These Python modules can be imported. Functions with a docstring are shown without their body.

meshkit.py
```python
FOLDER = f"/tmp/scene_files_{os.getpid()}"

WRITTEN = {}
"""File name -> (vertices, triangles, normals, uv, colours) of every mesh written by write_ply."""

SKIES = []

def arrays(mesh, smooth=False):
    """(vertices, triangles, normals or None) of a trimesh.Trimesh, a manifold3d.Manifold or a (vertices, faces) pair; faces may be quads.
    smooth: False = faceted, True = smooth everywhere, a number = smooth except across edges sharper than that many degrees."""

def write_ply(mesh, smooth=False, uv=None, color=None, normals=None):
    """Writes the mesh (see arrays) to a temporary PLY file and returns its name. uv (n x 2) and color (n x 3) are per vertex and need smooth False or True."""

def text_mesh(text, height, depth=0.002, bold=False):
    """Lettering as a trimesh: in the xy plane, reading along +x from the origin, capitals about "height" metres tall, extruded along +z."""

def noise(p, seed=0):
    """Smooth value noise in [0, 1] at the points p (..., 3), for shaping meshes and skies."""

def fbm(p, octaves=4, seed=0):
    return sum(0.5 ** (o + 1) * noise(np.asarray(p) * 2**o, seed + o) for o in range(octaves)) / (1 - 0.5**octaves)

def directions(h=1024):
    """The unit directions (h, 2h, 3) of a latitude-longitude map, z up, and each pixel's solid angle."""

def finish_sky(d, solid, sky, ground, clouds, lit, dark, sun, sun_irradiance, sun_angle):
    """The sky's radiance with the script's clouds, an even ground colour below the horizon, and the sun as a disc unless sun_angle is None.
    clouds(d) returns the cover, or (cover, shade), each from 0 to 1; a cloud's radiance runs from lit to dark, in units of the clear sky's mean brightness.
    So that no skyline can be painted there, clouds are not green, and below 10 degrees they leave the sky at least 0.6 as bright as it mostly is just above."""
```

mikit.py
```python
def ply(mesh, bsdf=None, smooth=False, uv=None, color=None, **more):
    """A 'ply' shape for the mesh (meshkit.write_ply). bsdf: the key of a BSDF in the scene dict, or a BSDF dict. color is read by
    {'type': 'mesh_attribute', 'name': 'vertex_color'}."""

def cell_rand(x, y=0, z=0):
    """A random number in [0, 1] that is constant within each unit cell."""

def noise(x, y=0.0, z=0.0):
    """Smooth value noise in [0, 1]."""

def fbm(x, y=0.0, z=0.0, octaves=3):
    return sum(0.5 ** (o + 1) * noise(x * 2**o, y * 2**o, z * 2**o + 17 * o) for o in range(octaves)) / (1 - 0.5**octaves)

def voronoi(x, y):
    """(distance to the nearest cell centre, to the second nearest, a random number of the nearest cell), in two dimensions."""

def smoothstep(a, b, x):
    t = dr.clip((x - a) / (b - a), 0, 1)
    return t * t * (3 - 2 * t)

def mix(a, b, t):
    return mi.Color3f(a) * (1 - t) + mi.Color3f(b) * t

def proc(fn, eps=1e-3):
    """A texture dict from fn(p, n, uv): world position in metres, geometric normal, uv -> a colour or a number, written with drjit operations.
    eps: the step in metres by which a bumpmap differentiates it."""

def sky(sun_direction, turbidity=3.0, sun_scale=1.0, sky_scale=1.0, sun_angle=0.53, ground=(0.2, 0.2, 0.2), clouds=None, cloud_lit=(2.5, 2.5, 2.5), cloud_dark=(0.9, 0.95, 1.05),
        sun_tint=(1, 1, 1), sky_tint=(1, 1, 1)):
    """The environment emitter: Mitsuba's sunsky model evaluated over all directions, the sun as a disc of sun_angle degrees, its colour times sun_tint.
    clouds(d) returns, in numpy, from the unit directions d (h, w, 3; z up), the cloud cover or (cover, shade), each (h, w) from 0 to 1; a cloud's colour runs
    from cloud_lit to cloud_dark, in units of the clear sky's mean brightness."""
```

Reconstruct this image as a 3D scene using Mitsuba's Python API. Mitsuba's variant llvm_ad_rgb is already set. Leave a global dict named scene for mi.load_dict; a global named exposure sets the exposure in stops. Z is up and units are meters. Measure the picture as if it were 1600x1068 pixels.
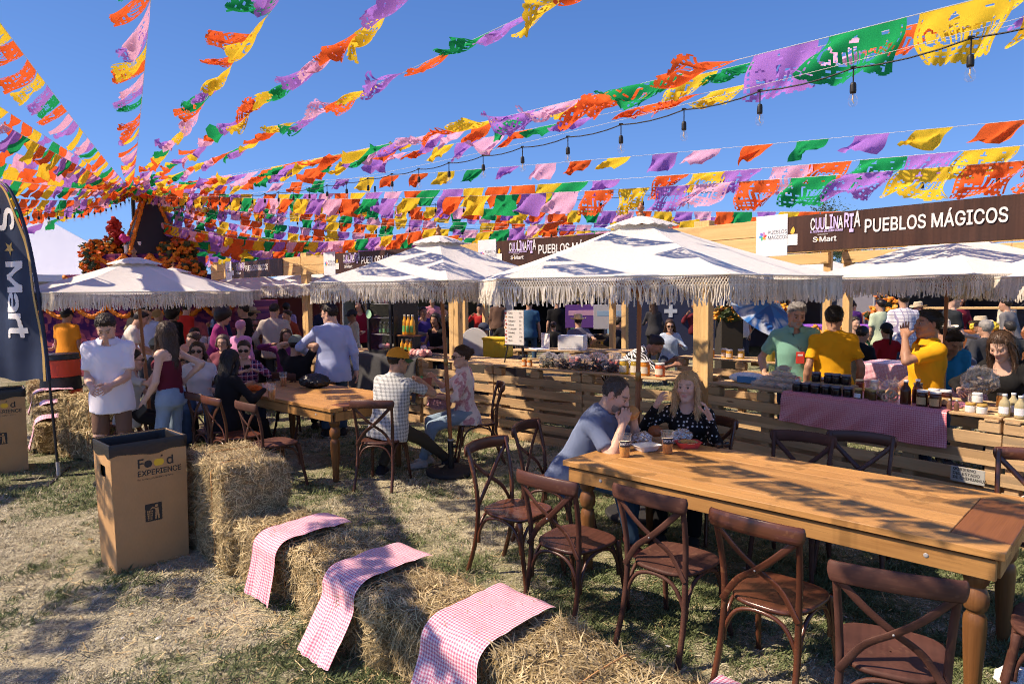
import math, random
import numpy as np, trimesh, shapely, shapely.geometry as sg
import drjit as dr, mitsuba as mi, mikit, meshkit
from mikit import proc, fbm, noise, voronoi, cell_rand, smoothstep, mix
rng = np.random.default_rng(7)
scene, labels, seen = {}, {}, {}

# ---------------------------------------------------------------- camera, sky, exposure
EYE, PITCH, ROLL = 1.9, 0.0735, 0.0107
scene['camera'] = {'type': 'perspective', 'fov': 73.72, 'fov_axis': 'x', 'near_clip': 0.05, 'far_clip': 2000.0,
    'to_world': mi.ScalarTransform4f().look_at(origin=[0, 0, EYE], target=[0, math.cos(PITCH), EYE - math.sin(PITCH)], up=[math.sin(ROLL), 0, math.cos(ROLL)])}
SUN = (-0.70, -0.14, 0.76)
scene['sky'] = mikit.sky(SUN, turbidity=2.1, sky_scale=0.74, ground=(0.2, 0.18, 0.13), sky_tint=(0.74, 0.94, 1.38), sun_tint=(1.03, 1.0, 1.0))
exposure = 2.2

# ---------------------------------------------------------------- naming
def fresh(base):
    n = seen.get(base, 0); seen[base] = n + 1
    return base if n == 0 else f'{base}_{n:03d}'

def thing(name, label, cat, group=None, kind=None):
    k = fresh(name); labels[k] = {'label': label, 'category': cat}
    if group: labels[k]['group'] = group
    if kind: labels[k]['kind'] = kind
    return k

def tf(M):
    return mi.ScalarTransform4f(np.asarray(M, float).tolist())

def part(t, name, shape, M=None, label=None, kind=None):
    k = fresh(t + '__' + name); d = dict(shape)
    if M is not None: d['to_world'] = tf(M)
    scene[k] = d
    if label or kind:
        labels[k] = {}
        if label: labels[k]['label'] = label
        if kind: labels[k]['kind'] = kind
    return k

def solo(name, shape, label, cat, M=None, group=None, kind=None):
    k = thing(name, label, cat, group, kind); d = dict(shape)
    if M is not None: d['to_world'] = tf(M)
    scene[k] = d
    return k

def ground_piece(name, shape):
    scene[name] = shape; labels[name] = {'kind': 'structure'}

# ---------------------------------------------------------------- maths and meshes
def unit(v):
    v = np.asarray(v, float); return v / (np.linalg.norm(v) + 1e-12)

def place(x, y, z=0.0, deg=0.0, s=1.0):
    a = math.radians(deg); c, q = math.cos(a) * s, math.sin(a) * s
    return np.array([[c, -q, 0, x], [q, c, 0, y], [0, 0, s, z], [0, 0, 0, 1.0]])

def frame(o, x, y, z):
    M = np.eye(4); M[:3, 0], M[:3, 1], M[:3, 2], M[:3, 3] = x, y, z, o; return M

def mv(mesh, M):
    v, f = mesh[0], mesh[1]; M = np.asarray(M)
    return (np.asarray(v) @ M[:3, :3].T + M[:3, 3], f) + tuple(mesh[2:])

def join(ms):
    ms = list(ms); n = np.cumsum([0] + [len(m[0]) for m in ms])
    out = [np.vstack([m[0] for m in ms]), np.vstack([np.asarray(m[1]) + k for m, k in zip(ms, n)])]
    if all(len(m) > 2 for m in ms): out.append(np.vstack([m[2] for m in ms]))
    return tuple(out)

def tri(f):
    f = np.asarray(f, int)
    return np.vstack([f[:, [0, 1, 2]], f[:, [0, 2, 3]]]) if f.shape[1] == 4 else f

def cbox(sx, sy, sz, c=0.004, uo=0.0, vo=0.0):
    """A box with chamfered edges about the origin, with uv (along x, across)."""
    h = np.array([sx, sy, sz]) / 2; v = []; cube = np.array([[x, y, z] for x in (-1, 1) for y in (-1, 1) for z in (-1, 1)])
    for k in cube:
        for a in range(3):
            p = k * (h - c); p[a] = k[a] * h[a]; v.append(p)
    v = np.array(v); hull = trimesh.Trimesh(v, CBOX_F, process=False)
    uv = np.stack([v[:, 0] + uo, v[:, 1] + v[:, 2] + vo], 1)
    return v, CBOX_F, uv

def _cbox_faces():
    v = []
    for k in [[x, y, z] for x in (-1, 1) for y in (-1, 1) for z in (-1, 1)]:
        for a in range(3):
            p = np.array(k) * 0.9; p[a] = k[a]; v.append(p)
    hull = trimesh.convex.convex_hull(np.array(v)); near = [int(np.argmin(((np.array(v) - q) ** 2).sum(1))) for q in hull.vertices]
    return np.array(near)[hull.faces]
CBOX_F = _cbox_faces()

def tube(pts, r, n=8, cap=True, flat=None):
    """A tube along pts; r a number or one per point; flat: (ratio, up) squeezes the section along up. uv = (length, round)."""
    p = np.asarray(pts, float); r = np.broadcast_to(np.asarray(r, float), (len(p),))
    t = np.gradient(p, axis=0); t /= np.linalg.norm(t, axis=1, keepdims=True) + 1e-12
    up = np.array(flat[1], float) if flat is not None else (np.array([0, 0, 1.0]) if abs(t[:, 2]).mean() < 0.8 else np.array([0, 1.0, 0]))
    a = np.cross(t, up); a /= np.linalg.norm(a, axis=1, keepdims=True) + 1e-12; b = np.cross(a, t)
    q = flat[0] if flat is not None else 1.0
    th = np.arange(n) * 2 * np.pi / n
    v = p[:, None] + r[:, None, None] * (np.cos(th)[None, :, None] * a[:, None] + q * np.sin(th)[None, :, None] * b[:, None])
    L = np.concatenate([[0], np.cumsum(np.linalg.norm(np.diff(p, axis=0), axis=1))])
    uv = np.stack([np.repeat(L, n), np.tile(th / 6.283 * 0.1, len(p))], 1)
    i, j = np.meshgrid(np.arange(len(p) - 1), np.arange(n), indexing='ij')
    f = np.stack([i * n + j, i * n + (j + 1) % n, (i + 1) * n + (j + 1) % n, (i + 1) * n + j], -1).reshape(-1, 4)
    f = tri(f); v = v.reshape(-1, 3)
    if cap:
        m = len(v); v = np.vstack([v, p[0], p[-1]]); uv = np.vstack([uv, uv[0], uv[-1]])
        k = np.arange(n); e = (len(p) - 1) * n
        f = np.vstack([f, np.stack([(k + 1) % n, k, np.full(n, m)], 1), np.stack([e + k, e + (k + 1) % n, np.full(n, m + 1)], 1)])
    return v, f, uv

def lathe(prof, n=20):
    """A solid of revolution about z from (radius, z) pairs; uv = (z, round)."""
    prof = np.asarray(prof, float); th = np.arange(n) * 2 * np.pi / n
    v = np.stack([prof[:, None, 0] * np.cos(th), prof[:, None, 0] * np.sin(th), np.repeat(prof[:, 1:2], n, 1)], -1).reshape(-1, 3)
    i, j = np.meshgrid(np.arange(len(prof) - 1), np.arange(n), indexing='ij')
    f = tri(np.stack([i * n + j, i * n + (j + 1) % n, (i + 1) * n + (j + 1) % n, (i + 1) * n + j], -1).reshape(-1, 4))
    uv = np.stack([np.repeat(prof[:, 1], n), np.tile(th / 6.283 * 0.3, len(prof))], 1)
    return v, f, uv

def sheet(P, uv=None):
    """A grid of points (a, b, 3) as a surface."""
    a, b = P.shape[:2]; i, j = np.meshgrid(np.arange(a - 1), np.arange(b - 1), indexing='ij')
    f = tri(np.stack([i * b + j, (i + 1) * b + j, (i + 1) * b + j + 1, i * b + j + 1], -1).reshape(-1, 4))
    return (P.reshape(-1, 3), f) + (() if uv is None else (uv.reshape(-1, 2),))

def curve(pts, n=16):
    """A smooth curve through a few points (Catmull-Rom)."""
    p = np.asarray(pts, float); p = np.vstack([2 * p[0] - p[1], p, 2 * p[-1] - p[-2]]); out = []
    k = len(p) - 3
    for s in np.linspace(0, k - 1e-6, n):
        i = int(s); t = s - i; a, b, c, d = p[i:i + 4]
        out.append(0.5 * ((2 * b) + (c - a) * t + (2 * a - 5 * b + 4 * c - d) * t * t + (3 * b - a - 3 * c + d) * t ** 3))
    return np.array(out)

def shape(mesh, bsdf, smooth=True, color=None):
    v, f = mesh[0], mesh[1]; uv = mesh[2] if len(mesh) > 2 else None
    if color is not None and np.ndim(color) == 1: color = np.tile(np.asarray(color, float), (len(v), 1))
    return mikit.ply((v, f), bsdf, smooth=smooth, uv=uv if smooth in (True, False) else None, color=color)

def flat(mesh, bsdf, color=None):
    """Faceted, keeping uv: each face gets its own corners."""
    v, f = np.asarray(mesh[0]), np.asarray(mesh[1]); i = f.ravel()
    m = (v[i], np.arange(len(i)).reshape(-1, 3)) + ((mesh[2][i],) if len(mesh) > 2 else ())
    if color is not None and np.ndim(color) == 2: color = np.asarray(color)[i]
    return shape(m, bsdf, False, color)

def word(text, height, depth=0.002, bold=False, sx=1.0, col=None):
    m = meshkit.text_mesh(text, height, depth, bold); v = np.array(m.vertices); v[:, 0] *= sx
    return v, np.array(m.faces)

def centred(m):
    v = m[0] - [(m[0][:, 0].min() + m[0][:, 0].max()) / 2, 0, 0]; return (v,) + tuple(m[1:])

def poly(pts, depth):
    m = trimesh.creation.extrude_polygon(pts if hasattr(pts, 'area') else sg.Polygon(pts), depth, engine='earcut'); return np.array(m.vertices), np.array(m.faces)

# ---------------------------------------------------------------- smooth fields: bodies, clothes, hair
class Field:
    def __init__(s, lo, hi, h):
        s.h = h; s.lo = np.asarray(lo, float); n = np.ceil((np.asarray(hi) - s.lo) / h).astype(int) + 1
        s.ax = [(s.lo[k] + h * np.arange(n[k])).astype(np.float32) for k in range(3)]
        s.F = np.full(n, 0.2, np.float32)
    def put(s, fn, lo, hi, k=0.02, cut=False):
        w = [slice(max(0, int((lo[a] - s.lo[a]) / s.h) - 1), max(0, int((hi[a] - s.lo[a]) / s.h) + 3)) for a in range(3)]
        X, Y, Z = s.ax[0][w[0]][:, None, None], s.ax[1][w[1]][None, :, None], s.ax[2][w[2]][None, None, :]
        if 0 in (X.size, Y.size, Z.size): return s
        d = fn(X, Y, Z); F = s.F[tuple(w)]
        if cut:
            g = np.maximum(k - np.abs(F + d), 0) / k; s.F[tuple(w)] = np.maximum(F, -d) + g * g * k / 4
        else:
            g = np.maximum(k - np.abs(F - d), 0) / k; s.F[tuple(w)] = np.minimum(F, d) - g * g * k / 4
        return s
    def cone(s, p, q, r0, r1, k=0.02, cut=False, end=False):
        p, q = np.asarray(p, float), np.asarray(q, float); u = q - p; L2 = u @ u + 1e-9; m = max(r0, r1) + 0.05
        def fn(X, Y, Z):
            t = ((X - p[0]) * u[0] + (Y - p[1]) * u[1] + (Z - p[2]) * u[2]) / L2; c = np.clip(t, 0, 1)
            d = np.sqrt((X - p[0] - c * u[0]) ** 2 + (Y - p[1] - c * u[1]) ** 2 + (Z - p[2] - c * u[2]) ** 2) - (r0 + (r1 - r0) * c)
            return np.maximum(d, (t - 1) * math.sqrt(L2)) if end else d
        return s.put(fn, np.minimum(p, q) - m, np.maximum(p, q) + m, k, cut)
    def ell(s, c, r, k=0.02, cut=False, R=None):
        c = np.asarray(c, float); r = np.asarray(r, float); m = r.max() + 0.05
        def fn(X, Y, Z):
            x, y, z = X - c[0], Y - c[1], Z - c[2]
            if R is not None: x, y, z = (R[0, i] * x + R[1, i] * y + R[2, i] * z for i in range(3))
            g = np.sqrt((x / r[0]) ** 2 + (y / r[1]) ** 2 + (z / r[2]) ** 2)
            return (g - 1) * r.min() * np.maximum(1, np.minimum(g, 2) * 0.7)
        return s.put(fn, c - m, c + m, k, cut)
    def loft(s, keys, M, k=0.03, cut=False):
        """keys: rows (z, half width, half depth, forward offset) in the frame M."""
        keys = np.asarray(keys, float); o, R = M[:3, 3], M[:3, :3]; zz = np.linspace(keys[0, 0], keys[-1, 0], 12)
        pts = np.array([o + R @ np.array([sx * 0.3, sy * 0.3, z]) for z in (keys[0, 0] - .05, keys[-1, 0] + .05) for sx in (-1, 1) for sy in (-1, 1)])
        def fn(X, Y, Z):
            x, y, z = (R[0, i] * (X - o[0]) + R[1, i] * (Y - o[1]) + R[2, i] * (Z - o[2]) for i in range(3))
            a, b, c = (np.interp(z, keys[:, 0], keys[:, i]).astype(np.float32) for i in (1, 2, 3))
            g = np.sqrt((x / a) ** 2 + ((y - c) / b) ** 2 + 1e-6); d = (g - 1) * np.minimum(a, b) * 0.9
            e = np.maximum(keys[0, 0] - z, z - keys[-1, 0]); return np.maximum(d, e)
        return s.put(fn, pts.min(0), pts.max(0), k, cut)
    def plane(s, p, n):
        """Keeps the side that n points away from."""
        X, Y, Z = s.ax[0][:, None, None], s.ax[1][None, :, None], s.ax[2][None, None, :]
        s.F = np.maximum(s.F, (X - p[0]) * n[0] + (Y - p[1]) * n[1] + (Z - p[2]) * n[2]).astype(np.float32); return s
    def folds(s, amp, freq, seed, stretch=(1, 1, 0.6)):
        g = np.random.default_rng(seed); X, Y, Z = s.ax[0][:, None, None], s.ax[1][None, :, None], s.ax[2][None, None, :]; w = 0
        for i in range(4):
            d = g.normal(size=3) * stretch; d = d / np.linalg.norm(d) * freq * g.uniform(0.6, 1.5); e = g.normal(size=3) * freq * 0.4
            w = w + np.sin(d[0] * X + d[1] * Y + d[2] * Z + 1.3 * np.sin(e[0] * X + e[1] * Y + e[2] * Z) + g.uniform(0, 6))
        s.F = (s.F + amp * 0.4 * w).astype(np.float32); return s
    def mesh(s):
        F = s.F.copy(); F[[0, -1]] = .2; F[:, [0, -1]] = .2; F[:, :, [0, -1]] = .2
        I = F < 0; n = np.array(F.shape)
        if not I.any(): return np.zeros((3, 3)), np.array([[0, 1, 2]])
        off = np.array([[a, b, c] for a in (0, 1) for b in (0, 1) for c in (0, 1)])
        cnt = sum(I[a:n[0] - 1 + a, b:n[1] - 1 + b, c:n[2] - 1 + c].astype(np.int8) for a, b, c in off)
        idx = np.argwhere((cnt > 0) & (cnt < 8)); val = np.stack([F[tuple((idx + o).T)] for o in off], 1)
        acc = np.zeros((len(idx), 3)); num = np.zeros((len(idx), 1))
        for i in range(8):
            for a in range(3):
                if off[i][a] == 0:
                    j = i + (4, 2, 1)[a]; A, B = val[:, i], val[:, j]; x = (A < 0) != (B < 0)
                    t = np.where(x, A / np.where(x, A - B, 1), 0)
                    p = np.repeat(off[i][None].astype(float), len(idx), 0); p[:, a] += t
                    acc += p * x[:, None]; num += x[:, None]
        V = s.lo + s.h * (idx + acc / num); M = np.full(n, -1); M[tuple(idx.T)] = np.arange(len(idx)); quads = []
        for a in range(3):
            b, c = (a + 1) % 3, (a + 2) % 3; lo = [slice(0, n[k] - 1) for k in range(3)]; hi = list(lo); hi[a] = slice(1, n[a])
            e = np.argwhere(I[tuple(lo)] != I[tuple(hi)]); e = e[(e[:, b] > 0) & (e[:, c] > 0)]
            ub, uc = np.eye(3, dtype=int)[b], np.eye(3, dtype=int)[c]
            q = np.stack([M[tuple((e - ub - uc).T)], M[tuple((e - uc).T)], M[tuple(e.T)], M[tuple((e - ub).T)]], 1)
            ins = I[tuple(e.T)]; q[~ins] = q[~ins][:, ::-1]; quads.append(q)
        return V, tri(np.vstack(quads))

# ---------------------------------------------------------------- materials
VC = {'type': 'mesh_attribute', 'name': 'vertex_color'}
def pr(col, rough=0.7, **kw):
    c = {'type': 'rgb', 'value': list(col)} if isinstance(col, (tuple, list)) else col
    return {'type': 'principled', 'base_color': c, 'roughness': rough, **kw}
def two(b): return {'type': 'twosided', 'bsdf': b}
def bump(b, fn, scale, eps=1e-3): return {'type': 'bumpmap', 'height': proc(fn, eps), 'scale': scale, 'bsdf': b}
def mat(k, b, side=True):
    scene[k] = two(b) if side else b; return k
def plain(col, rough=0.6, **kw):
    """One BSDF per plain colour, shared by all that have it."""
    k = 'colour_' + '_'.join(f'{int(c * 1000):03d}' for c in col) + f'_{int(rough * 100)}' + ('_' + '_'.join(kw) if kw else '')
    if k not in scene: mat(k, pr(tuple(col), rough, **kw))
    return k

def patches(x, y, lib):
    """Where the lawn is green: a slow pattern of sines shared by soil and blades."""
    s = lib.sin
    a = s(1.7 * x + 0.9 * s(0.8 * y + 1.0)) * s(1.4 * y + 1.1 * s(1.1 * x)) + 0.6 * s(3.9 * x + 2.0 * s(1.9 * y)) * s(4.3 * y - 1.5 * s(2.3 * x + 2)) + 0.35 * s(9.7 * x + 3 * s(6.1 * y)) * s(8.9 * y + 2 * s(7.3 * x))
    return a + 0.28 * lib.tanh(0.8 * (x + 1.6)) + 0.55

def f_ground(p, n, uv):
    g = smoothstep(-0.25, 0.75, patches(p.x, p.y, dr)); f = fbm(p.x * 38, p.y * 38, 0, 4); w = fbm(p.x * 2.2, p.y * 2.2, 3, 3); fib = noise(p.x * 140 + 9 * noise(p.y * 20), p.y * 45, 1)
    straw = mix((0.17, 0.15, 0.095), (0.52, 0.475, 0.335), f * 0.6 + fib * 0.4); green = mix((0.075, 0.085, 0.04), (0.21, 0.225, 0.115), f)
    c = straw * (1 - g * 0.75) + green * (g * 0.75); soil = mi.Color3f(0.19, 0.14, 0.09) * (0.7 + 0.6 * f)
    return mix((0, 0, 0), (1, 1, 1), 0) + c * (1 - smoothstep(0.6, 0.78, w) * 0.6) + soil * (smoothstep(0.6, 0.78, w) * 0.6)
def h_ground(p, n, uv): return fbm(p.x * 30, p.y * 30, 0, 3) + 0.5 * noise(p.x * 110, p.y * 110)
mat('lawn_soil', bump(pr(proc(f_ground), 0.95, specular=0.1), h_ground, 0.02))
mat('blades', pr(VC, 0.7, specular=0.15))

def grain(uv, fx=1.2, fy=34.0):
    a = fbm(uv.x * fx + 5 * noise(uv.x * 0.7, uv.y * 4), uv.y * fy, 1.5, 3); b = noise(uv.x * 6, uv.y * 260); return a * 0.7 + b * 0.3
def f_table(p, n, uv):
    g = grain(uv); k = cell_rand(dr.floor(uv.y / 3), 2); w = noise(uv.x * 3 + 31 * k, uv.y * 7)
    c = mix((0.26, 0.118, 0.034), (0.55, 0.305, 0.105), g * 0.75 + 0.25 * w); c *= 0.82 + 0.3 * k
    s = smoothstep(0.66, 0.76, fbm(p.x * 7, p.y * 7, 2, 4)); v = dr.abs(uv.y - 3 * dr.floor(uv.y / 3) - 0.5); sc = smoothstep(0.80, 0.9, noise(uv.x * 3 + uv.y * 40, uv.y * 300)) * smoothstep(0.5, 0.7, noise(p.x * 6, p.y * 6)); return c * (1 - 0.32 * s) * (1 - 0.25 * sc)
mat('table_wood', bump(pr(proc(f_table), 0.47, specular=0.35), lambda p, n, uv: noise(uv.x * 4, uv.y * 150), 0.0006))
def f_table_dark(p, n, uv):
    g = grain(uv); return mix((0.13, 0.045, 0.016), (0.27, 0.105, 0.035), g)
mat('table_leg', pr(proc(lambda p, n, uv: mix((0.10, 0.040, 0.014), (0.25, 0.115, 0.04), grain(uv, 3, 30))), 0.35, specular=0.45))
mat('table_wood_dark', pr(proc(f_table_dark), 0.4, specular=0.4))
def f_pallet(p, n, uv):
    k = cell_rand(dr.floor(uv.y / 3), 5); g = grain(uv, 1.6, 26); d2, _, r = voronoi(uv.x * 2.2 + 13 * k, uv.y * 9)
    c = mix((0.33, 0.20, 0.095), (0.66, 0.47, 0.26), g * 0.6 + 0.4 * k); c = c * (0.72 + 0.45 * noise(uv.x * 2 + 9 * k, uv.y * 5 + 3)) * (0.78 + 0.4 * cell_rand(dr.floor(uv.y / 3), 9))
    knot = (1 - smoothstep(0.05, 0.13, d2)) * dr.select(r > 0.6, 1.0, 0.0); grey = smoothstep(0.5, 0.8, fbm(uv.x * 2 + k * 7, uv.y * 8, 4, 3))
    c = c * (1 - 0.65 * knot); return c * (1 - 0.4 * grey) + mi.Color3f(0.22, 0.18, 0.13) * (0.4 * grey)
mat('pallet_wood', bump(pr(proc(f_pallet), 0.85, specular=0.2), lambda p, n, uv: grain(uv, 1.6, 26), 0.003))
def f_pine(p, n, uv):
    k = cell_rand(dr.floor(uv.y / 3), 6); g = grain(uv, 0.8, 20); d2, _, r = voronoi(uv.x * 1.7 + 11 * k, uv.y * 7)
    c = mix((0.50, 0.30, 0.11), (0.78, 0.56, 0.27), g); knot = (1 - smoothstep(0.04, 0.14, d2)) * dr.select(r > 0.5, 1.0, 0.0); return c * (1 - 0.6 * knot)
mat('pine', bump(pr(proc(f_pine), 0.75, specular=0.25), lambda p, n, uv: grain(uv, 0.8, 20), 0.002))
def f_chair(p, n, uv):
    g = noise(uv.x * 5, uv.y * 90); w = fbm(p.x * 7, p.y * 7, p.z * 7, 2); c = mix((0.036, 0.0135, 0.0095), (0.102, 0.038, 0.025), g * 0.45 + w * 0.55)
    s = smoothstep(0.66, 0.74, noise(p.x * 60, p.y * 60, p.z * 60)) * smoothstep(0.5, 0.7, w); return c * (1 - 0.5 * s) + mi.Color3f(0.25, 0.12, 0.07) * (0.3 * s)
mat('chair_wood', pr(proc(f_chair), 0.42, specular=0.45, clearcoat=0.25, clearcoat_gloss=0.7))
mat('chair_wood_glossy', pr(proc(lambda p, n, uv: f_chair(p, n, uv) * mi.Color3f(1.35, 1.25, 1.0)), 0.28, specular=0.5, clearcoat=0.6, clearcoat_gloss=0.9))
mat('chair_wood_dull', pr(proc(lambda p, n, uv: f_chair(p, n, uv) * 0.85 + mi.Color3f(0.05, 0.028, 0.022) * fbm(p.x * 14, p.y * 14, p.z * 14, 3)), 0.6, specular=0.3))
def f_pole(p, n, uv): return mix((0.22, 0.075, 0.028), (0.40, 0.165, 0.065), grain(uv, 1.5, 60))
mat('pole_wood', pr(proc(f_pole), 0.42, specular=0.5))
mat('straw', pr(VC, 0.6, specular=0.25))
def f_bale(p, n, uv):
    a = noise(p.x * 55, p.y * 55, p.z * 130); b = fbm(p.x * 24, p.y * 24, p.z * 30, 3); return mix((0.09, 0.06, 0.025), (0.44, 0.335, 0.16), a * 0.4 + b * 0.6)
mat('bale_core', bump(pr(proc(f_bale), 0.95, specular=0.1), lambda p, n, uv: noise(p.x * 50, p.y * 50, p.z * 120), 0.03))
def f_card(p, n, uv):
    f = noise(p.x * 300, p.y * 300, p.z * 60); w = fbm(p.x * 6, p.y * 6, p.z * 6, 3); return mix((0.40, 0.235, 0.105), (0.53, 0.325, 0.155), f * 0.35 + w * 0.65)
mat('cardboard', bump(pr(proc(f_card), 0.75, specular=0.2), lambda p, n, uv: fbm(p.x * 4, p.y * 4, p.z * 4, 3), 0.02, 4e-3))
def f_canvas(p, n, uv):
    w = noise(uv.x * 240, uv.y * 240); s = fbm(p.x * 3, p.y * 3, p.z * 3, 4); return mix((0.60, 0.585, 0.56), (0.76, 0.75, 0.725), w * 0.3 + s * 0.7)
scene['canvas'] = {'type': 'principledthin', 'base_color': proc(f_canvas), 'roughness': 0.8, 'diff_trans': 0.22, 'spec_trans': 0.0, 'eta': 1.3}
mat('fringe', pr(VC, 0.9, specular=0.1))
def f_gingham(p, n, uv):
    a, b = (dr.select(dr.abs(t / 0.0165 - dr.floor(t / 0.0165) - 0.5) < 0.25, 1.0, 0.0) for t in (uv.x, uv.y)); k = a * 0.5 + b * 0.5
    return mix((0.83, 0.67, 0.72), (0.60, 0.145, 0.24), k)
mat('gingham', pr(proc(f_gingham), 0.28, specular=0.5))
mat('gingham_shaded', pr(proc(lambda p, n, uv: f_gingham(p, n, uv) * mi.Color3f(0.82, 0.52, 0.50)), 0.30, specular=0.5))  # gingham darkened and reddened so its colour holds the counter's shade
def f_brown(p, n, uv):
    k = noise(uv.x * 28, 0.5); l = noise(uv.x * 95, uv.y * 2.5); return mix((0.032, 0.014, 0.009), (0.085, 0.036, 0.022), 0.55 * k + 0.45 * l)
mat('banner_brown', pr(proc(f_brown), 0.45, specular=0.4))
def f_navy(p, n, uv): return mix((0.012, 0.02, 0.05), (0.03, 0.045, 0.095), fbm(p.x * 5, p.y * 5, p.z * 5, 3))
mat('navy_cloth', pr(proc(f_navy), 0.55, specular=0.3))
# clothes, skin, hair
mat('cloth', pr(VC, 0.85, specular=0.15, sheen=0.3))
mat('skin', pr(VC, 0.5, specular=0.35))
def f_hair(p, n, uv): return noise(p.x * 160, p.y * 160, p.z * 12)
mat('hair', bump(pr(VC, 0.45, specular=0.4), f_hair, 0.004))
def lines(t, per, w): return dr.select(dr.abs(t / per - dr.floor(t / per) - 0.5) < w, 1.0, 0.0)
def f_plaid_grey(p, n, uv):
    a = p.x + 0.5 * p.y; k = 0.4 * lines(a, 0.036, 0.2) + 0.4 * lines(p.z, 0.036, 0.2) + 0.2 * lines(a, 0.009, 0.3); return mix((0.62, 0.64, 0.64), (0.20, 0.22, 0.24), k)
mat('plaid_grey', pr(proc(f_plaid_grey), 0.85, specular=0.1))
def f_plaid_purple(p, n, uv):
    a = p.x + 0.4 * p.y; k, l = lines(a, 0.07, 0.25), lines(p.z, 0.07, 0.25); c = mix((0.36, 0.08, 0.13), (0.03, 0.02, 0.08), 0.5 * k + 0.5 * l)
    w = dr.maximum(lines(a + 0.02, 0.07, 0.06), lines(p.z + 0.02, 0.07, 0.06)); return c * (1 - w) + mi.Color3f(0.6, 0.42, 0.5) * w
mat('plaid_purple', pr(proc(f_plaid_purple), 0.85, specular=0.1))
def f_check_white(p, n, uv):
    a = p.x + 0.6 * p.y; k = dr.maximum(lines(a, 0.06, 0.09), lines(p.z, 0.06, 0.09)); return mix((0.72, 0.72, 0.78), (0.20, 0.17, 0.36), k * 0.8)
mat('check_white', pr(proc(f_check_white), 0.85, specular=0.1))
def f_floral(p, n, uv):
    a = fbm(p.x * 22 + p.y * 11, p.z * 14, p.y * 9, 3); b = noise(p.x * 60, p.y * 60, p.z * 60); return mix((0.80, 0.73, 0.72), (0.50, 0.16, 0.22), smoothstep(0.52, 0.62, a) * (0.5 + 0.5 * b))
mat('floral_pink', pr(proc(f_floral), 0.8, specular=0.15))
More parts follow.
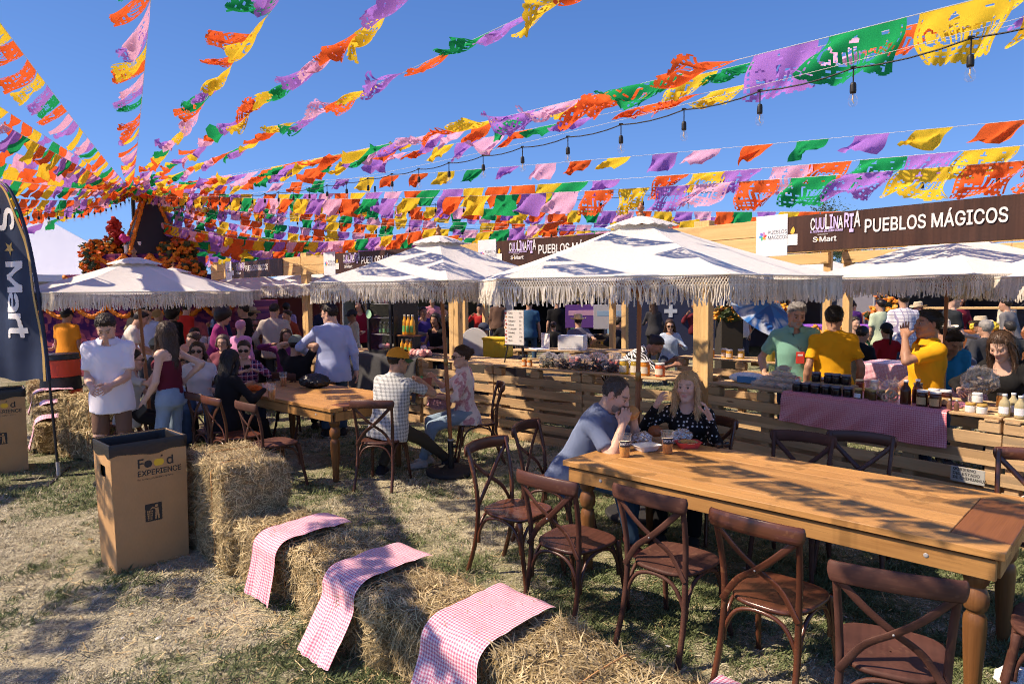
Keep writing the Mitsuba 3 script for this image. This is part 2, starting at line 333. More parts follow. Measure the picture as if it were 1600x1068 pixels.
def f_dots(p, n, uv):
    x, y, z = p.x * 30, p.y * 30, p.z * 30; i, j, k = dr.floor(x), dr.floor(y), dr.floor(z); o = lambda s: 0.3 + 0.4 * cell_rand(i + 31 * s, j, k)
    d = dr.sqrt(dr.square(x - i - o(1)) + dr.square(y - j - o(2)) + dr.square(z - k - o(3))); return mix((0.008, 0.008, 0.010), (0.72, 0.72, 0.72), 1 - smoothstep(0.22, 0.27, d))
mat('polka_dots', pr(proc(f_dots), 0.75, specular=0.2))
def f_zebra(p, n, uv):
    a = dr.sin(p.x * 160 + 9 * noise(p.x * 20, p.z * 20, p.y * 20) + p.z * 120); return mix((0.02, 0.02, 0.02), (0.7, 0.7, 0.7), smoothstep(-0.1, 0.1, a))
mat('zebra', pr(proc(f_zebra), 0.8, specular=0.1))
def f_denim(p, n, uv):
    w = fbm(p.x * 9, p.y * 9, p.z * 5, 3); t = noise(p.x * 260, p.y * 260, p.z * 260); return mix((0.14, 0.22, 0.33), (0.37, 0.48, 0.60), w * 0.75 + t * 0.25)
mat('light_denim', pr(proc(f_denim), 0.9, specular=0.1))
def f_denim2(p, n, uv):
    w = fbm(p.x * 9, p.y * 9, p.z * 5, 3); return mix((0.022, 0.045, 0.09), (0.075, 0.135, 0.22), w)
mat('dark_denim', pr(proc(f_denim2), 0.9, specular=0.1))
# paper flags: thin shiny plastic that lets light through
FLAGS = {'orange': (0.86, 0.15, 0.035), 'yellow': (0.86, 0.60, 0.045), 'green': (0.02, 0.37, 0.115), 'purple': (0.42, 0.20, 0.68), 'pink': (0.83, 0.47, 0.69)}
for k, c in FLAGS.items():
    scene['flag_' + k] = {'type': 'principledthin', 'base_color': {'type': 'rgb', 'value': list(c)}, 'roughness': 0.22, 'diff_trans': 0.7, 'spec_trans': 0.0, 'eta': 1.5}
scene['clear_glass'] = {'type': 'thindielectric', 'int_ior': 1.5}
scene['film'] = {'type': 'blendbsdf', 'weight': 0.07, 'a': {'type': 'thindielectric', 'int_ior': 1.33}, 'b': {'type': 'principledthin', 'base_color': {'type': 'rgb', 'value': [0.75, 0.75, 0.76]}, 'roughness': 0.2, 'diff_trans': 0.6, 'spec_trans': 0.0, 'eta': 1.5}}
scene['film_milky'] = {**scene['film'], 'weight': 0.35}
scene['leaf'] = {'type': 'principledthin', 'base_color': VC, 'roughness': 0.6, 'diff_trans': 0.5, 'spec_trans': 0.0, 'eta': 1.4}
mat('tinted', pr(VC, 0.45, specular=0.4))
mat('tinted_gloss', pr(VC, 0.15, specular=0.6))
mat('foil', {'type': 'roughconductor', 'material': 'Al', 'alpha': 0.32, 'specular_reflectance': {'type': 'rgb', 'value': 0.7}})
BLACK, WHITE, STEEL = plain((0.012, 0.012, 0.013), 0.5), plain((0.75, 0.75, 0.75), 0.5), plain((0.35, 0.35, 0.36), 0.35)

# ---------------------------------------------------------------- the lawn
def relief(P):
    """The lawn's small unevenness, only near the camera."""
    q = np.c_[P[:, 0], P[:, 1], np.zeros(len(P))]; d = np.clip((13 - P[:, 1]) / 6, 0, 1) * np.clip((9 - np.abs(P[:, 0])) / 2, 0, 1) * np.clip((P[:, 1] - 1.0) / .8, 0, 1)
    return d * (0.030 * (meshkit.fbm(q * 4.2, 3, 8) - .5) + 0.016 * (meshkit.noise(q * 19, 9) - .5))
def lawn():
    y = np.r_[-60, np.linspace(1.4, 5.5, 125), np.linspace(5.55, 13.5, 90), 40, 260]; x = np.r_[-150, np.linspace(-9.5, -4.5, 50), np.linspace(-4.45, 4.5, 160), np.linspace(4.55, 9.5, 50), 150]
    X, Y = np.meshgrid(x, y, indexing='ij'); P = np.stack([X.ravel(), Y.ravel()], 1); Z = relief(P); return sheet(np.stack([X, Y, Z.reshape(X.shape)], -1))
ground_piece('lawn', shape(lawn(), 'lawn_soil'))

def blades():
    """Tufts of short blades, dry or green, thick near the camera and thinner with distance."""
    g = np.random.default_rng(3); P, S = [], []
    for y0, y1, nt, nb in ((1.9, 3.3, 5600, 16), (3.3, 4.8, 6800, 14), (4.8, 6.8, 7600, 11), (6.8, 9.5, 7600, 8), (9.5, 14.0, 4200, 6), (14.0, 22.0, 1600, 5)):
        y = g.uniform(y0, y1, nt); c = np.stack([g.uniform(-0.86, 0.86, nt) * y, y], 1); keep = meshkit.fbm(np.c_[c * 3.1, np.zeros(nt)], 3, 4) + g.uniform(-.16, .16, nt) > .42; c = c[keep]; sz = g.uniform(.5, 1.25, len(c)) * (0.9 + 0.04 * c[:, 1])
        k = np.repeat(np.arange(len(c)), nb); P.append(c[k] + g.normal(0, .022, (len(k), 2)) * sz[k, None]); S.append(np.c_[sz[k], g.normal(0, .3, len(c))[k], g.uniform(size=len(c))[k]])
        n = int(nt * nb * .5); y = g.uniform(y0, y1, n); P.append(np.stack([g.uniform(-0.86, 0.86, n) * y, y], 1)); S.append(np.c_[np.full(n, .55), np.full(n, -.9), g.uniform(size=n)])
    P, S = np.vstack(P), np.vstack(S); n = len(P); pa = patches(P[:, 0], P[:, 1], np) + S[:, 1]; flat_ = S[:, 1] == -.9
    far = np.clip(P[:, 1] / 4.2, 0.8, 3.4); green = pa > 0.22
    L = g.uniform(0.022, 0.055, n) * S[:, 0] * np.where(green, 1.2, 1.0) * (0.75 + 0.25 * far); W = g.uniform(0.0018, 0.0036, n) * far
    az = g.uniform(0, 6.283, n); el = np.where(flat_, g.uniform(0.0, .3, n), np.where(green, g.uniform(0.35, 1.3, n), g.uniform(0.12, 1.05, n)))
    d = np.stack([np.cos(az) * np.cos(el), np.sin(az) * np.cos(el), np.sin(el)], 1); s = np.stack([-np.sin(az), np.cos(az), 0 * az], 1)
    b = np.c_[P, relief(P) + 0.001]; m = b + d * (L * 0.55)[:, None]; e = b + d * L[:, None] * [1.1, 1.1, 0.82]
    V = np.stack([b - s * W[:, None], b + s * W[:, None], m, e], 1); near = P[:, 1] < 4.6; k = np.arange(n)[:, None] * 4; V[near, 2] = (m + s * (W * .75)[:, None])[near]; V = V.reshape(-1, 3); F = np.vstack([k[~near] + [0, 1, 3], k[near] + [0, 1, 2], k[near] + [0, 2, 3]])
    t = (.55 * g.uniform(size=(n, 1)) + .45 * S[:, 2:3]); t2 = g.uniform(size=(n, 1))
    c = np.where(green[:, None], np.array([0.050, 0.078, 0.026]) * (1 - t) + np.array([0.27, 0.32, 0.155]) * t, np.array([0.20, 0.175, 0.11]) * (1 - t) + np.array([0.72, 0.68, 0.52]) * t) * (0.75 + 0.35 * t2)
    return mikit.ply((V, F), 'blades', smooth=False, color=np.repeat(c, 4, 0))
solo('grass', blades(), 'short trampled lawn of dry straw-coloured blades with dull green patches', 'grass', kind='stuff')

# ---------------------------------------------------------------- tables and chairs
def table_leg(H):
    p = [(0, 0), (.034, 0), (.037, .01), (.040, .12), (.052, .30), (.056, .40), (.053, .435), (.040, .452), (.040, .463), (.053, .475), (.062, .505), (.061, .54), (.050, .568), (.042, .578), (.044, .588), (.056, .60), (.064, .625), (.061, .655), (.050, .672), (.046, .685), (.052, .69), (.052, .70), (0, .70)]
    return lathe(p, 24)

def table(x, y, deg, L, W, label, H=0.77):
    t = thing('dining_table', label, 'table', 'long turned-leg tables'); M = place(x, y, 0, deg); th = 0.036; z = H - th / 2; g = np.random.default_rng(int(L * 100))
    rail, end = 0.15, 0.235; field = W - 2 * rail; n = 5; q = 0
    def plank(sx, sy, px, py, m, turn=False):
        nonlocal q
        b = cbox(sx - 0.003, sy - 0.003, th, 0.0028, g.uniform(0, 9), 3 * q + 0.5); q += 1
        R = place(px, py, z + g.uniform(-0.0012, 0.0012), 90 if turn else 0); part(t, 'plank', flat(b, m), M @ R)
    for s in (-1, 1): plank(L, rail, 0, s * (W - rail) / 2, 'table_wood')
    for s in (-1, 1): plank(field, end, s * (L - end) / 2, 0, 'table_wood_dark' if s > 0 else 'table_wood', True)
    for i in range(n): plank(L - 2 * end, field / n, 0, -field / 2 + (i + 0.5) * field / n, 'table_wood')
    for s in (-1, 1):
        part(t, 'edge_moulding', flat(cbox(L - 0.05, 0.02, 0.012, 0.002, 1, 40 + s), 'table_wood_dark'), M @ place(0, s * (W / 2 - 0.04), H - th - 0.006))
        part(t, 'apron', flat(cbox(L - 0.07, 0.026, 0.092, 0.003, 3, 60 + s * 3), 'table_wood'), M @ place(0, s * (W / 2 - 0.036), H - th - 0.058))
        part(t, 'apron', flat(cbox(W - 0.15, 0.026, 0.092, 0.003, 5, 70 + s * 3), 'table_wood'), M @ place(s * (L / 2 - 0.038), 0, H - th - 0.058, 90))
        for u in (-1, 1):
            part(t, 'leg', shape(mv(table_leg(H), np.diag([.86, .86, (H - th - 0.06) / 0.70, 1])), 'table_leg'), M @ place(s * (L / 2 - 0.12), u * (W / 2 - 0.12)))
            part(t, 'bolt', shape(mv(lathe([(0, 0), (.011, 0), (.011, .003), (.004, .004), (0, .002)], 10), frame([0, 0, 0], [1, 0, 0], [0, 0, 1], [0, -1, 0])), STEEL), M @ place(s * (L / 2 - 0.30), u * (W / 2 - 0.023), H - 0.09, 0 if u < 0 else 180))
    return M

def seat_mesh():
    th = np.arange(36) * 2 * np.pi / 36; c, s = np.cos(th), np.sin(th); e = 0.62
    x, y = np.sign(c) * np.abs(c) ** e, np.sign(s) * np.abs(s) ** e; x = x * (0.196 + 0.022 * y); y = y * 0.205; rows = []
    for k, z in ((0.02, .437), (0.9, .435), (0.985, .438), (1.0, .447), (0.99, .456), (0.955, .461), (0.8, .459), (0.5, .453), (0.02, .451)): rows.append(np.stack([x * k, y * k, np.full(36, z)], 1))
    v = np.vstack(rows); n = len(rows); i, j = np.meshgrid(np.arange(n - 1), np.arange(36), indexing='ij')
    return v, tri(np.stack([i * 36 + j, i * 36 + (j + 1) % 36, (i + 1) * 36 + (j + 1) % 36, (i + 1) * 36 + j], -1).reshape(-1, 4)), np.c_[v[:, 1], v[:, 0]]

def chair_parts(W):
    P = [('seat', shape(seat_mesh(), W))]
    for s in (-1, 1):
        P.append(('back_leg', shape(tube(curve([(s * .190, -.285, 0), (s * .182, -.215, .22), (s * .176, -.190, .45), (s * .184, -.205, .65), (s * .198, -.262, .875)], 18), np.linspace(.0155, .0145, 18), 10), W)))
        P.append(('front_leg', shape(tube(curve([(s * .205, .245, 0), (s * .190, .205, .22), (s * .178, .172, .44)], 12), np.linspace(.0135, .018, 12), 10), W)))
    P.append(('top_rail', shape(tube(curve([(-.222, -.252, .842), (-.19, -.272, .846), (-.10, -.298, .852), (0, -.306, .854), (.10, -.298, .852), (.19, -.272, .846), (.222, -.252, .842)], 26), np.r_[.006, .0115, np.full(22, .0125), .0115, .006], 12, flat=(3.3, (0, 0, 1))), W)))
    for s, o in ((1, .009), (-1, -.006)):
        P.append(('cross_slat', shape(tube(curve([(-s * .190, -.262, .818), (-s * .09, -.262 + o, .715), (0, -.238 + o, .635), (s * .10, -.212 + o, .555), (s * .180, -.207, .435)], 18), .0165, 10, flat=(0.34, (0, 1, 0.35))), W)))
    A = lambda f: shape(tube(curve([f(-1, .235), f(-.95, .31), f(-.62, .40), f(0, .428), f(.62, .40), f(.95, .31), f(1, .235)], 22), .0105, 8), W)
    P.append(('arch_brace', A(lambda u, z: (u * .180, .188, z)))); P.append(('arch_brace', A(lambda u, z: (u * .172, -.196, z))))
    for s in (-1, 1): P.append(('arch_brace', A(lambda u, z, s=s: (s * .178, u * .180 - .004, z))))
    P.append(('rivet', shape(mv(lathe([(0, 0), (.005, 0), (.004, .003), (0, .004)], 8), frame([0, -.252, .635], [1, 0, 0], [0, 0, 1], [0, -1, 0])), STEEL)))
    return P
CHAIRS = [chair_parts(w) for w in ('chair_wood', 'chair_wood_glossy', 'chair_wood_dull')]
def chair(x, y, face, label, kind=None, group='cross-back wooden chairs'):
    """face: the compass angle of the way it faces, 0 = +x, 90 = +y."""
    t = thing('cross_back_chair', label, 'chair', group); M = place(x, y, 0, face - 90)
    for n, d in CHAIRS[seen['cross_back_chair'] % 3 if kind is None else kind]: part(t, n, d, M)

MR = table(1.56, 4.03, -44.1, 2.44, 1.02, 'long honey-coloured wooden table in the right foreground with two diners at its far end')
ML = table(-2.35, 7.85, -42.5, 2.46, 1.03, 'long wooden table on the left with two beers and a black bag on it')

chair(0.02, 4.47, -40, 'dark brown cross-back chair standing alone at the left end of the long table')
chair(0.36, 3.91, 46, 'first chair along the near side of the long table, beside the end chair', 0)
chair(0.87, 3.60, 45, 'reddish brown chair second along the near side of the long table', 2)
chair(1.26, 3.17, 45, 'third chair along the near side of the long table, glossy orange-brown back', 1)
chair(1.50, 2.63, 62, 'nearest chair at the bottom right, cut off by the picture edge')
chair(0.33, 5.12, -30, 'chair under the man in the blue polo shirt')
chair(1.42, 5.22, 228, 'chair under the woman in the polka-dot blouse')
chair(1.88, 4.54, 232, 'empty chair behind the long table, left one of the two before the gingham counter cloth')
chair(2.29, 4.50, 236, 'empty chair behind the long table, right one of the two before the gingham counter cloth')
chair(3.02, 3.95, 222, 'chair at the far right behind the long table, cut off by the picture edge')
chair(2.36, 2.80, 140, 'dark shaded chair at the near right end of the long table')
chair(-1.30, 6.70, 80, 'chair under the man with the orange cap')
chair(-0.40, 7.55, 188, 'dark chair under the woman in the pink flowered blouse')
chair(-2.35, 6.60, 46, 'empty chair at the near side of the left table beside the hay bale')
chair(-3.18, 7.30, 48, 'chair under the woman with long black hair seen from behind')
chair(-2.85, 6.98, 47, 'dark chair between the black-haired woman and the empty chair of the left table')
chair(-2.86, 9.02, 64, 'chair under the man in black holding his head')
chair(-3.52, 8.92, 300, 'chair under the woman in the plaid shirt')
chair(-3.95, 8.55, 285, 'chair under the woman in the white shirt and sunglasses')
chair(-4.45, 7.75, 40, 'chair under the girl in the pale grey shirt beside the umbrella pole')

# ---------------------------------------------------------------- hay bales
def bale_core(L, W, H, seed, fine):
    h = np.array([L, W, H]) / 2; b = trimesh.creation.box((L, W, H)).subdivide_to_size(0.036 if fine else 0.07); v = np.array(b.vertices); f = np.array(b.faces); r = 0.042
    q = np.clip(v, -h + r, h - r); d = v - q; v = q + r * d / (np.linalg.norm(d, axis=1, keepdims=True) + 1e-9)
    m = trimesh.Trimesh(v, f, process=False); n = np.array(m.vertex_normals)
    bulge = 0.020 * (meshkit.fbm(v * 5 + seed, 3, seed) - 0.5) * 2 + 0.022 * (meshkit.noise(v * 26 + seed, seed) - 0.5)
    fl = v[:, 0] / 0.105 + 0.25 * np.sin(v[:, 1] * 9 + seed) + 0.2 * np.sin(v[:, 2] * 11); band = 0.026 * np.exp(-((np.abs(v[:, 0]) - L * 0.22) / 0.016) ** 2) + 0.015 * np.exp(-((fl - np.round(fl)) / 0.13) ** 2)
    return v + n * (bulge - band)[:, None], f

def straws(core, n, seed, lo=0.03, hi=0.10, w=0.0021):
    g = np.random.default_rng(seed); v, f = core; T3 = v[f]; N = np.cross(T3[:, 1] - T3[:, 0], T3[:, 2] - T3[:, 0]); A = np.linalg.norm(N, axis=1); N /= A[:, None]
    A = A * (N[:, 2] > -0.5); i = g.choice(len(f), n, p=A / A.sum()); a, b = g.uniform(size=(2, n, 1)); s = a + b > 1; a, b = np.where(s, 1 - a, a), np.where(s, 1 - b, b)
    p = T3[i, 0] + a * (T3[i, 1] - T3[i, 0]) + b * (T3[i, 2] - T3[i, 0]); nn = N[i]
    side = np.abs(nn[:, 1:2]); grainy = meshkit.noise(p * 6 + 3, seed)[:, None] * 6.3; rnd = g.normal(size=(n, 3)) + 1.3 * np.c_[np.cos(grainy), 0.5 * np.sin(grainy * 1.7), np.sin(grainy)] + side * np.array([0, 0, 1.4]) * g.choice([-1, 1], (n, 1))
    t = rnd - (rnd * nn).sum(1, keepdims=True) * nn; t /= np.linalg.norm(t, axis=1, keepdims=True); lift = np.where(g.uniform(size=(n, 1)) < 0.035, g.uniform(0.35, 1.1, (n, 1)), g.uniform(-0.03, 0.12, (n, 1)))
    d = t + nn * lift; d /= np.linalg.norm(d, axis=1, keepdims=True); L = g.uniform(lo, hi, (n, 1)); sd = np.cross(d, nn); sd /= np.linalg.norm(sd, axis=1, keepdims=True) + 1e-9; W = g.uniform(0.6, 1.5, (n, 1)) * w
    p = p + nn * g.uniform(0.001, 0.008, (n, 1)); m = p + d * L * 0.5 + nn * 0.06 * L * g.uniform(-0.6, 1, (n, 1)); e = p + d * L - nn * L * 0.05
    V = np.stack([p - sd * W, p + sd * W, m + sd * W, e, m - sd * W], 1).reshape(-1, 3); k = np.arange(n)[:, None] * 5
    F = np.vstack([k + [0, 1, 2], k + [0, 2, 4], k + [4, 2, 3]]); t = g.uniform(size=(n, 1)) ** 1.2; u = meshkit.fbm(p * 4, 2, seed + 5)[:, None]
    c = (np.array([0.22, 0.155, 0.07]) * (1 - t) + np.array([0.80, 0.66, 0.38]) * t) * (0.62 + 0.65 * u); return (V, F), np.repeat(c, 5, 0)

def bale(x, y, z, deg, label, L=0.88, W=0.47, H=0.37, seed=1, fine=True, n=11000):
    t = thing('hay_bale', label, 'hay bale', 'hay bales laid out as seats'); M = place(x, y, z + H / 2, deg); core = bale_core(L, W, H, seed, fine)
    part(t, 'packed_straw', shape(core, 'bale_core'), M)
    s, c = straws(core, n if fine else n // 4, seed, w=0.0019 if fine else 0.004); part(t, 'loose_straw', mikit.ply(s, 'straw', smooth=False, color=c), M, kind='stuff')
    for u in (-1, 1):
        hw, hh = W / 2 + 0.004, H / 2 + 0.004; x0 = u * L * 0.22; loop = [(x0, -hw + .05, hh), (x0, 0, hh + .006), (x0, hw - .05, hh), (x0, hw, hh - .05), (x0, hw, -hh + .05), (x0, hw - .05, -hh), (x0, -hw + .05, -hh), (x0, -hw, -hh + .05), (x0, -hw, hh - .05), (x0, -hw + .05, hh)]
        part(t, 'twine', shape(tube(loop, 0.0038, 5), plain((0.60, 0.34, 0.14), 0.8)), M)

ROW = np.array([-2.02, 4.96]); RE, RN = np.array([0.715, -0.699]), np.array([0.699, 0.715]); RD = -44.4
BL = ['hay bale of the near row under the raised bale beside the bin', 'hay bale of the near row under the uppermost gingham cloth', 'hay bale of the near row under the middle gingham cloth', 'hay bale of the near row under the gingham cloth at the bottom of the picture', 'last hay bale of the near row, cut off by the bottom edge']
for i in range(5):
    c = ROW + RE * (0.88 * i - 0.02) + RN * (0.02 if i % 2 else -0.02); bale(c[0], c[1], 0.0, RD + (-3, 2, -2, 3, -1)[i], BL[i], seed=11 + i)
bale(-2.06, 4.99, 0.355, -48.5, 'hay bale lying raised on top of the near row right beside the bin', H=0.36, L=0.86, seed=31, n=14000)
bale(-4.95, 8.02, 0.0, -20, 'lower bale of the dark stack behind the feather banner pole', seed=41, L=0.7, fine=False)
bale(-4.95, 8.05, 0.36, -18, 'upper bale of the dark stack behind the feather banner pole', seed=42, L=0.7, fine=False)
for i, (x, y) in enumerate(((-5.75, 8.55), (-6.6, 9.75), (-7.5, 11.0), (-8.5, 12.3))):
    bale(x, y, 0, 125, ('nearest', 'second', 'third', 'farthest')[i] + ' hay bale of the row running back on the left edge', seed=50 + i, fine=False)

def draped(label, i, s0, width, drop, skew, seed, M=None, H=0.396, hw=0.256, flare=0.05):
    """A gingham runner across a bale: over its top from the back edge and down its near side."""
    prof = [(hw + .01, H + .004), (hw - .03, H + .014), (0.10, H + .02), (-0.08, H + .018), (-hw + .07, H + .014), (-hw + .01, H - .012), (-hw - .022, H - .055), (-hw - .034, H - .13), (-hw - .036 - flare * .35, H * 0.45), (-hw - .04 - flare, drop)]
    pth = curve(np.array([(0, a, b) for a, b in prof]), 46)[:, 1:]; L = np.r_[0, np.cumsum(np.linalg.norm(np.diff(pth, axis=0), axis=1))]; u = np.linspace(-0.5, 0.5, 30)
    S, U = np.meshgrid(np.arange(46), u, indexing='ij'); l = L[S]; hang = np.clip((l - 0.5) / 0.4, 0, 1)
    X = s0 + U * width * (1 + 0.08 * hang) + skew * l; Y = pth[S, 0] - hang * 0.010 * np.sin(U * 11 + seed) - hang * .004 * np.sin(U * 29 + 2 * seed + l * 6); Z = pth[S, 1] + hang * 0.012 * np.sin(U * 9 + seed) * (l > .8)
    Z = Z - 0.007 * np.exp(-((l - 0.15) / 0.014) ** 2) - 0.007 * np.exp(-((l - 0.36) / 0.014) ** 2) + 0.009 * (1 - hang) * (meshkit.fbm(np.stack([X * 8, l * 8, 0 * X], -1), 2, seed) - .5) * 2
    P = np.stack([X, Y, Z], -1); uv = np.stack([U * width, l], -1)
    solo('gingham_runner', shape(sheet(P, uv), 'gingham'), label, 'cloth', M, 'gingham runners over the hay bales')
def scatter_straw():
    g = np.random.default_rng(12); n = 2600; s = g.uniform(-.6, 4.3, n); o = g.normal(0, .45, n); P = ROW + RE * s[:, None] + RN * o[:, None]; m = int(n * .35); P[:m] = np.stack([g.uniform(-3.6, 2.5, m), g.uniform(2.2, 7, m)], 1)
    az = g.uniform(0, 6.283, n); L = g.uniform(.03, .11, n); d = np.stack([np.cos(az), np.sin(az), g.uniform(-.02, .12, n)], 1) * L[:, None]; w = np.stack([-np.sin(az), np.cos(az), 0 * az], 1) * .0022; b = np.c_[P, relief(P) + .014]
    V = np.stack([b - w, b + w, b + d + w, b + d - w], 1).reshape(-1, 3); k = np.arange(n)[:, None] * 4; t = g.uniform(size=(n, 1)); return mikit.ply((V, np.vstack([k + [0, 1, 2], k + [0, 2, 3]])), 'straw', smooth=False, color=np.repeat(np.array([.35, .25, .11]) * (1 - t) + np.array([.75, .62, .36]) * t, 4, 0))
solo('loose_straw', scatter_straw(), 'loose straw scattered over the lawn round the near hay bales', 'straw', kind='stuff')
def scraps():
    g = np.random.default_rng(15); ms, cs = [], []
    for i in range(150):
        y = g.uniform(2.3, 8.5); x = g.uniform(-.85, .8) * y; a, b = np.meshgrid(np.linspace(-.5, .5, 3), np.linspace(-.5, .5, 3), indexing='ij'); s = g.uniform(.010, .030); P = np.stack([a * s * g.uniform(.5, 1.6), b * s, s * .3 * g.uniform(-1, 1, a.shape)], -1); m = mv(sheet(P), place(x, y, float(relief(np.array([[x, y]]))[0]) + .016 + s * .1, g.uniform(0, 360))); ms.append(m); c = np.array([(.62, .62, .62), (.30, .18, .08), (.40, .26, .10), (.22, .15, .07)][g.integers(0, 4)]); cs.append(np.tile(c, (9, 1)))
    return shape(join(ms), 'tinted', False, np.vstack(cs))
solo('litter', scraps(), 'small paper scraps and dry leaves strewn over the lawn', 'litter', kind='stuff')
MROW = place(ROW[0], ROW[1], 0, RD)
draped('pink gingham runner nearest the bin, draped over the near hay bales', 0, 0.93, 0.29, 0.05, 0.03, 1, MROW)
draped('middle pink gingham runner draped over the near hay bales', 1, 1.76, 0.31, 0.03, 0.05, 4, MROW, flare=0.16)
draped('pink gingham runner at the bottom edge draped over the near hay bales', 2, 2.66, 0.37, 0.02, 0.05, 7, MROW, flare=0.1)
draped('corner of a pink gingham runner at the very bottom edge, right of the bales', 3, 3.86, 0.33, 0.04, 0.0, 9, MROW)
for i, (x, y) in enumerate(((-5.68, 8.5), (-6.5, 9.75), (-7.45, 11.0))):
    draped(('nearest', 'second', 'third')[i] + ' pink runner on the far left row of bales', i, 0, 0.4, 0.04, 0, 20 + i, place(x, y, 0, 125 + 180))

# ---------------------------------------------------------------- bins, feather banner, drum
def fold_text(t, name, items, M, bsdf):
    for n, (mesh, b) in enumerate(items): part(t, name, shape(mesh, b, False), M)

def bin_box(x, y, deg, label, H=0.895, A=0.47, B=0.37):
    """A cardboard bin: print on its long face (local -y), open top with a black liner folded over the rim."""
    t = thing('cardboard_bin', label, 'bin', 'cardboard litter bins'); M = place(x, y, 0, deg); th = 0.008; fl = 1.05
    def wall(w0, w1, z0, z1, off0, off1):
        """A panel that leans outward with height, in the xz plane facing -y."""
        o = np.array([[-w0 / 2, -off0, z0], [w0 / 2, -off0, z0], [w1 / 2, -off1, z1], [-w1 / 2, -off1, z1]]); inn = o + [0, th, 0]
        v = np.vstack([o, inn]); f = np.array([[0, 1, 2], [0, 2, 3], [5, 4, 7], [5, 7, 6], [3, 2, 6], [3, 6, 7], [1, 0, 4], [1, 4, 5], [2, 1, 5], [2, 5, 6], [0, 3, 7], [0, 7, 4]]); return v, f
    ins = th + 0.002
    def pane(half):
        o = half
        return wall
    for k, (w, d) in enumerate(((A, B / 2), (B, A / 2), (A, B / 2), (B, A / 2))):
        ww = w - (0.0 if k % 2 == 0 else 2 * ins)
        R = place(0, 0, 0, 90 * k); z = 0.62
        if k == 3:
            hy, hz = 0.055, 0.03
            pol = sg.Polygon([(-ww / 2, 0), (ww / 2, 0), (ww / 2 * fl, H), (-ww / 2 * fl, H)]).difference(sg.box(-hy, H - .20 - hz, hy, H - .20 + hz).buffer(0.012))
            v, f = poly(pol, th); sl = d * (fl - 1) / H; v = np.c_[v[:, 0], -d - sl * v[:, 1] + v[:, 2], v[:, 1]]; part(t, 'panel', shape((v, f[:, ::-1]), 'cardboard', False), M @ R)
        else: part(t, 'panel', shape(wall(ww, ww * fl, 0, H, d, d * fl), 'cardboard', False), M @ R)
    # liner folded over the rim and sagging inside
    r = []; n = 40; per = [(-1, -1), (1, -1), (1, 1), (-1, 1)]
    for q, (k, zz) in enumerate(((1.018, H - .085), (1.024, H - .04), (1.022, H + .002), (0.985, H + .005), (0.935, H - .02), (0.915, H - .12), (0.89, H - .25), (0.80, H - .45), (.3, H - .55), (.01, H - .56))):
        ring = []
        for i in range(4):
            a, b = np.array(per[i]), np.array(per[(i + 1) % 4])
            for s in np.linspace(0, 1, n // 4, endpoint=False): ring.append((a + (b - a) * s) * [A / 2 * fl * k, B / 2 * fl * k])
        ring = np.array(ring); w = 0.004 * np.sin(np.arange(len(ring)) * 1.9 + q) * (q in (0, 5, 6)); r.append(np.c_[ring, zz + w + (0.012 * np.sin(np.arange(len(ring)) * 0.9) if q == 0 else 0)])
    r = np.array(r); r = np.concatenate([r, r[:, :1]], 1); part(t, 'liner', shape(sheet(r), plain((0.012, 0.012, 0.014), 0.42), True), M)
    sl = B / 2 * (fl - 1) / H
    def on(px, pz, mesh, b, s=1.0):
        v = np.asarray(mesh[0]) * [s, s, 1]; v = np.c_[v[:, 0] + px, -B / 2 - sl * (v[:, 1] + pz) - v[:, 2] - 0.0005, v[:, 1] + pz]; part(t, 'print', shape((v, np.asarray(mesh[1])), b, False), M)
    K, Yl = plain((0.03, 0.027, 0.024), 0.7), plain((0.72, 0.48, 0.03), 0.7); cx = 0.03
    k = 1.22; big = lambda m: (m[0] * [k, k, 1], m[1])
    on(cx - .115, H - .185, big(word('F', .050, .0008, True)), K); on(cx + .075, H - .185, big(word('d', .050, .0008, True)), K)
    on(cx - .042, H - .163, big(poly(sg.Point(0, 0).buffer(.021), .0008)), K)
    apple = sg.Point(-.008, 0).buffer(.018).union(sg.Point(.008, 0).buffer(.018)); on(cx + .028, H - .162, big(poly(apple.buffer(0.002), .0008)), Yl)
    on(cx + .036, H - .128, big(poly(sg.Polygon([(0, 0), (.012, .018), (.016, .004)]), .0008)), K)
    on(cx - .115, H - .243, big(word('EXPERIENCE', .030, .0008, True, 0.93)), K); on(cx - .115, H - .272, big(word('No comas, no gastes, no tires.', .010, .0008, False, 1.0)), K)
    sq = sg.box(-.044, -.05, .044, .05); bk = sg.Polygon([(-.036, .012), (-.004, .012), (-.009, -.042), (-.031, -.042)])
    man = sg.Point(.016, .034).buffer(.0085).union(sg.Polygon([(.010, .022), (.026, .022), (.031, -.042), (.022, -.042), (.019, -.012), (.013, -.042), (.005, -.042)])).union(sg.LineString([(.012, .018), (-.004, .026), (-.014, .02)]).buffer(.0032))
    bk = bk.difference(sg.MultiLineString([[(-.034 + i * .008, .012), (-.030 + i * .006, -.042)] for i in range(1, 4)] + [[(-.036, z), (-.004, z)] for z in (0, -.012, -.024, -.036)]).buffer(.0011))
    on(cx - .02, H * 0.43, join([poly(g, .0008) for g in getattr(sq.difference(bk.union(man)), 'geoms', [sq.difference(bk.union(man))])]), K, 1.25)
    return M
a = math.degrees(math.atan2(4.866 - 4.535, -2.375 + 2.696))
bin_box(-2.70 + 0.5 * (0.456 * math.cos(math.radians(a)) - 0.37 * math.sin(math.radians(a))), 4.535 + 0.5 * (0.456 * math.sin(math.radians(a)) + 0.37 * math.cos(math.radians(a))), a, 'tall cardboard bin with a black liner beside the raised hay bale')
bin_box(-5.62, 7.38, 38, 'cardboard bin at the left picture edge below the feather banner', H=0.90)

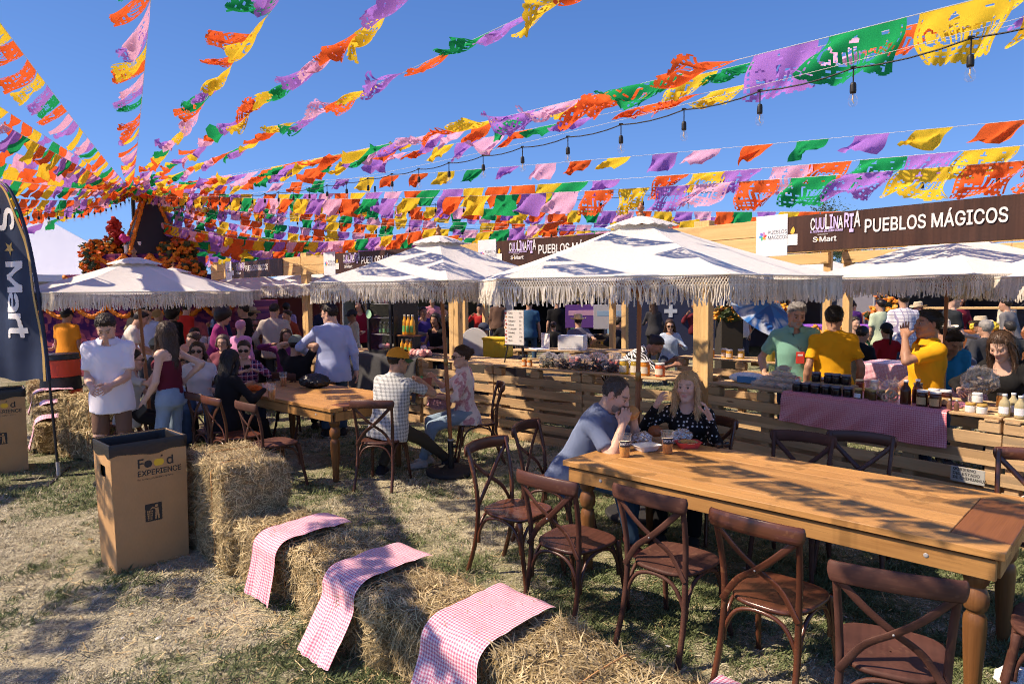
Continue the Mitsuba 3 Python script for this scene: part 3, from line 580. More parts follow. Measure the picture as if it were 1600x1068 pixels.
def feather():
    t = thing('feather_banner', 'tall dark blue feather banner with white sideways letters at the left edge', 'banner'); o = np.array([-4.80, 7.09, 0]); ax, ay = unit((-0.93, 0.36, 0)), unit((0.36, 0.93, 0))
    pole = curve([(0, 0, 0), (.05, 0, .9), (.12, 0, 1.7), (.22, 0, 2.35), (.36, 0, 2.8), (.53, 0, 3.06), (.72, 0, 3.12), (.88, 0, 3.02)], 40)
    L = lambda p: o + np.outer(np.asarray(p)[:, 0], ax) + np.outer(np.asarray(p)[:, 1], ay) + np.outer(np.asarray(p)[:, 2], [0, 0, 1])
    part(t, 'pole', shape(tube(L(pole), np.linspace(0.014, 0.006, 40), 8), BLACK))
    zs = np.linspace(1.02, 3.08, 50); edge = np.interp(zs, pole[:34, 2], pole[:34, 0]); us = np.linspace(0, 1, 26)
    wave = lambda x, z: 0.018 * np.sin(z * 5 + x * 6) + 0.012 * np.sin(x * 17 + z * 2) - 0.03 * np.sin(x * 3)
    right = edge + 0.006; left = np.full(50, 0.92); U, Zi = np.meshgrid(us, np.arange(50)); X = right[Zi] + (left[Zi] - right[Zi]) * U; Z = zs[Zi] + 0.02 * np.sin(X * 9) * (zs[Zi] < 1.1)
    part(t, 'cloth', shape(sheet(L(np.stack([X.ravel(), wave(X, Z).ravel(), Z.ravel()], 1)).reshape(50, 26, 3)), 'navy_cloth'))
    gold = np.stack([edge + 0.012, edge + 0.045], 1); G2 = np.stack([gold, np.stack([wave(gold[:, k], zs) - .004 for k in (0, 1)], 1), np.stack([zs, zs], 1)], -1); part(t, 'gold_trim', shape(sheet(L(G2.reshape(-1, 3)).reshape(50, 2, 3)), plain((0.50, 0.33, 0.10), 0.5)))
    part(t, 'sleeve', shape(tube(L(np.stack([edge - 0.004, 0 * edge, zs], 1)), 0.019, 8), 'navy_cloth'))
    def vert(mesh, x0, z0, n, b):
        """Lettering turned to read downwards: its own x runs down, its own y to the right (-x of the banner)."""
        m = trimesh.Trimesh(mesh[0], mesh[1], process=False).subdivide_to_size(0.05, 8); v = np.array(m.vertices); x, z = x0 - v[:, 1], z0 - v[:, 0]; part(t, n, shape((L(np.stack([x, wave(x, z) - 0.004 - v[:, 2], z], 1)), np.array(m.faces)), b, False))
    Wt = plain((0.74, 0.74, 0.76), 0.6); z = 2.86
    for ch, x0, adv in (('S', .66, .50), (None, 0, 0), ('M', .60, .40), ('a', .58, .24), ('r', .57, .17), ('t', .56, .2)):
        if ch is None:
            st = sg.Polygon([(0.075 * (1 if k % 2 == 0 else .42) * math.cos(k * math.pi / 5), 0.075 * (1 if k % 2 == 0 else .42) * math.sin(k * math.pi / 5)) for k in range(10)]); m = poly(st, .002); vert((m[0] + [.04, .10, 0], m[1]), .62, z + .02, 'star', plain((0.62, 0.42, 0.12), 0.5)); z -= .12
        else: vert(word(ch, .27, .002, True, 1.15), x0, z, 'letter', Wt); z -= adv * 0.86
    for d in (20, 110, 200, 290): part(t, 'foot', flat(cbox(0.42, 0.03, 0.014, 0.003), BLACK), place(o[0], o[1], 0.012, d) @ place(0.21, 0, 0))
    part(t, 'socket', shape(tube([o + [0, 0, .01], o + [0, 0, .16]], .02, 10), STEEL))
feather()

def drum():
    t = thing('traffic_drum', 'orange and black striped drum behind the left hay bales', 'drum', None); M = place(-7.55, 11.35); pr_ = lambda z: 0.31 - 0.03 * (z / 0.95)
    for i, (z0, z1, c) in enumerate(((.02, .36, (0.62, 0.07, 0.025)), (.36, .58, (0.02, 0.02, 0.02)), (.58, .86, (0.62, 0.07, 0.025)), (.86, .95, (0.02, 0.02, 0.02)))):
        k = [(pr_(z0) + .008, z0), (pr_(z0) + .012, z0 + .015), (pr_(z0), z0 + .03), (pr_(z1), z1 - .01), (pr_(z1) + .006, z1)]
        part(t, 'band', shape(lathe([(0, z0)] + k + [(0, z1)], 30), plain(c, 0.4)), M)
    part(t, 'base', shape(lathe([(0, 0), (.37, 0), (.37, .02), (.30, .035), (0, .035)], 30), BLACK), M)
drum()

# ---------------------------------------------------------------- umbrellas
def fringe_mesh(R, z, drop, seed, coarse=1.0):
    g = np.random.default_rng(seed); pts = []
    for i in range(6):
        a, b = (np.array([R * math.cos(t), R * math.sin(t)]) for t in (math.radians(60 * i), math.radians(60 * i + 60))); n = int(86 / coarse)
        s = (np.arange(n) + 0.5) / n; w = (1 - 0.03 * 4 * s * (1 - s))[:, None]; pts.append((a + (b - a) * s[:, None]) * w)
    p = np.vstack(pts); n = len(p); out = p / np.linalg.norm(p, axis=1, keepdims=True); tan = np.c_[-out[:, 1], out[:, 0]]; ms, cs = [], []
    net = 0.062; W = 0.0042 * coarse
    def strip(a, b, w, c, bend=None):
        """Three-sided cords from a to b (k, 3)."""
        m = (a + b) / 2 + (0 if bend is None else bend); rows = np.stack([a, m, b], 1); ang = np.arange(3) * 2.094
        off = np.cos(ang)[None, :, None] * np.c_[tan, 0 * tan[:, :1]][:len(a), None] * w + np.sin(ang)[None, :, None] * np.c_[out, 0 * out[:, :1]][:len(a), None] * w
        V = (rows[:, :, None] + off[:, None] * np.array([1, 1.1, 1.25])[None, :, None, None]).reshape(-1, 3); k = np.arange(len(a))[:, None] * 9
        F = np.vstack([k + np.array([r * 3 + j, r * 3 + (j + 1) % 3, r * 3 + 3 + (j + 1) % 3]) for r in (0, 1) for j in range(3)] + [k + np.array([r * 3 + j, r * 3 + 3 + (j + 1) % 3, r * 3 + 3 + j]) for r in (0, 1) for j in range(3)])
        ms.append((V, F)); cs.append(np.repeat(c, 9, 0))
    col = np.array([0.74, 0.69, 0.60]) * g.uniform(0.75, 1.12, (n, 1)); zz = np.full((n, 1), z); P = np.c_[p, zz]; Q = np.roll(P, -1, 0)
    for r in range(2):
        up, dn = P - [0, 0, r * net / 2], P - [0, 0, (r + 1) * net / 2]; strip(up, np.roll(dn, -1, 0), W * .8, col); strip(np.roll(up, -1, 0), dn, W * .8, col)
    L = drop * g.uniform(0.78, 1.08, (n, 1)); top = P - [0, 0, net - .004]; bot = top + np.c_[g.normal(0, .010, (n, 2)), -L]; strip(top, bot, W, col, np.c_[g.normal(0, .005, (n, 2)), np.zeros(n)])
    half = np.c_[(p + np.roll(p, -1, 0)) / 2, zz] - [0, 0, net - .006]; L = drop * g.uniform(0.6, 1.05, (n, 1)); strip(half, half + np.c_[g.normal(0, .012, (n, 2)), -L], W, col * 0.96, np.c_[g.normal(0, .006, (n, 2)), np.zeros(n)])
    return join(ms), np.vstack(cs)

def umbrella(x, y, deg, label, R=1.5, rim=2.0, tip=2.46, lean=(0, 0), coarse=1.0, seed=1, drop=0.125, base=True):
    """A six-sided fringed parasol; lean: how far the top stands off the foot."""
    t = thing('fringed_umbrella', label, 'umbrella', 'cream fringed market umbrellas'); M = place(x + lean[0], y + lean[1], 0, deg); V = [np.array([R * math.cos(math.radians(60 * i)), R * math.sin(math.radians(60 * i)), rim]) for i in range(6)]; A = np.array([0, 0, tip]); g = np.random.default_rng(seed)
    ms = []; r0 = 0.10
    for i in range(6):
        a, b = np.meshgrid(np.linspace(r0, 1, 14), np.linspace(0, 1, 14), indexing='ij'); E = V[i] + (V[(i + 1) % 6] - V[i]) * b[..., None]; E[..., :2] *= (1 - 0.03 * 4 * b * (1 - b))[..., None]
        P = A + (E - A) * a[..., None]; P[..., 2] -= 0.030 * a * 4 * b * (1 - b) + 0.02 * np.sin(a * math.pi); P[..., 2] += 0.004 * np.sin(b * 40) * a ** 6
        ms.append(sheet(P, np.stack([a * R, (b - .5) * a * R + 3 * i], -1)))
    cv = part(t, 'canopy', shape(join(ms), 'canvas'), M)
    ms = []
    for i in range(6):
        a, b = np.meshgrid(np.linspace(0.02, 1, 5), np.linspace(0, 1, 13), indexing='ij'); d = [np.array([math.cos(math.radians(60 * (i + k))), math.sin(math.radians(60 * (i + k))), 0]) for k in (0, 1)]
        E = (d[0] + (d[1] - d[0]) * b[..., None]) * 0.30; P = E * a[..., None]; P[..., 2] = tip + 0.025 - 0.085 * a ** 1.3 - 0.012 * np.sin(b * 3.14159 * 3) ** 2 * (a > .9); ms.append(sheet(P, np.stack([a, b + 3 * i], -1)))
    part(cv, 'vent_cap', shape(join(ms), 'canvas'), M)
    f, c = fringe_mesh(R * 0.998, rim - 0.004, drop, seed, coarse); part(cv, 'fringe', mikit.ply(f, 'fringe', smooth=False, color=c), M, kind='stuff')
    hem = []
    for i in range(6):
        s = np.linspace(0, 1, 12); E = V[i] + (V[(i + 1) % 6] - V[i]) * s[:, None]; E[:, :2] *= (1 - 0.03 * 4 * s * (1 - s))[:, None]; hem.append(tube(E, 0.007, 5))
    part(cv, 'hem', shape(join(hem), 'fringe', True, (0.72, 0.68, 0.6)), M)
    part(t, 'finial', shape(mv(lathe([(0, 0), (.03, 0), (.034, .012), (.022, .025), (.016, .04), (.026, .055), (.030, .07), (.018, .085), (.010, .095), (.012, .105), (0, .115)], 14), place(0, 0, tip + 0.02)), 'pole_wood'), M)
    for i in range(6): rb = part(t, 'rib', shape(tube([A - [0, 0, .06], V[i] * [.97, .97, 1] - [0, 0, .035]], 0.010, 6), 'pole_wood'), M)
    for i in range(6): part(t, 'strut', shape(tube([np.array([0, 0, rim - 0.12]), (A * .45 + V[i] * .55) - [0, 0, .06]], 0.008, 6), 'pole_wood'), M)
    top = np.array([x + lean[0], y + lean[1], tip]); bot = np.array([x, y, 0.30]); mid = bot + (top - bot) * 0.42
    part(t, 'pole', shape(tube([bot, mid], 0.0215, 12), 'pole_wood')); part(t, 'pole', shape(tube([mid - (top - bot) * .01, top], 0.019, 12), 'pole_wood')); part(t, 'ferrule', shape(tube([mid - (top - bot) * .03, mid + (top - bot) * .005], 0.0235, 12), plain((0.32, 0.2, 0.08), 0.3, metallic=0.8)))
    part(t, 'collar', shape(tube([top + (bot - top) * (tip - rim + .08) / tip, top + (bot - top) * (tip - rim + .16) / tip], 0.034, 12), 'pole_wood'))
    if base:
        bp = part(t, 'base_plate', shape(mv(lathe([(0, 0), (.25, 0), (.262, .012), (.262, .045), (.245, .058), (.06, .064), (0, .064)], 32), place(x, y)), plain((0.02, 0.02, 0.021), 0.7)))
        part(bp, 'pole_holder', shape(tube([(x, y, .05), (x, y, .36)], 0.030, 12), BLACK)); part(bp, 'knob', shape(tube([(x + .02, y - .02, .30), (x + .06, y - .05, .30)], 0.014, 8), BLACK))
        part(bp, 'ring', shape(tube([(x, y, .355), (x, y, .372)], 0.031, 12), STEEL))

umbrella(1.03, 5.62, -80, 'nearest fringed umbrella, large in the middle over the long table', R=1.50, lean=(0.03, 0.0), seed=1, rim=1.99, tip=2.48)
umbrella(-0.652, 7.05, -81, 'fringed umbrella left of the nearest one, its pole beside the woman in pink flowers', lean=(-0.09, 0), seed=2, R=1.38)
umbrella(-4.42, 8.25, -95, 'fringed umbrella on the left over the standing man in white', lean=(-0.10, 0), R=1.32, rim=1.94, tip=2.34, seed=3)
umbrella(4.42, 6.95, -115, 'fringed umbrella on the right before the large brown banner', R=1.5, rim=2.0, tip=2.46, seed=4, coarse=1.2)
umbrella(5.15, 5.35, -100, 'fringed umbrella at the right picture edge, only its corner in view', R=1.45, seed=5, rim=1.97)
umbrella(-3.3, 13.2, -84, 'distant fringed umbrella behind the left wooden post', R=1.5, seed=6, coarse=2.2, rim=2.05, tip=2.55)
umbrella(-6.1, 16.0, -80, 'distant fringed umbrella left of the first wooden kiosk post', R=1.5, seed=7, coarse=2.6)
umbrella(-6.2, 12.6, -92, 'fringed umbrella behind the left one, its tip before the altar', R=1.5, seed=8, coarse=2.0, tip=2.38, rim=1.97)
umbrella(4.55, 11.2, -80, 'distant fringed umbrella seen through the right kiosk', R=1.5, seed=9, coarse=2.0, rim=2.08, tip=2.55)
umbrella(-8.2, 15.5, -90, 'distant fringed umbrella at the left edge before the white tent', R=1.4, seed=10, coarse=2.6)

# ---------------------------------------------------------------- wooden kiosks
PIN = [flat(cbox(2.62, 0.095, 0.095, 0.004, 2.3 * k, 3 * k + .4), 'pine') for k in range(4)]
def post(t, x, y, deg, k=0, z=1.31): part(t, 'post', PIN[k % 4], place(x, y, z, deg) @ frame([0, 0, 0], [0, 0, 1], [1, 0, 0], [0, 1, 0]))
def beam(t, p, q, z, h=0.15, th=0.045, k=0, over=0.0):
    p, q = np.array(p), np.array(q); L = np.linalg.norm(q - p) + 2 * over; d = unit(q - p); M = place(*((p + q) / 2), z, math.degrees(math.atan2(d[1], d[0])))
    n = max(1, round(L / 2.0))
    for i in range(n): part(t, 'board', flat(cbox(L / n - .004, th, h, .004, 3.1 * k + i, 3 * (k + i) + .7), 'pine'), M @ place(-L / 2 + L / n * (i + .5), 0, 0))

def kiosk(F0, F1, B0, B1, label, seed):
    t = thing('wooden_kiosk', label, 'kiosk', None); F0, F1, B0, B1 = map(np.array, (F0, F1, B0, B1)); d = unit(F1 - F0); deg = math.degrees(math.atan2(d[1], d[0])); nrm = np.array([-d[1], d[0]])
    for i, (p, s) in enumerate(((F0, 1), (F1, -1), (B0, 1), (B1, -1))): post(t, *(p + d * 0.049 * s), deg, seed + i)
    for i, z in enumerate((2.315, 2.478)): beam(t, F0 - nrm * .073, F1 - nrm * .073, z, k=seed * 5 + i, h=.158)
    e = unit(B1 - B0); m = np.array([-e[1], e[0]])
    for i, z in enumerate((2.30, 2.465)): beam(t, B0 - m * .075, B1 - m * .075, z, k=seed * 7 + i, h=.15)
    beam(t, F0 + nrm * .06, B0 - m * .12, 2.45, k=seed * 9); beam(t, F1 + nrm * .06, B1 - m * .12, 2.45, k=seed * 11)
    return F0, d, nrm, deg

def logo_wheel(): 
    return [((0.62, .08, .06), 0), ((.75, .25, .45), 60), ((.20, .12, .5), 120), ((.05, .3, .6), 180), ((.05, .45, .25), 240), ((.7, .35, .05), 300)]
def banner(F0, d, nrm, deg, t0, t1, label, where):
    """The brown printed banner on a front beam, with its lettering standing a millimetre proud, and the white plaque beside it."""
    t = thing('printed_banner', label, 'banner', None); z0, H = 2.24, 0.322; o = F0 - nrm * 0.112 + d * t0; M = place(o[0], o[1], z0, deg); L = t1 - t0
    n = 24; xs = np.linspace(0, L, n); zs = np.linspace(0, H, 5); X, Z = np.meshgrid(xs, zs, indexing='ij'); Y = -0.004 * np.sin(X * 7) * np.sin(Z / H * 3.14)
    part(t, 'cloth', shape(sheet(np.stack([X, Y, Z], -1), np.stack([X, Z], -1)), 'banner_brown'), M)
    W, LI, Yl = plain((0.74, 0.73, 0.72), 0.6), plain((0.62, 0.50, 0.86), 0.6), plain((0.75, 0.48, 0.06), 0.6)
    F = np.array([[1, 0, 0, 0], [0, 0, -1, -0.006], [0, 1, 0, 0], [0, 0, 0, 1.0]])
    def put(mesh, x, z, b, nm='lettering'): part(t, nm, shape(mv((mesh[0], mesh[1]), F @ place(x, z, 0)), b, False), M)
    put(word('PUEBLOS M\u00c1GICOS', .105, .0015, True, .74), .70, .13, W)
    x = .22
    for i, (ch, hh) in enumerate((('C', .10), ('U', .10), ('U', .10), ('L', .125), ('I', .12), ('N', .10), ('A', .10), ('R', .12), ('I', .15), ('A', .125))):
        m = word(ch, hh, .0015, True, .46); put(m, x, .185 - (.04 if i == 8 else 0.0), LI if i % 3 else W); x += np.ptp(m[0][:, 0]) + .005
    put(word('EL FESTIVAL DEL BUEN COMER', .018, .0015, True, .80), .22, .158, LI); put(word('PRESENTADO POR', .009, .0015, False, .9), .29, .135, W)
    put(word('S', .045, .0015, True, 1.2), .245, .075, W); put(word('Mart', .045, .0015, True, 1.2), .305, .075, W)
    put(poly([(.014 * (1 if k % 2 == 0 else .42) * math.cos(k * math.pi / 5 + .3), .014 * (1 if k % 2 == 0 else .42) * math.sin(k * math.pi / 5 + .3)) for k in range(10)], .0015), .293, .095, Yl)
    part(t, 'printed_candle', shape(mv(poly(sg.box(0, .06, .10, .16), .0015), F), W, False), M); part(t, 'printed_flame', shape(mv(poly(sg.Polygon([(.035, .172), (.055, .168), (.068, .19), (.058, .222), (.04, .198)]).buffer(.006), .0015), F), Yl, False), M)
    if True:
        w = thing('white_plaque', 'white plaque with a pinwheel emblem left of the ' + where, 'sign', None); Mw = place(*(F0 - nrm * .118 + d * (t0 - .33)), z0 - .03, deg)
        part(w, 'board', flat(mv(cbox(.33, .006, .385, .002), place(.165, 0, .19)), plain((0.72, 0.74, 0.78), 0.4)), Mw)
        F2 = F.copy(); F2[1, 3] = -0.0035
        def pw(mesh, x, z, b): part(w, 'print', shape(mv((mesh[0], mesh[1]), F2 @ place(x, z, 0)), b, False), Mw)
        K = plain((0.03, 0.04, 0.07), 0.6); pw(word('PUEBLOS', .034, .001, False, .95), .125, .205, K); pw(word('M\u00c1GICOS', .034, .001, False, .92), .125, .155, K)
        for c, a in logo_wheel(): pw(mv(poly(sg.Polygon([(0.006, 0), (.022, -.012), (.040, .004), (.034, .016), (.018, .006)]).buffer(.002), .001), place(0, 0, 0, a)), .075, .19, plain(c, 0.5))

P0, P1, P2, P3 = (2.05, 7.30), (-0.80, 9.75), (-3.65, 12.2), (-6.6, 15.3)
KA = kiosk(P0, (4.33, 4.26), (4.40, 9.05), (6.7, 6.1), 'wooden kiosk on the right, pale posts and board beams around two sellers in yellow', 0)
KB = kiosk(P1, P0, (1.98, 12.2), (4.30, 9.20), 'wooden kiosk in the middle behind the nearest umbrellas', 1)
KC = kiosk(P2, P1, (-0.62, 14.9), (1.86, 12.32), 'wooden kiosk left of the middle, its corner post beside the standing man in pale blue', 2)
KD = kiosk(P3, P2, (-3.9, 18.0), (-1.0, 15.2), 'distant wooden kiosk on the left', 3)
banner(*KA, 1.03, 3.62, 'large brown banner with white lettering on the right kiosk', 'large right banner')
banner(*KB, 0.90, 3.45, 'brown banner with white lettering behind the nearest umbrella', 'banner behind the nearest umbrella')
banner(*KC, 1.06, 3.45, 'brown banner with white lettering behind the second umbrella', 'banner behind the second umbrella')
banner(*KD, 1.25, 3.6, 'small distant brown banner with white lettering on the left kiosk', 'small distant banner')

# ---------------------------------------------------------------- pallet counters
BLK = [flat(cbox(0.14, 0.09, 0.082, 0.005, 1.3 * k, 3 * k), 'pallet_wood') for k in range(4)]
def plank(L, w, th, k): return flat(cbox(L, w, th, 0.003, 1.7 * k, 3 * k), 'pallet_wood')
PLK = {}
def pk(L, w, th, k):
    q = (round(L, 2), w, th, k % 7)
    if q not in PLK: PLK[q] = plank(L, w, th, k % 7)
    return PLK[q]
def flat_pallet(M, L, D, label, seed):
    """Boards on blocks, its front long side on local -y, its underside at z = 0."""
    t = thing('wooden_pallet', label, 'pallet', 'wooden pallets making up the stall counters'); g = np.random.default_rng(seed); n = 6
    for i in range(n): part(t, 'board', pk(L, .105 if i in (0, n - 1) else .098, .019, seed + i), M @ place(0, -D / 2 + .06 + i * (D - .12) / (n - 1), .110 + g.uniform(-.002, .003), g.uniform(-.5, .5)))
    for u in (-1, 0, 1):
        part(t, 'stringer', pk(D, .095, .019, seed + 11), M @ place(u * (L / 2 - .06), 0, .091, 90))
        for v in (-1, 1): part(t, 'block', BLK[(seed + u + v) % 4], M @ place(u * (L / 2 - .075), v * (D / 2 - .055), .041 + .0))
def upright_pallet(M, L, H, label, seed):
    """A pallet on its edge: boards run along x, face on local -y."""
    t = thing('wooden_pallet', label, 'pallet', 'wooden pallets making up the stall counters'); g = np.random.default_rng(seed); n = 6; R = frame([0, 0, 0], [1, 0, 0], [0, 0, 1], [0, -1, 0])
    for i in range(n): part(t, 'board', pk(L, .095 if i % 2 else .105, .02, seed + 2 * i), M @ place(g.uniform(-.008, .008), -.06 - g.uniform(0, .005), .055 + i * (H - .11) / (n - 1)) @ R)
    for u in (-1, 0, 1):
        part(t, 'stringer', pk(H, .09, .09, seed + 5), M @ place(u * (L / 2 - .06), 0, H / 2) @ frame([0, 0, 0], [0, 0, 1], [0, 1, 0], [-1, 0, 0]))
    for i in range(3): part(t, 'board', pk(L, .10, .02, seed + 3 + i), M @ place(0, .058, .08 + i * (H - .16) / 2) @ R)

def counter(p, q, labels_up, labels_top, seed, depth=0.78):
    """A run of upright pallets with flat ones on top; the face is on the right-hand side of p -> q."""
    p, q = np.array(p), np.array(q); d = unit(q - p); n = np.array([-d[1], d[0]]); L = np.linalg.norm(q - p); k = len(labels_up); w = L / k; deg = math.degrees(math.atan2(d[1], d[0]))
    for i in range(k):
        c = p + d * w * (i + .5); upright_pallet(place(*(c + n * .09), .0, deg + (-.6, .5, 0)[i % 3]), w - .012, .825, labels_up[i], seed + i)
        flat_pallet(place(*(c + n * (depth / 2 - .0)), .828, deg + (.4, -.5, .2)[(i + 1) % 3]), w - .01, depth, labels_top[i], seed + 20 + i)
    return p, d, n, deg
up = 'wooden pallet standing on edge as counter front '; tp = 'wooden pallet laid flat as counter top '
CB = counter((-1.32, 9.80), (1.86, 7.06), [up + s for s in ('behind the woman in pink flowers', 'left of the eating man', 'behind the eating man and the pole')], [tp + s for s in ('with the black easel on it', 'under the bagged dried chillies', 'under the tall jars beside the umbrella pole')], 100)
CA = counter((2.00, 6.98), (4.32, 3.86), [up + s for s in ('right of the blonde woman', 'below the gingham counter cloth', 'at the right edge behind the white board')], [tp + s for s in ('under the plastic tubs', 'under the jam and honey jars', 'at the right picture edge')], 140)
CC = counter((-4.10, 12.2), (-1.36, 9.86), [up + s for s in ('below the orange and white poster', 'behind the man in pale blue', 'behind the grey counter cloth')], [tp + s for s in ('under the pan at the left stall', 'between the left post and the fridge', 'under the fridge and bottles')], 170)
CB2 = counter((2.35, 9.75), (3.75, 8.45), [up + 'at the inner side of the middle kiosk'], [tp + 'under the pickle jars inside the middle kiosk'], 200, .6)
CB3 = counter((-0.05, 11.15), (1.95, 10.5), [up + 'at the back left of the middle kiosk'], [tp + 'under the white carton in the middle kiosk'], 210, .6)
def on(C, s, t, z=0.949, a=0.0):
    """A spot on a counter: s metres along it, t in from its front edge."""
    p, d, n, deg = C; c = p + d * s + n * t; return place(c[0], c[1], z, deg + a)

# ---------------------------------------------------------------- cut-paper flags and string lights
ORDER = ['orange', 'yellow', 'green', 'purple', 'pink', 'orange', 'yellow', 'purple', 'pink', 'orange', 'green', 'purple', 'yellow', 'orange']
def cut_mask(na, nb):
    """True where the paper is left: dashes round the border, letters and slits cut from the middle, a scalloped foot."""
    a, b = np.meshgrid((np.arange(na) + .5) / na, (np.arange(nb) + .5) / nb, indexing='ij'); keep = np.ones((na, nb), bool)
    m = meshkit.text_mesh('Culinaria', 1.0, 0.01, True); V, F = np.array(m.vertices), np.array(m.faces); F = F[(V[F][:, :, 2] > .005).all(1)]; V = V[:, :2]; V = (V - V.min(0)) / np.ptp(V, axis=0)
    q = np.stack([(a - .12) / .76, (.66 - b) / .34], -1)
    for t in V[F]:
        d = (t[1, 0] - t[0, 0]) * (t[2, 1] - t[0, 1]) - (t[2, 0] - t[0, 0]) * (t[1, 1] - t[0, 1])
        if abs(d) < 1e-9: continue
        u = ((q[..., 0] - t[0, 0]) * (t[2, 1] - t[0, 1]) - (t[2, 0] - t[0, 0]) * (q[..., 1] - t[0, 1])) / d; w = ((t[1, 0] - t[0, 0]) * (q[..., 1] - t[0, 1]) - (q[..., 0] - t[0, 0]) * (t[1, 1] - t[0, 1])) / d
        keep &= ~((u >= 0) & (w >= 0) & (u + w <= 1))
    dash = (np.floor(a * 22) % 2 == 0) & (np.abs(b - .86) < .5 / nb) | (np.floor(b * 16) % 2 == 0) & ((np.abs(a - .05) < .5 / na) | (np.abs(a - .95) < .5 / na)) & (b > .12)
    tul = (np.abs(a - .42) < .05 * np.clip((b - .10) / .12, 0, 1)) & (b > .10) & (b < .24) | (np.abs(a - .74) < .04) & (np.abs(b - .17) < .03) | (np.floor(a * 22) % 2 == 0) & (np.abs(b - .75) < .02) & (np.abs(a - .5) < .3)
    scal = b > 1 - .045 * (1 - np.abs(np.sin(a * math.pi * 9)))
    return keep & ~dash & ~tul & ~scal
MASKS = {2: cut_mask(60, 44), 1: cut_mask(30, 22)}

def flag(c, t, w, h, th0, th1, twist, wind, seed, res, calm=1.0):
    """One sheet of plastic paper hung by its top edge and lifted by the wind."""
    g = np.random.default_rng(seed); na, nb = {2: (60, 44), 1: (30, 22), 0: (9, 7)}[res]
    a = np.linspace(-.5, .5, na + 1); b = np.linspace(0, 1, nb + 1); A, B = np.meshgrid(a, b, indexing='ij')
    th = th0 + (th1 - th0) * B ** 0.8 + calm * (twist * A * B + 0.5 * twist * np.sin(A * 7 + seed) * B ** 2 + 0.35 * np.sin(B * 6 + A * 5 + seed * 1.7))
    yaw = calm * 0.5 * np.sin(A * 5.5 + B * 4 + seed) * B + g.uniform(-.3, .3); wx, wy = wind
    dx, dy = wx * np.cos(yaw) - wy * np.sin(yaw), wx * np.sin(yaw) + wy * np.cos(yaw)
    D = np.stack([np.sin(th) * dx, np.sin(th) * dy, -np.cos(th)], -1); P = np.concatenate([np.zeros((na + 1, 1, 3)), np.cumsum((D[:, 1:] + D[:, :-1]) / 2 * h / nb, 1)], 1)
    nrm = np.cross(np.broadcast_to(t, D.shape), D); nrm /= np.linalg.norm(nrm, axis=-1, keepdims=True) + 1e-3
    P = P + nrm * (0.4 + 0.6 * calm) * (0.035 * B ** .8 * np.sin(A * g.uniform(5, 11) + B * g.uniform(2, 7) + g.uniform(0, 6)) + .02 * B * np.sin(A * 17 + B * 3 + seed))[..., None]
    P = c + A[..., None] * w * t * (1 - 0.16 * (B[..., None] ** 2) * g.uniform(0, 1.4)) + P
    v, f = sheet(P)[:2]
    if res:
        k = MASKS[res].ravel(); f = np.vstack([f[:len(f) // 2][k], f[len(f) // 2:][k]])
    return v, f

def picado(A, B, label, sag=0.25, step=0.50, w=0.42, h=0.31, wind=(-1, 0.15), lift=(0.7, 1.3), near=None, seed=0, skip=0.3, gap=0.05, calm=1.0, lift2=None, tail=None, group='strings of cut-paper flags fanning out from the altar', t_end=1.0):
    """A line of flags from the altar mast A out to B."""
    A, B = np.array(A, float), np.array(B, float); L = np.linalg.norm(B - A); g = np.random.default_rng(seed); at = lambda s: A + (B - A) * s - np.array([0, 0, sag * 4 * s * (1 - s)])
    t = thing('cut_paper_string', label, 'bunting', group); part(t, 'cord', shape(tube(np.array([at(s) for s in np.linspace(0, 1, 30)]), 0.0028, 4, False), WHITE))
    n = int((L - skip) / step); o = g.integers(0, 14)
    for i in range(n):
        s = (skip + (i + .5) * step + g.uniform(-.04, .04)) / L
        if s > t_end or g.uniform() < gap: continue
        p = at(s); d = unit(at(min(s + .01, 1.02)) - at(s - .01)); 
        if p[1] < -1.0 and False: continue
        dist = np.linalg.norm(p - [0, 0, EYE]); res = (2 if dist < 5.2 else 1 if dist < 8.8 else 0) if p[1] > 0 else 0
        th = g.uniform(*(lift if lift2 is None or n - 1 - i > 4 else lift2)); part(t, 'flag', shape(flag(p, d, w, h, th * g.uniform(.35, .8), th * g.uniform(.9, 1.35), g.normal(0, .75), wind, int(g.integers(1, 9999)), res, calm), 'flag_' + ((tail or {}).get(n - 1 - i) or ORDER[(i + o) % 14])))

APEX = np.array((-9.822, 18.000, 4.634))
def far(p, q, k):
    """Carries the line from p through q on past q, k metres."""
    return q + unit(q - p) * k
S = 'string of cut-paper flags '
OVER = [  # image-independent ends: where each string passes, and its height there
    (S + 'second from the left at the top, running up the left edge', (-3.171, 4.400, 3.659), 3.2, (0.9, 1.45)),
    (S + 'rising almost straight up from the altar to the top edge', (-2.085, 4.100, 3.610), 3.2, (0.95, 1.5)),
    (S + 'reaching the top edge right of the straight one, yellow flag last', (-1.405, 4.200, 3.644), 3.0, (0.95, 1.6)),
    (S + 'reaching the top edge near the middle, orange flag last', (-0.741, 4.300, 3.678), 3.0, (0.95, 1.6)),
    (S + 'reaching the top edge right of the middle, green flag last', (0.186, 4.300, 3.668), 3.0, (1.0, 1.6)),
]
for i, (l, q, k, lift) in enumerate(OVER):
    q = np.array(q); picado(APEX, far(APEX, q, k), l, sag=0.10, lift=lift, seed=10 + i, step=0.44, w=.36, h=.29, calm=.45 if i < 2 else .8)
picado(APEX, far(APEX, np.array((-4.817, 6.600, 3.626)), 5), S + 'leaving the left edge below the topmost one', sag=0.1, seed=21, step=.42, w=.35, h=.28, lift=(.8, 1.3), calm=.5)
picado(APEX, far(APEX, np.array((-6.613, 9.000, 3.571)), 6), S + 'lowest of the left strings above the feather banner', sag=0.15, seed=22, step=.42, w=.35, h=.28, lift=(.8, 1.3), calm=.5)
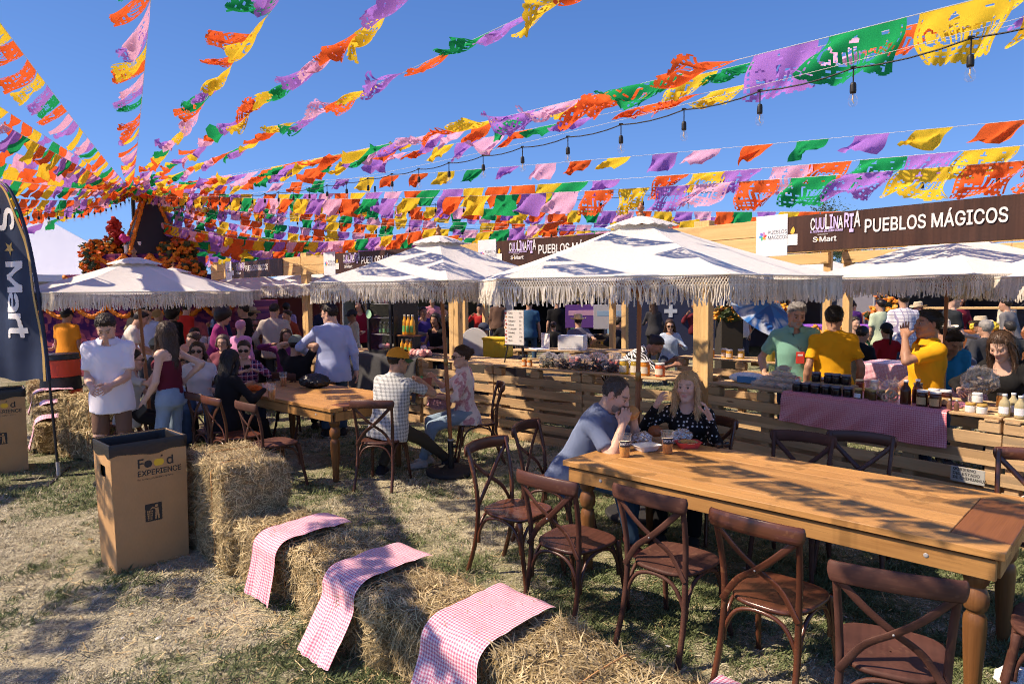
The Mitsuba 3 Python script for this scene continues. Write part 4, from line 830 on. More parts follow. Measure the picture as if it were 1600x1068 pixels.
for i, q in enumerate(((-8.465, 11.500, 3.816), (-9.585, 13.000, 3.818), (-10.707, 14.500, 3.801), (-11.466, 15.500, 3.605))):
    picado(APEX, far(APEX, np.array(q), 3), ('topmost', 'second', 'third', 'lowest')[i] + ' flag string of the crowded bundle running to the left edge', sag=0.3, seed=23 + i, step=.38, w=.33, h=.26, lift=(.4, 1.0), group='crowded flag strings left of the altar')
# to the right, over the long table
picado(APEX, far(APEX, np.array((2.699, 3.700, 3.499)), 1.2), S + 'with big lilac, green and yellow flags at the top right', sag=0.18, seed=31, w=.45, h=.33, step=.52, lift=(1.1, 1.7), lift2=(.12, .5), wind=(-1, .45), gap=0.0, tail={1: 'yellow', 2: 'yellow', 3: 'green', 4: 'purple', 5: 'orange', 6: 'green'})
picado(APEX, far(APEX, np.array((3.797, 5.200, 4.047)), 1.2), S + 'just above the string of big flags at the top right', sag=0.15, seed=32, lift=(.8, 1.5), wind=(-1, .35))
picado(APEX, far(APEX, np.array((4.390, 6.000, 4.193)), 1.2), S + 'just below the string of big flags at the top right', sag=0.25, seed=33, lift=(.8, 1.5), wind=(-1, .4), t_end=.82)
picado(APEX, far(APEX, np.array((5.608, 7.600, 3.729)), 1), S + 'thin and widely spaced, highest below the light cable on the right', sag=0.12, seed=34, step=.66, w=.38, h=.27, lift=(.5, 1.1), wind=(-1, .5))
picado(APEX, far(APEX, np.array((4.583, 6.200, 3.202)), 1), S + 'upper of the close pair under the thin string on the right', sag=0.27, seed=35, lift=(.25, .9), wind=(-1, .5), step=.46)
picado(APEX, far(APEX, np.array((4.219, 5.700, 2.984)), 1), S + 'lower of the close pair under the thin string on the right', sag=0.30, seed=36, lift=(.25, .9), wind=(-1, .5), step=.50)
ROWEND = ((7.808, 10.500, 3.064), (7.814, 12.000, 3.154), (6.171, 12.500, 3.112), (4.609, 13.000, 3.096), (3.010, 13.400, 3.053), (1.690, 13.800, 3.000), (0.286, 14.200, 2.943), (-0.941, 14.800, 2.891), (-2.141, 15.500, 2.835), (-3.280, 16.500, 2.815), (-4.376, 17.500, 2.815), (-5.637, 19.000, 2.850), (-7.209, 21.000, 2.922), (-8.753, 23.000, 3.007), (-10.447, 25.000, 3.090), (-1.137, 12.500, 3.109), (0.875, 11.500, 3.066), (-2.402, 14.500, 3.047), (-3.843, 16.000, 3.060), (3.226, 10.800, 3.039))
ROWSAG = (0.22, 0.26, 0.35, 0.42, 0.5, 0.55, 0.6, 0.6, 0.55, 0.5, 0.5, 0.45, 0.45, 0.4, 0.35, 0.5, 0.5, 0.5, 0.45, 0.55)
ORDN = ('first', 'second', 'third', 'fourth', 'fifth', 'sixth', 'seventh', 'eighth', 'ninth', 'tenth', 'eleventh', 'twelfth', 'thirteenth', 'fourteenth', 'fifteenth', 'sixteenth', 'seventeenth', 'eighteenth', 'nineteenth', 'twentieth')
RANK = np.argsort(np.argsort([-e[2] / e[1] + 1.9 / e[1] for e in ROWEND]))
for i, sg_ in enumerate(ROWSAG):
    picado(APEX - [0, 0, .04 * i], np.array(ROWEND[i]), ORDN[RANK[i]] + ' flag string from the top of the dense mass between altar and kiosks', sag=sg_, seed=50 + i, lift=(.1, .7), wind=(-1, .3), step=.35, w=.31, h=.24, gap=.05, group='dense low flag strings right of the altar')
# strings behind and left of the camera, whose shadows dapple the lawn
for i, a in enumerate((-1.9, -4.6, -7.4, -10.4, -13.0)):
    picado(APEX, (a, -2.0 - .35 * i, 3.75), ('first', 'second', 'third', 'fourth', 'fifth')[i] + ' flag string from the right passing over the lawn beyond the left edge', sag=0.1, seed=90 + i, lift=(.7, 1.3), group='flag strings passing overhead', t_end=.995)

def bulbs(A, B, label, sag=0.3, step=0.6, seed=0, size=1.0, skip=0.5):
    A, B = np.array(A, float), np.array(B, float); L = np.linalg.norm(B - A); at = lambda s: A + (B - A) * s - np.array([0, 0, sag * 4 * s * (1 - s)]); t = thing('string_lights', label, 'string lights', 'cables of hanging bulbs')
    n = int((L - skip) / step); ss = [(skip + i * step) / L for i in range(n + 1)]; pts = []
    for i, s in enumerate(ss):
        pts.append(at(s))
        if i < n: pts += [at(s + (ss[i + 1] - s) * k) - [0, 0, .02 * 4 * k * (1 - k)] for k in (.25, .5, .75)]
    part(t, 'cable', shape(tube([A] + pts + [B], 0.0048, 5, False), BLACK)); part(t, 'guy_wire', shape(tube([at(s) + [0, 0, .035] for s in np.linspace(0, 1, 24)], 0.0016, 4, False), WHITE))
    for s in ss:
        p = at(s); M = place(p[0], p[1], p[2], 0, size); sk = part(t, 'socket', SOCK, M); part(sk, 'bulb', BULB, M); part(sk, 'filament', FILA, M)
SOCK = shape(join([tube([(0, 0, .012), (0, 0, -.085)], .004, 6)[:2], tube([(-.014, 0, .004), (.014, 0, .004)], .008, 6)[:2], lathe([(0, -.075), (.012, -.078), (.016, -.09), (.017, -.125), (.015, -.135), (0, -.136)], 12)[:2]]), BLACK)
BULB = shape(lathe([(.012, -.134), (.014, -.142), (.023, -.160), (.026, -.175), (.023, -.192), (.012, -.204), (0, -.207)], 14), 'clear_glass')
FILA = shape(join([tube([(0, 0, -.136), (0, 0, -.17)], .004, 5)[:2], tube([(-.008, 0, -.165), (.008, 0, -.19)], .0025, 4)[:2]]), plain((0.75, 0.6, 0.42), 0.4))
bulbs(APEX - [0, 0, .1], far(APEX, np.array((2.376, 3.250, 3.185)), 1), 'cable of hanging bulbs crossing the sky to the top right corner', sag=0.42, step=.56)
bulbs(APEX - [0, 0, .15], far(APEX, np.array((4.739, 6.400, 3.076)), 1), 'cable of hanging bulbs low on the right under the close pair of flag strings', sag=0.34, step=.62)
bulbs(APEX - [0, 0, .2], far(APEX, np.array((2.062, 11.000, 2.931)), 1), 'cable of hanging bulbs above the dense flags in the middle', sag=0.25, step=.62)
bulbs(APEX - [0, 0, .1], far(APEX, np.array((-6.998, 9.500, 3.405)), 3), 'cable of hanging bulbs left of the altar above the feather banner', sag=0.35, step=.5)

# ---------------------------------------------------------------- people
def head_mesh(sex, h):
    f = Field((-.10, -.12, -.16), (.10, .145, .14), h)
    f.ell((0, -.012, .03), (.075, .095, .088), .02).ell((0, .026, -.03), (.058 if sex == 'm' else .054, .062, .085), .03)
    for s in (-1, 1): f.cone((s * .047, -.005, -.055), (0, .060, -.093), .022, .019, .03)
    f.ell((0, .070, -.095), (.022, .018, .017), .02)
    for s in (-1, 1): f.ell((s * .036, .062, -.018), (.026, .028, .026), .02).ell((s * .031, .100, .010), (.017, .016, .011), .012, cut=True)
    f.cone((-.036, .080, .030), (.036, .080, .030), .010, .010, .015)
    f.cone((0, .090, .018), (0, .109, -.018), .008, .0125, .012)
    for s in (-1, 1): f.ell((s * .012, .099, -.023), (.010, .011, .009), .008).ell((s * .030, .079, .010), (.0135, .0135, .0135), .004)
    f.ell((0, .089, -.052), (.023, .012, .0065), .006).ell((0, .087, -.064), (.020, .012, .0075), .006)
    for s in (-1, 1): f.ell((s * .077, -.006, .0), (.008, .021, .031), .008).ell((s * .083, -.002, .002), (.006, .010, .017), .006, cut=True)
    f.cone((0, -.022, -.06), (0, -.035, -.17), .056 if sex == 'm' else .046, .058 if sex == 'm' else .047, .03)
    V, F = f.mesh(); x, y, z = V.T; c = np.ones((len(V), 3))
    lip = np.exp(-((np.abs(z + .058) / .011) ** 4) - (x / .024) ** 4) * (y > .082); c *= 1 - lip[:, None] * np.array([.10, .42, .36]) * (1.0 if sex == 'f' else .5)
    brow = np.exp(-((z - .036 + .12 * np.abs(np.abs(x) - .03)) / .0055) ** 2) * (np.abs(x) > .012) * (np.abs(x) < .050) * (y > .055); c *= 1 - brow[:, None] * (.8 if sex == 'm' else .5)
    lid = np.exp(-((z - .017) / .004) ** 2) * np.exp(-((np.abs(x) - .031) / .014) ** 4) * (y > .07); c *= 1 - lid[:, None] * .5
    cheek = np.exp(-((np.abs(x) - .036) / .02) ** 2 - ((z + .018) / .02) ** 2) * (y > .05); c *= 1 - cheek[:, None] * np.array([0, .12, .10]); c *= 1 - np.exp(-((np.abs(x) - .08) / .012) ** 2)[:, None] * np.array([0, .1, .1])
    return V, F, c
HEADS = {}
def head_of(sex, lod):
    k = (sex, lod)
    if k not in HEADS: HEADS[k] = head_mesh(sex, (.0062, .0115, .019)[lod])
    return HEADS[k]

def hand_mesh(kind, h):
    """A right hand: wrist at the origin, fingers along +y, back of the hand +z, thumb towards -x."""
    cl = {'flat': .10, 'relaxed': .38, 'grip': .85, 'pinch': .55, 'fist': 1.25}[kind]; f = Field((-.085, -.05, -.10), (.07, .20, .05), h)
    f.cone((0, -.03, 0), (0, .02, 0), .024, .024, .02).ell((-.001, .048, -.002), (.040, .050, .0145), .015).ell((-.022, .030, -.010), (.017, .028, .015), .015)
    for i, (x, L, r) in enumerate(((-.030, .070, .0088), (-.010, .079, .0090), (.011, .073, .0086), (.030, .056, .0078))):
        p = np.array([x, .088 - .005 * abs(i - 1.2), 0]); a = cl * (.55 + .1 * i) + (.0 if kind != 'pinch' or i > 1 else -.1); sp = (i - 1.5) * .05
        for j, l in enumerate((.45, .31, .24)):
            d = np.array([math.sin(sp), math.cos(a), -math.sin(a)]); q = p + d * L * l; f.cone(p, q, r * (1 - .09 * j), r * (1 - .09 * (j + 1)), .004); p = q; a += cl * (.95 if j == 0 else .7)
    p = np.array([-.030, .022, -.010]); a = .75
    for j, l in enumerate((.042, .032, .026)):
        d = unit((-math.sin(a), math.cos(a), -.35 - .35 * cl)); q = p + d * l; f.cone(p, q, .0125 - .0015 * j, .0110 - .0015 * j, .006); p = q; a -= .3 + .35 * cl
    return f.mesh()
HANDS = {}
def hand_of(kind, lod):
    k = (kind, lod)
    if k not in HANDS: HANDS[k] = hand_mesh(kind, (.0055, .0105, .017)[lod])
    return HANDS[k]

def hair_mesh(style, h):
    f = Field((-.19, -.25, -.50), (.19, .15, .22), h); base = style.split('+')[0]; t = {'crew': .006, 'short': .013, 'thin': .006, 'wavy': .018}.get(base, .014)
    def cap(X, Y, Z):
        g = np.sqrt((X / (.077 + t)) ** 2 + ((Y + .014) / (.097 + t)) ** 2 + ((Z - .032) / (.090 + t)) ** 2); hl = .030 + np.where(Z > .0, Z * .62, Z * 1.0); tt = t * (.3 + .7 * np.clip((Z + .01) / .09, 0, 1)) * np.clip((hl - Y) / .045, .12, 1); g = np.sqrt((X / (.077 + tt)) ** 2 + ((Y + .014) / (.097 + tt)) ** 2 + ((Z - .032) / (.090 + tt)) ** 2); d = (g - 1) * .09
        line = Y - (.030 + np.where(Z > .0, Z * .62, Z * 1.0)) + (.35 * np.abs(X) if base != 'thin' else .9 * (.078 - np.abs(X)) * (Z > .045)); low = (-.055 if base in ('crew', 'short', 'thin', 'bun', 'wavy') else -.12) - Z
        d = np.maximum(np.maximum(d, line), low)
        if base in ('crew', 'short', 'thin', 'wavy'): d = np.maximum(d, np.minimum((Y + .030) * .8, -.012 - Z)); e = np.sqrt(((np.abs(X) - .085) / .03) ** 2 + ((Y + .004) / .024) ** 2 + ((Z + .004) / .036) ** 2); d = np.maximum(d, (1 - e) * .024)
        return d
    f.put(cap, (-.12, -.14, -.14), (.12, .12, .15), .006)
    if base == 'short': f.ell((0, .030, .116), (.050, .050, .014), .02)
    if base in ('long', 'longfront', 'bob', 'shoulder'):
        L = {'long': -.36, 'longfront': -.36, 'bob': -.12, 'shoulder': -.20}[base]
        f.loft([(L, .075, .022, -.09), (L * .6, .088, .030, -.085), (-.06, .092, .045, -.065), (.03, .086, .06, -.05), (.10, .06, .05, -.03)], np.eye(4), .03)
        for s in (-1, 1):
            e = L * (.95 if base == 'longfront' else .7); f.cone((s * .072, .022, .065), (s * .090, .018, -.03), .016, .021, .02); f.cone((s * .090, .018, -.03), (s * .098, .040 if base == 'longfront' else -.02, e * .55), .022, .027, .02); f.cone((s * .098, .040 if base == 'longfront' else -.02, e * .55), (s * .078, .065 if base == 'longfront' else -.05, e), .027, .010, .02)
    if base == 'bun': f.ell((0, -.118, .045), (.042, .036, .040), .015)
    if base == 'pony': f.cone((0, -.105, .06), (0, -.165, .0), .026, .032, .02).cone((0, -.165, 0), (0, -.14, -.22), .032, .012, .02)
    if base == 'afro': f.ell((0, -.03, .055), (.135, .135, .125), .02).ell((0, -.06, -.02), (.12, .09, .09), .03); f.ell((0, .12, -.05), (.075, .08, .10), .02, cut=True)
    X, Y, Z = f.ax[0][:, None, None], f.ax[1][None, :, None], f.ax[2][None, None, :]
    th = np.arctan2(X, Y + .02); f.F = (f.F + (.0022 if h < .008 else .003) * np.sin(th * 46 + 22 * Z + 2 * np.sin(th * 9 + Z * 30)) + (.006 if base in ('afro', 'wavy') else .0015) * np.sin(X * 190 + 3 * np.sin(Z * 90)) * np.sin(Y * 170 + 2 * np.sin(X * 80)) * np.sin(Z * 150)).astype(np.float32)
    return f.mesh()
def beard_mesh(h):
    f = Field((-.09, -.04, -.15), (.09, .13, .02), h); f.ell((0, .028, -.055), (.0595, .064, .066), .02).ell((0, .070, -.095), (.027, .024, .021), .02); f.cone((-.026, .098, -.042), (.026, .098, -.042), .008, .008, .01); f.ell((0, .10, -.058), (.022, .02, .010), .005, cut=True)
    f.ell((0, .06, .0), (.07, .09, .042), .008, cut=True).plane((0, .02, 0), (0, -1, -.1)); return f.mesh()
HAIRS = {}
def hair_of(style, lod):
    k = (style, lod)
    if k not in HAIRS: HAIRS[k] = beard_mesh((.007, .010, .015)[lod]) if style == 'beard' else hair_mesh(style, (.0085, .0135, .020)[lod])
    return HAIRS[k]

def cap_mesh(fwd=1):
    th, r = np.meshgrid(np.linspace(0, 2 * np.pi, 31), np.linspace(0, 1, 9), indexing='ij'); a = r * np.pi / 2
    P = np.stack([.097 * np.sin(a) * np.cos(th), -.012 + .118 * np.sin(a) * np.sin(th), .040 + .106 * np.cos(a)], -1); dome = sheet(P)
    u, v = np.meshgrid(np.linspace(-1, 1, 15), np.linspace(0, 1, 6), indexing='ij'); Y = .075 + v * .085 * np.sqrt(np.clip(1 - .75 * u * u, 0, 1)); Q = np.stack([u * .080, Y - .045 * u * u, .052 - .03 * u * u - .014 * v - .012 * v * v], -1)
    return join([dome, (dome[0] * [1, 1, 1] * .985 + [0, 0, .0], dome[1][:, ::-1])]), join([sheet(Q), sheet(Q - [0, 0, .003])])
def hat_mesh(brim=.17, crown=.115):
    n = 40; rows = []
    for r, z in ((.005, crown * .82), (.05, crown * .80), (.072, crown), (.086, crown * .85), (.094, .01), (.10, 0), (brim * .8, -.004), (brim, .006), (brim, .001), (.10, -.006), (.088, 0), (.08, crown * .8)):
        th = np.arange(n) * 2 * np.pi / n; x, y = r * np.cos(th), r * np.sin(th) * 1.13; lift = np.where(r > .11, .035 * np.cos(th) ** 2 * (r - .09) / .08, 0); rows.append(np.stack([x, y - .012, .055 + z + lift], 1))
    v = np.vstack(rows); i, j = np.meshgrid(np.arange(len(rows) - 1), np.arange(n), indexing='ij'); return v, tri(np.stack([i * n + j, i * n + (j + 1) % n, (i + 1) * n + (j + 1) % n, (i + 1) * n + j], -1).reshape(-1, 4))
def glasses_mesh(dark):
    ms = []
    for s in (-1, 1):
        th = np.linspace(0, 2 * np.pi, 19); ring = np.stack([s * .034 + .027 * np.cos(th), .103 - .010 * np.abs(.034 + .027 * np.cos(th) * s * s - .034) / .03, .010 + .020 * np.sin(th)], 1)
        ms.append(tube(ring, .0026, 5, False)[:2]); ms.append(tube([(s * .060, .097, .016), (s * .080, .0, .012)], .0026, 5)[:2])
        if dark: ms.append(mv(lathe([(0, .004), (.02, .003), (.0275, 0), (0, -.003)], 18)[:2], frame([s * .034, .102, .010], [1, 0, 0], [0, 0, .74], [0, 1, 0])))
    ms.append(tube([(-.009, .106, .014), (.009, .106, .014)], .0026, 5)[:2]); return join(ms)
EYE_M = trimesh.creation.icosphere(2, .0128)

def keys(sex, s, off, hem, fat, top=.52):
    K = [(-.20, .172, .112, 0), (-.04, .168, .112, 0), (.06, .160, .115, .005), (.16, .158, .112, .008), (.28, .170, .118, .010), (.38, .178, .112, .0), (.435, .158, .092, -.008), (.48, .105, .070, -.014), (.52, .062, .060, -.016)] if sex == 'm' else \
        [(-.20, .178, .115, -.005), (-.05, .172, .112, -.005), (.05, .148, .100, 0), (.14, .134, .092, .004), (.25, .142, .100, .008), (.33, .148, .104, .012), (.38, .150, .096, .004), (.43, .138, .080, -.006), (.475, .092, .062, -.012), (.52, .052, .052, -.014)]
    K = np.array(K); Z = np.unique(np.r_[np.linspace(hem, top, 14)]); f = 1 + (fat - 1) * np.clip((.45 - Z) / .2, 0, 1)
    return np.stack([Z * s, (np.interp(Z, K[:, 0], K[:, 1]) * f + off) * s, (np.interp(Z, K[:, 0], K[:, 2]) * f + off) * s, np.interp(Z, K[:, 0], K[:, 3]) * s + (fat - 1) * .05 * np.clip((.4 - Z) / .2, 0, 1)], 1)

def ik(S, Tt, l1, l2, hint):
    d = Tt - S; D = np.clip(np.linalg.norm(d), abs(l1 - l2) + .02, (l1 + l2) * .995); d = unit(d); a = (l1 * l1 - l2 * l2 + D * D) / (2 * D); h = math.sqrt(max(l1 * l1 - a * a, 0)); p = unit(np.asarray(hint, float) - d * (np.asarray(hint, float) @ d)); return S + d * a + p * h, S + d * D

def strands(mesh, n, seed, style, col):
    """Loose hairs lying on the hair: falling for long hair, combed back for short."""
    g = np.random.default_rng(seed); v, f = mesh[0], np.asarray(mesh[1]); T3 = v[f]; N = np.cross(T3[:, 1] - T3[:, 0], T3[:, 2] - T3[:, 0]); A = np.linalg.norm(N, axis=1) + 1e-12; N /= A[:, None]; i = g.choice(len(f), n, p=A / A.sum()); a, b = g.uniform(size=(2, n, 1)); q = a + b > 1; a, b = np.where(q, 1 - a, a), np.where(q, 1 - b, b)
    p = T3[i, 0] + a * (T3[i, 1] - T3[i, 0]) + b * (T3[i, 2] - T3[i, 0]); nn = N[i]; long_ = style in ('long', 'longfront', 'bob', 'shoulder', 'pony'); w = np.tile([0, -.2, -1.0] if long_ else [0, -.5, -.5], (n, 1)) + g.normal(0, .28 if long_ else .5, (n, 3)); t = w - (w * nn).sum(1, keepdims=True) * nn; t /= np.linalg.norm(t, axis=1, keepdims=True) + 1e-9
    L = g.uniform(.03, .09, (n, 1)) if long_ else g.uniform(.012, .03, (n, 1)); s = np.cross(t, nn) * g.uniform(.0009, .002, (n, 1)); p = p + nn * .001; m = p + t * L * .5 + nn * .004; e = p + t * L + nn * g.uniform(-.002, .006, (n, 1)) + g.normal(0, .003, (n, 3))
    V = np.stack([p - s, p + s, m - s, m + s, e], 1).reshape(-1, 3); k = np.arange(n)[:, None] * 5; F = np.vstack([k + [0, 1, 3], k + [0, 3, 2], k + [2, 3, 4]]); return (V, F), np.repeat(col * g.uniform(.6, 2.0, (n, 1)) + g.uniform(0, .012, (n, 1)), 5, 0)
SK = {'fair': (.66, .44, .34), 'light': (.60, .38, .28), 'tan': (.47, .275, .185), 'brown': (.36, .195, .125)}
def person(label, pos, face, H=1.70, sex='m', sit=None, lean=0.0, side=0.0, twist=0.0, head=(0, 0, 0), R=None, L=None, Rh=None, Lh=None, hands=('relaxed', 'relaxed'), Rb=None, Lb=None, feet=None, skin='tan', fat=1.0,
           top=('t_shirt', (.3, .3, .3), 'short'), tb='cloth', low=('trousers', (.05, .06, .08)), lb='cloth', hair=('short', (.02, .014, .01)), beard=None, hat=None, glasses=None, collar=None, shoe=(.03, .03, .03), lod=1, hem=-.15, neck=0.0, group=None, legs=True, zlift=0.0):
    """A figure built as smooth fields. Local frame: x to its right, y the way it faces, z up; R, L: wrists; Rh, Lh: where the elbows point; Rb, Lb: way the backs of the hands face."""
    k = thing('person', label, 'person', group); s = H / 1.7; M = place(pos[0], pos[1], zlift, face - 90); lod = 2 if pos[1] > 10.6 else lod; h = (.0145, .021, .031)[lod]; seed = int(abs(pos[0] * 91 + pos[1] * 57) * 10) % 9973; fem = sex == 'f'
    u = unit((side, math.sin(lean), math.cos(lean))); r = unit(np.array([1.0, 0, 0]) - u * u[0]); fw = np.cross(u, r)
    pel = np.array([0, 0, .90 * s if sit is None else sit + .098]); rt = r * math.cos(twist) + fw * math.sin(twist); r2 = unit(r + rt); f2 = np.cross(u, r2); TM = frame(pel, r2, f2, u)
    nb = pel + u * .50 * s; sw = (.148 if fem else .170) * s * (1 + (fat - 1) * .3); sh = [pel + u * (.422 if fem else .428) * s + rt * sw * q for q in (1, -1)]
    yaw, pit, rol = head; hu = unit(u * .35 + np.array([0, 0, .65])); hf = unit(f2 - hu * (f2 @ hu)); hr = np.cross(hf, hu)
    hf, hr = hf * math.cos(yaw) - hr * math.sin(yaw), hr * math.cos(yaw) + hf * math.sin(yaw); hu, hf = hu * math.cos(pit) + hf * math.sin(pit), hf * math.cos(pit) - hu * math.sin(pit); hu, hr = hu * math.cos(rol) + hr * math.sin(rol), hr * math.cos(rol) - hu * math.sin(rol)
    hc = nb + (unit(u * .5 + hu * .5)) * .145 * s + hf * .018; HM = frame(hc, hr * s, hf * s, hu * s)
    ua, fa = .285 * s, .255 * s; arms = []
    for q, (w, hint, sgn) in enumerate(((R, Rh, 1), (L, Lh, -1))):
        w = np.array([sgn * .235 * s, .05, .80 * s if sit is None else .72]) if w is None else np.array(w, float); hint = (sgn * .5, -.8, -.5) if hint is None else hint; e, w = ik(sh[q], w, ua, fa, hint); arms.append((sh[q], e, w))
    ft = feet or ([(.11, .0, 0), (-.11, .02, 0)] if sit is None else [(.12, .46, 0), (-.12, .44, 0)]); lg = []
    for q, sgn in enumerate((1, -1)):
        hp = pel + r * sgn * .092 * s + np.array([0, 0, -.0]); a = np.array(ft[q], float) + [0, 0, .085 * s]; kn, a = ik(hp, a, .413 * s, .408 * s, (sgn * .12, 1, .25)); lg.append((hp, kn, a))
    m = lambda name, mesh, b, c, **kw: part(k, name, mikit.ply(mesh, b, smooth=True, color=None if c is None else (np.tile(np.asarray(c, float), (len(mesh[0]), 1)) if np.ndim(c) == 1 else c)), M, **kw)
    # skin
    pts = np.array([x for a in arms for x in a] + [hc, pel]); lo, hi = pts.min(0) - .22, pts.max(0) + .2; bare = low[0] in ('shorts', 'skirt') or lod == 0 and False
    if bare: P2 = np.array([x for a in lg for x in a]); lo, hi = np.minimum(lo, P2.min(0) - .15), np.maximum(hi, P2.max(0) + .15)
    f = Field(lo, hi, h); clothed = top[2] != 'strapless'; f.loft(keys(sex, s, -.012 if clothed else 0, -.1, fat), TM, .03)
    if fem and not clothed:
        for q in (-1, 1): c = TM @ np.array([q * .062 * s, .088 * s, .315 * s, 1]); f.ell(c[:3], np.array([.058, .052, .056]) * s, .03)
    f.cone(nb - u * .03, hc - hu * .05 * s - hf * .012, (.050 if fem else .060) * s, (.045 if fem else .055) * s, .03)
    th = 1.0 if not fem else .86; sl_ = top[2]
    for a, e, w in arms:
        f.cone(nb - u * .03 * s - fw * .01, a + u * .012 * s, .042 * s * th, .040 * s * th, .04); f.ell(a, np.array([.050, .050, .050]) * s * th, .04); q1, q2 = (.88 if clothed and sl_ != 'none' else 1), (.84 if sl_ == 'long' else 1); f.cone(a, e, .048 * s * th * q1, .039 * s * th * q1, .02); mid = e + (w - e) * .3; f.cone(e, mid, .038 * s * th * q2, .040 * s * th * q2, .015); f.cone(mid, w, .040 * s * th * q2, .0255 * s * th, .015)
    if bare:
        for a, kn, an in lg: f.cone(a, kn, .080 * s, .055 * s, .02).cone(kn, kn + (an - kn) * .3, .052 * s, .056 * s, .02).cone(kn + (an - kn) * .3, an, .056 * s, .034 * s, .02)
    B = f.mesh(); hv, hf_, hcl = head_of(sex, lod); skin_c = np.array(SK[skin]); ms = [(B[0], B[1]), mv((hv, hf_), HM)]; cs = [np.tile(skin_c, (len(B[0]), 1)), skin_c * hcl]
    for q, ((a, e, w), sgn) in enumerate(zip(arms, (1, -1))):
        d = unit(w - e); bk = (Rb, Lb)[q]; bk = np.array(bk if bk is not None else (sgn * .8, -.1, .45), float); z = unit(bk - d * (bk @ d)); x = np.cross(d, z); hm = hand_of(hands[q], lod)
        v = hm[0] * [1 if sgn > 0 else -1, 1, 1]; fc = hm[1] if sgn > 0 else hm[1][:, ::-1]; mm = mv((v, fc), frame(w, x * s * (.9 if fem else 1), d * s * (.9 if fem else 1), z * s * (.9 if fem else 1))); ms.append(mm); cs.append(np.tile(skin_c * [1, .96, .95], (len(v), 1)))
    m('body', join(ms), 'skin', np.vstack(cs))
    # upper garment
    name, col, sl = top; lo, hi = pts.min(0) - .25, pts.max(0) + .22; f = Field(lo, hi, h)
    if sl == 'strapless':
        f.loft(keys(sex, s, .010, hem, fat, .36), TM, .02)
        for q in (-1, 1): c = TM @ np.array([q * .062 * s, .090 * s, .31 * s, 1]); f.ell(c[:3], np.array([.064, .058, .060]) * s, .03)
    else:
        K = keys(sex, s, .014, hem, fat); K[:, 2] += .012 * np.clip((.06 * s - K[:, 0]) / .1, 0, 1); K[:, 1:3] += (.018 * np.clip((.10 * s - K[:, 0]) / .1, 0, 1))[:, None]
        if not fem: K[:, 1] = np.maximum(K[:, 1], np.where(K[:, 0] < .3 * s, .170 * s * fat, 0)); K[:, 2] = np.maximum(K[:, 2], np.where(K[:, 0] < .3 * s, .128 * s * fat, 0))
        f.loft(K, TM, .03)
        if fem and lod < 2:
            for q in (-1, 1): c = TM @ np.array([q * .065 * s, .080 * s, .305 * s, 1]); f.ell(c[:3], np.array([.064, .055, .058]) * s, .05)
        for a, e, w in arms:
            t2 = .056 * th if sl != 'none' else .052 * th; f.cone(nb - u * .035 * s - fw * .012, a + u * .012 * s, .052 * s * th, .047 * s * th, .05); f.ell(a, np.full(3, t2 * s), .05)
            if sl == 'short': f.cone(a, a + (e - a) * .72, .053 * s * th, .058 * s * th, .03, end=True)
            if sl == 'long': f.cone(a, e, .059 * s * th, .054 * s * th, .03); f.cone(e, e + (w - e) * .95, .053 * s * th, .039 * s * th, .02, end=True)
            if sl == 'rolled': f.cone(a, e, .059 * s * th, .053 * s * th, .03); f.cone(e, e + (w - e) * .18, .053 * s * th, .054 * s * th, .02, end=True)
        f.cone(nb - u * .045 * s + fw * (.012 + neck * .3), nb + u * .12 * s + fw * .03, (.060 if not fem else .058) * s + neck * .2, .075 * s, .008, cut=True)
        if neck: f.cone(nb + fw * .04, nb - u * neck + fw * .14, .05 * s, .02, .01, cut=True)
    f.folds(.0042, 32 if lod == 0 else 26, seed, (1, 1, .9)); f.folds(.0048, 14, seed + 1)
    gk = m(name, f.mesh(), tb, col if tb == 'cloth' else None); mc = lambda g_, n_, mesh, b, c: part(g_, n_, mikit.ply(mesh, b, smooth=True, color=np.tile(np.asarray(c, float), (len(mesh[0]), 1))), M)
    if collar is not None and lod < 2:
        cn = nb + u * .004 * s + fw * .006; a = np.linspace(0.35, 2 * np.pi - .35, 30); rr = (.070 if not fem else .064) * s; ring = np.stack([np.sin(a) * rr, np.cos(a) * rr * 1.05 + .008], 1); tt = np.linspace(0, 1, 4)
        P = np.array([[cn + r2 * x * w_ + f2 * y * w_ + u * (z_ - .012 * (y > .03 * s)) * s for w_, z_ in ((.97, .0), (.98, .028), (1.12, .022), (1.42, -.022))] for x, y in ring]); mc(gk, 'collar', join([sheet(P), sheet(P + u * .003)]), 'cloth', collar)
    # lower garment
    if legs:
        name, col = low; P2 = np.array([x for a in lg for x in a] + [pel]); f = Field(P2.min(0) - .2, P2.max(0) + [.2, .2, .22], h * 1.35); K = keys(sex, s, .010, -.12, fat, .02 if top[2] != 'strapless' else .07); K[:, 1:3] -= .004; f.loft(K, TM, .03); f.ell(pel - u * .08 * s, np.array([.150, .112, .085]) * s * [fat, fat, 1], .04)
        for a, kn, an in lg:
            f.cone(a - [0, 0, .02 if sit is None else -.0], kn, .083 * s, .066 * s, .04, end=name == 'shorts')
            if name != 'shorts': f.cone(kn, an + (kn - an) * .06, .064 * s, .052 * s, .02, end=True)
        f.folds(.004, 24, seed + 2); m(name, f.mesh(), lb, col if lb == 'cloth' else None)
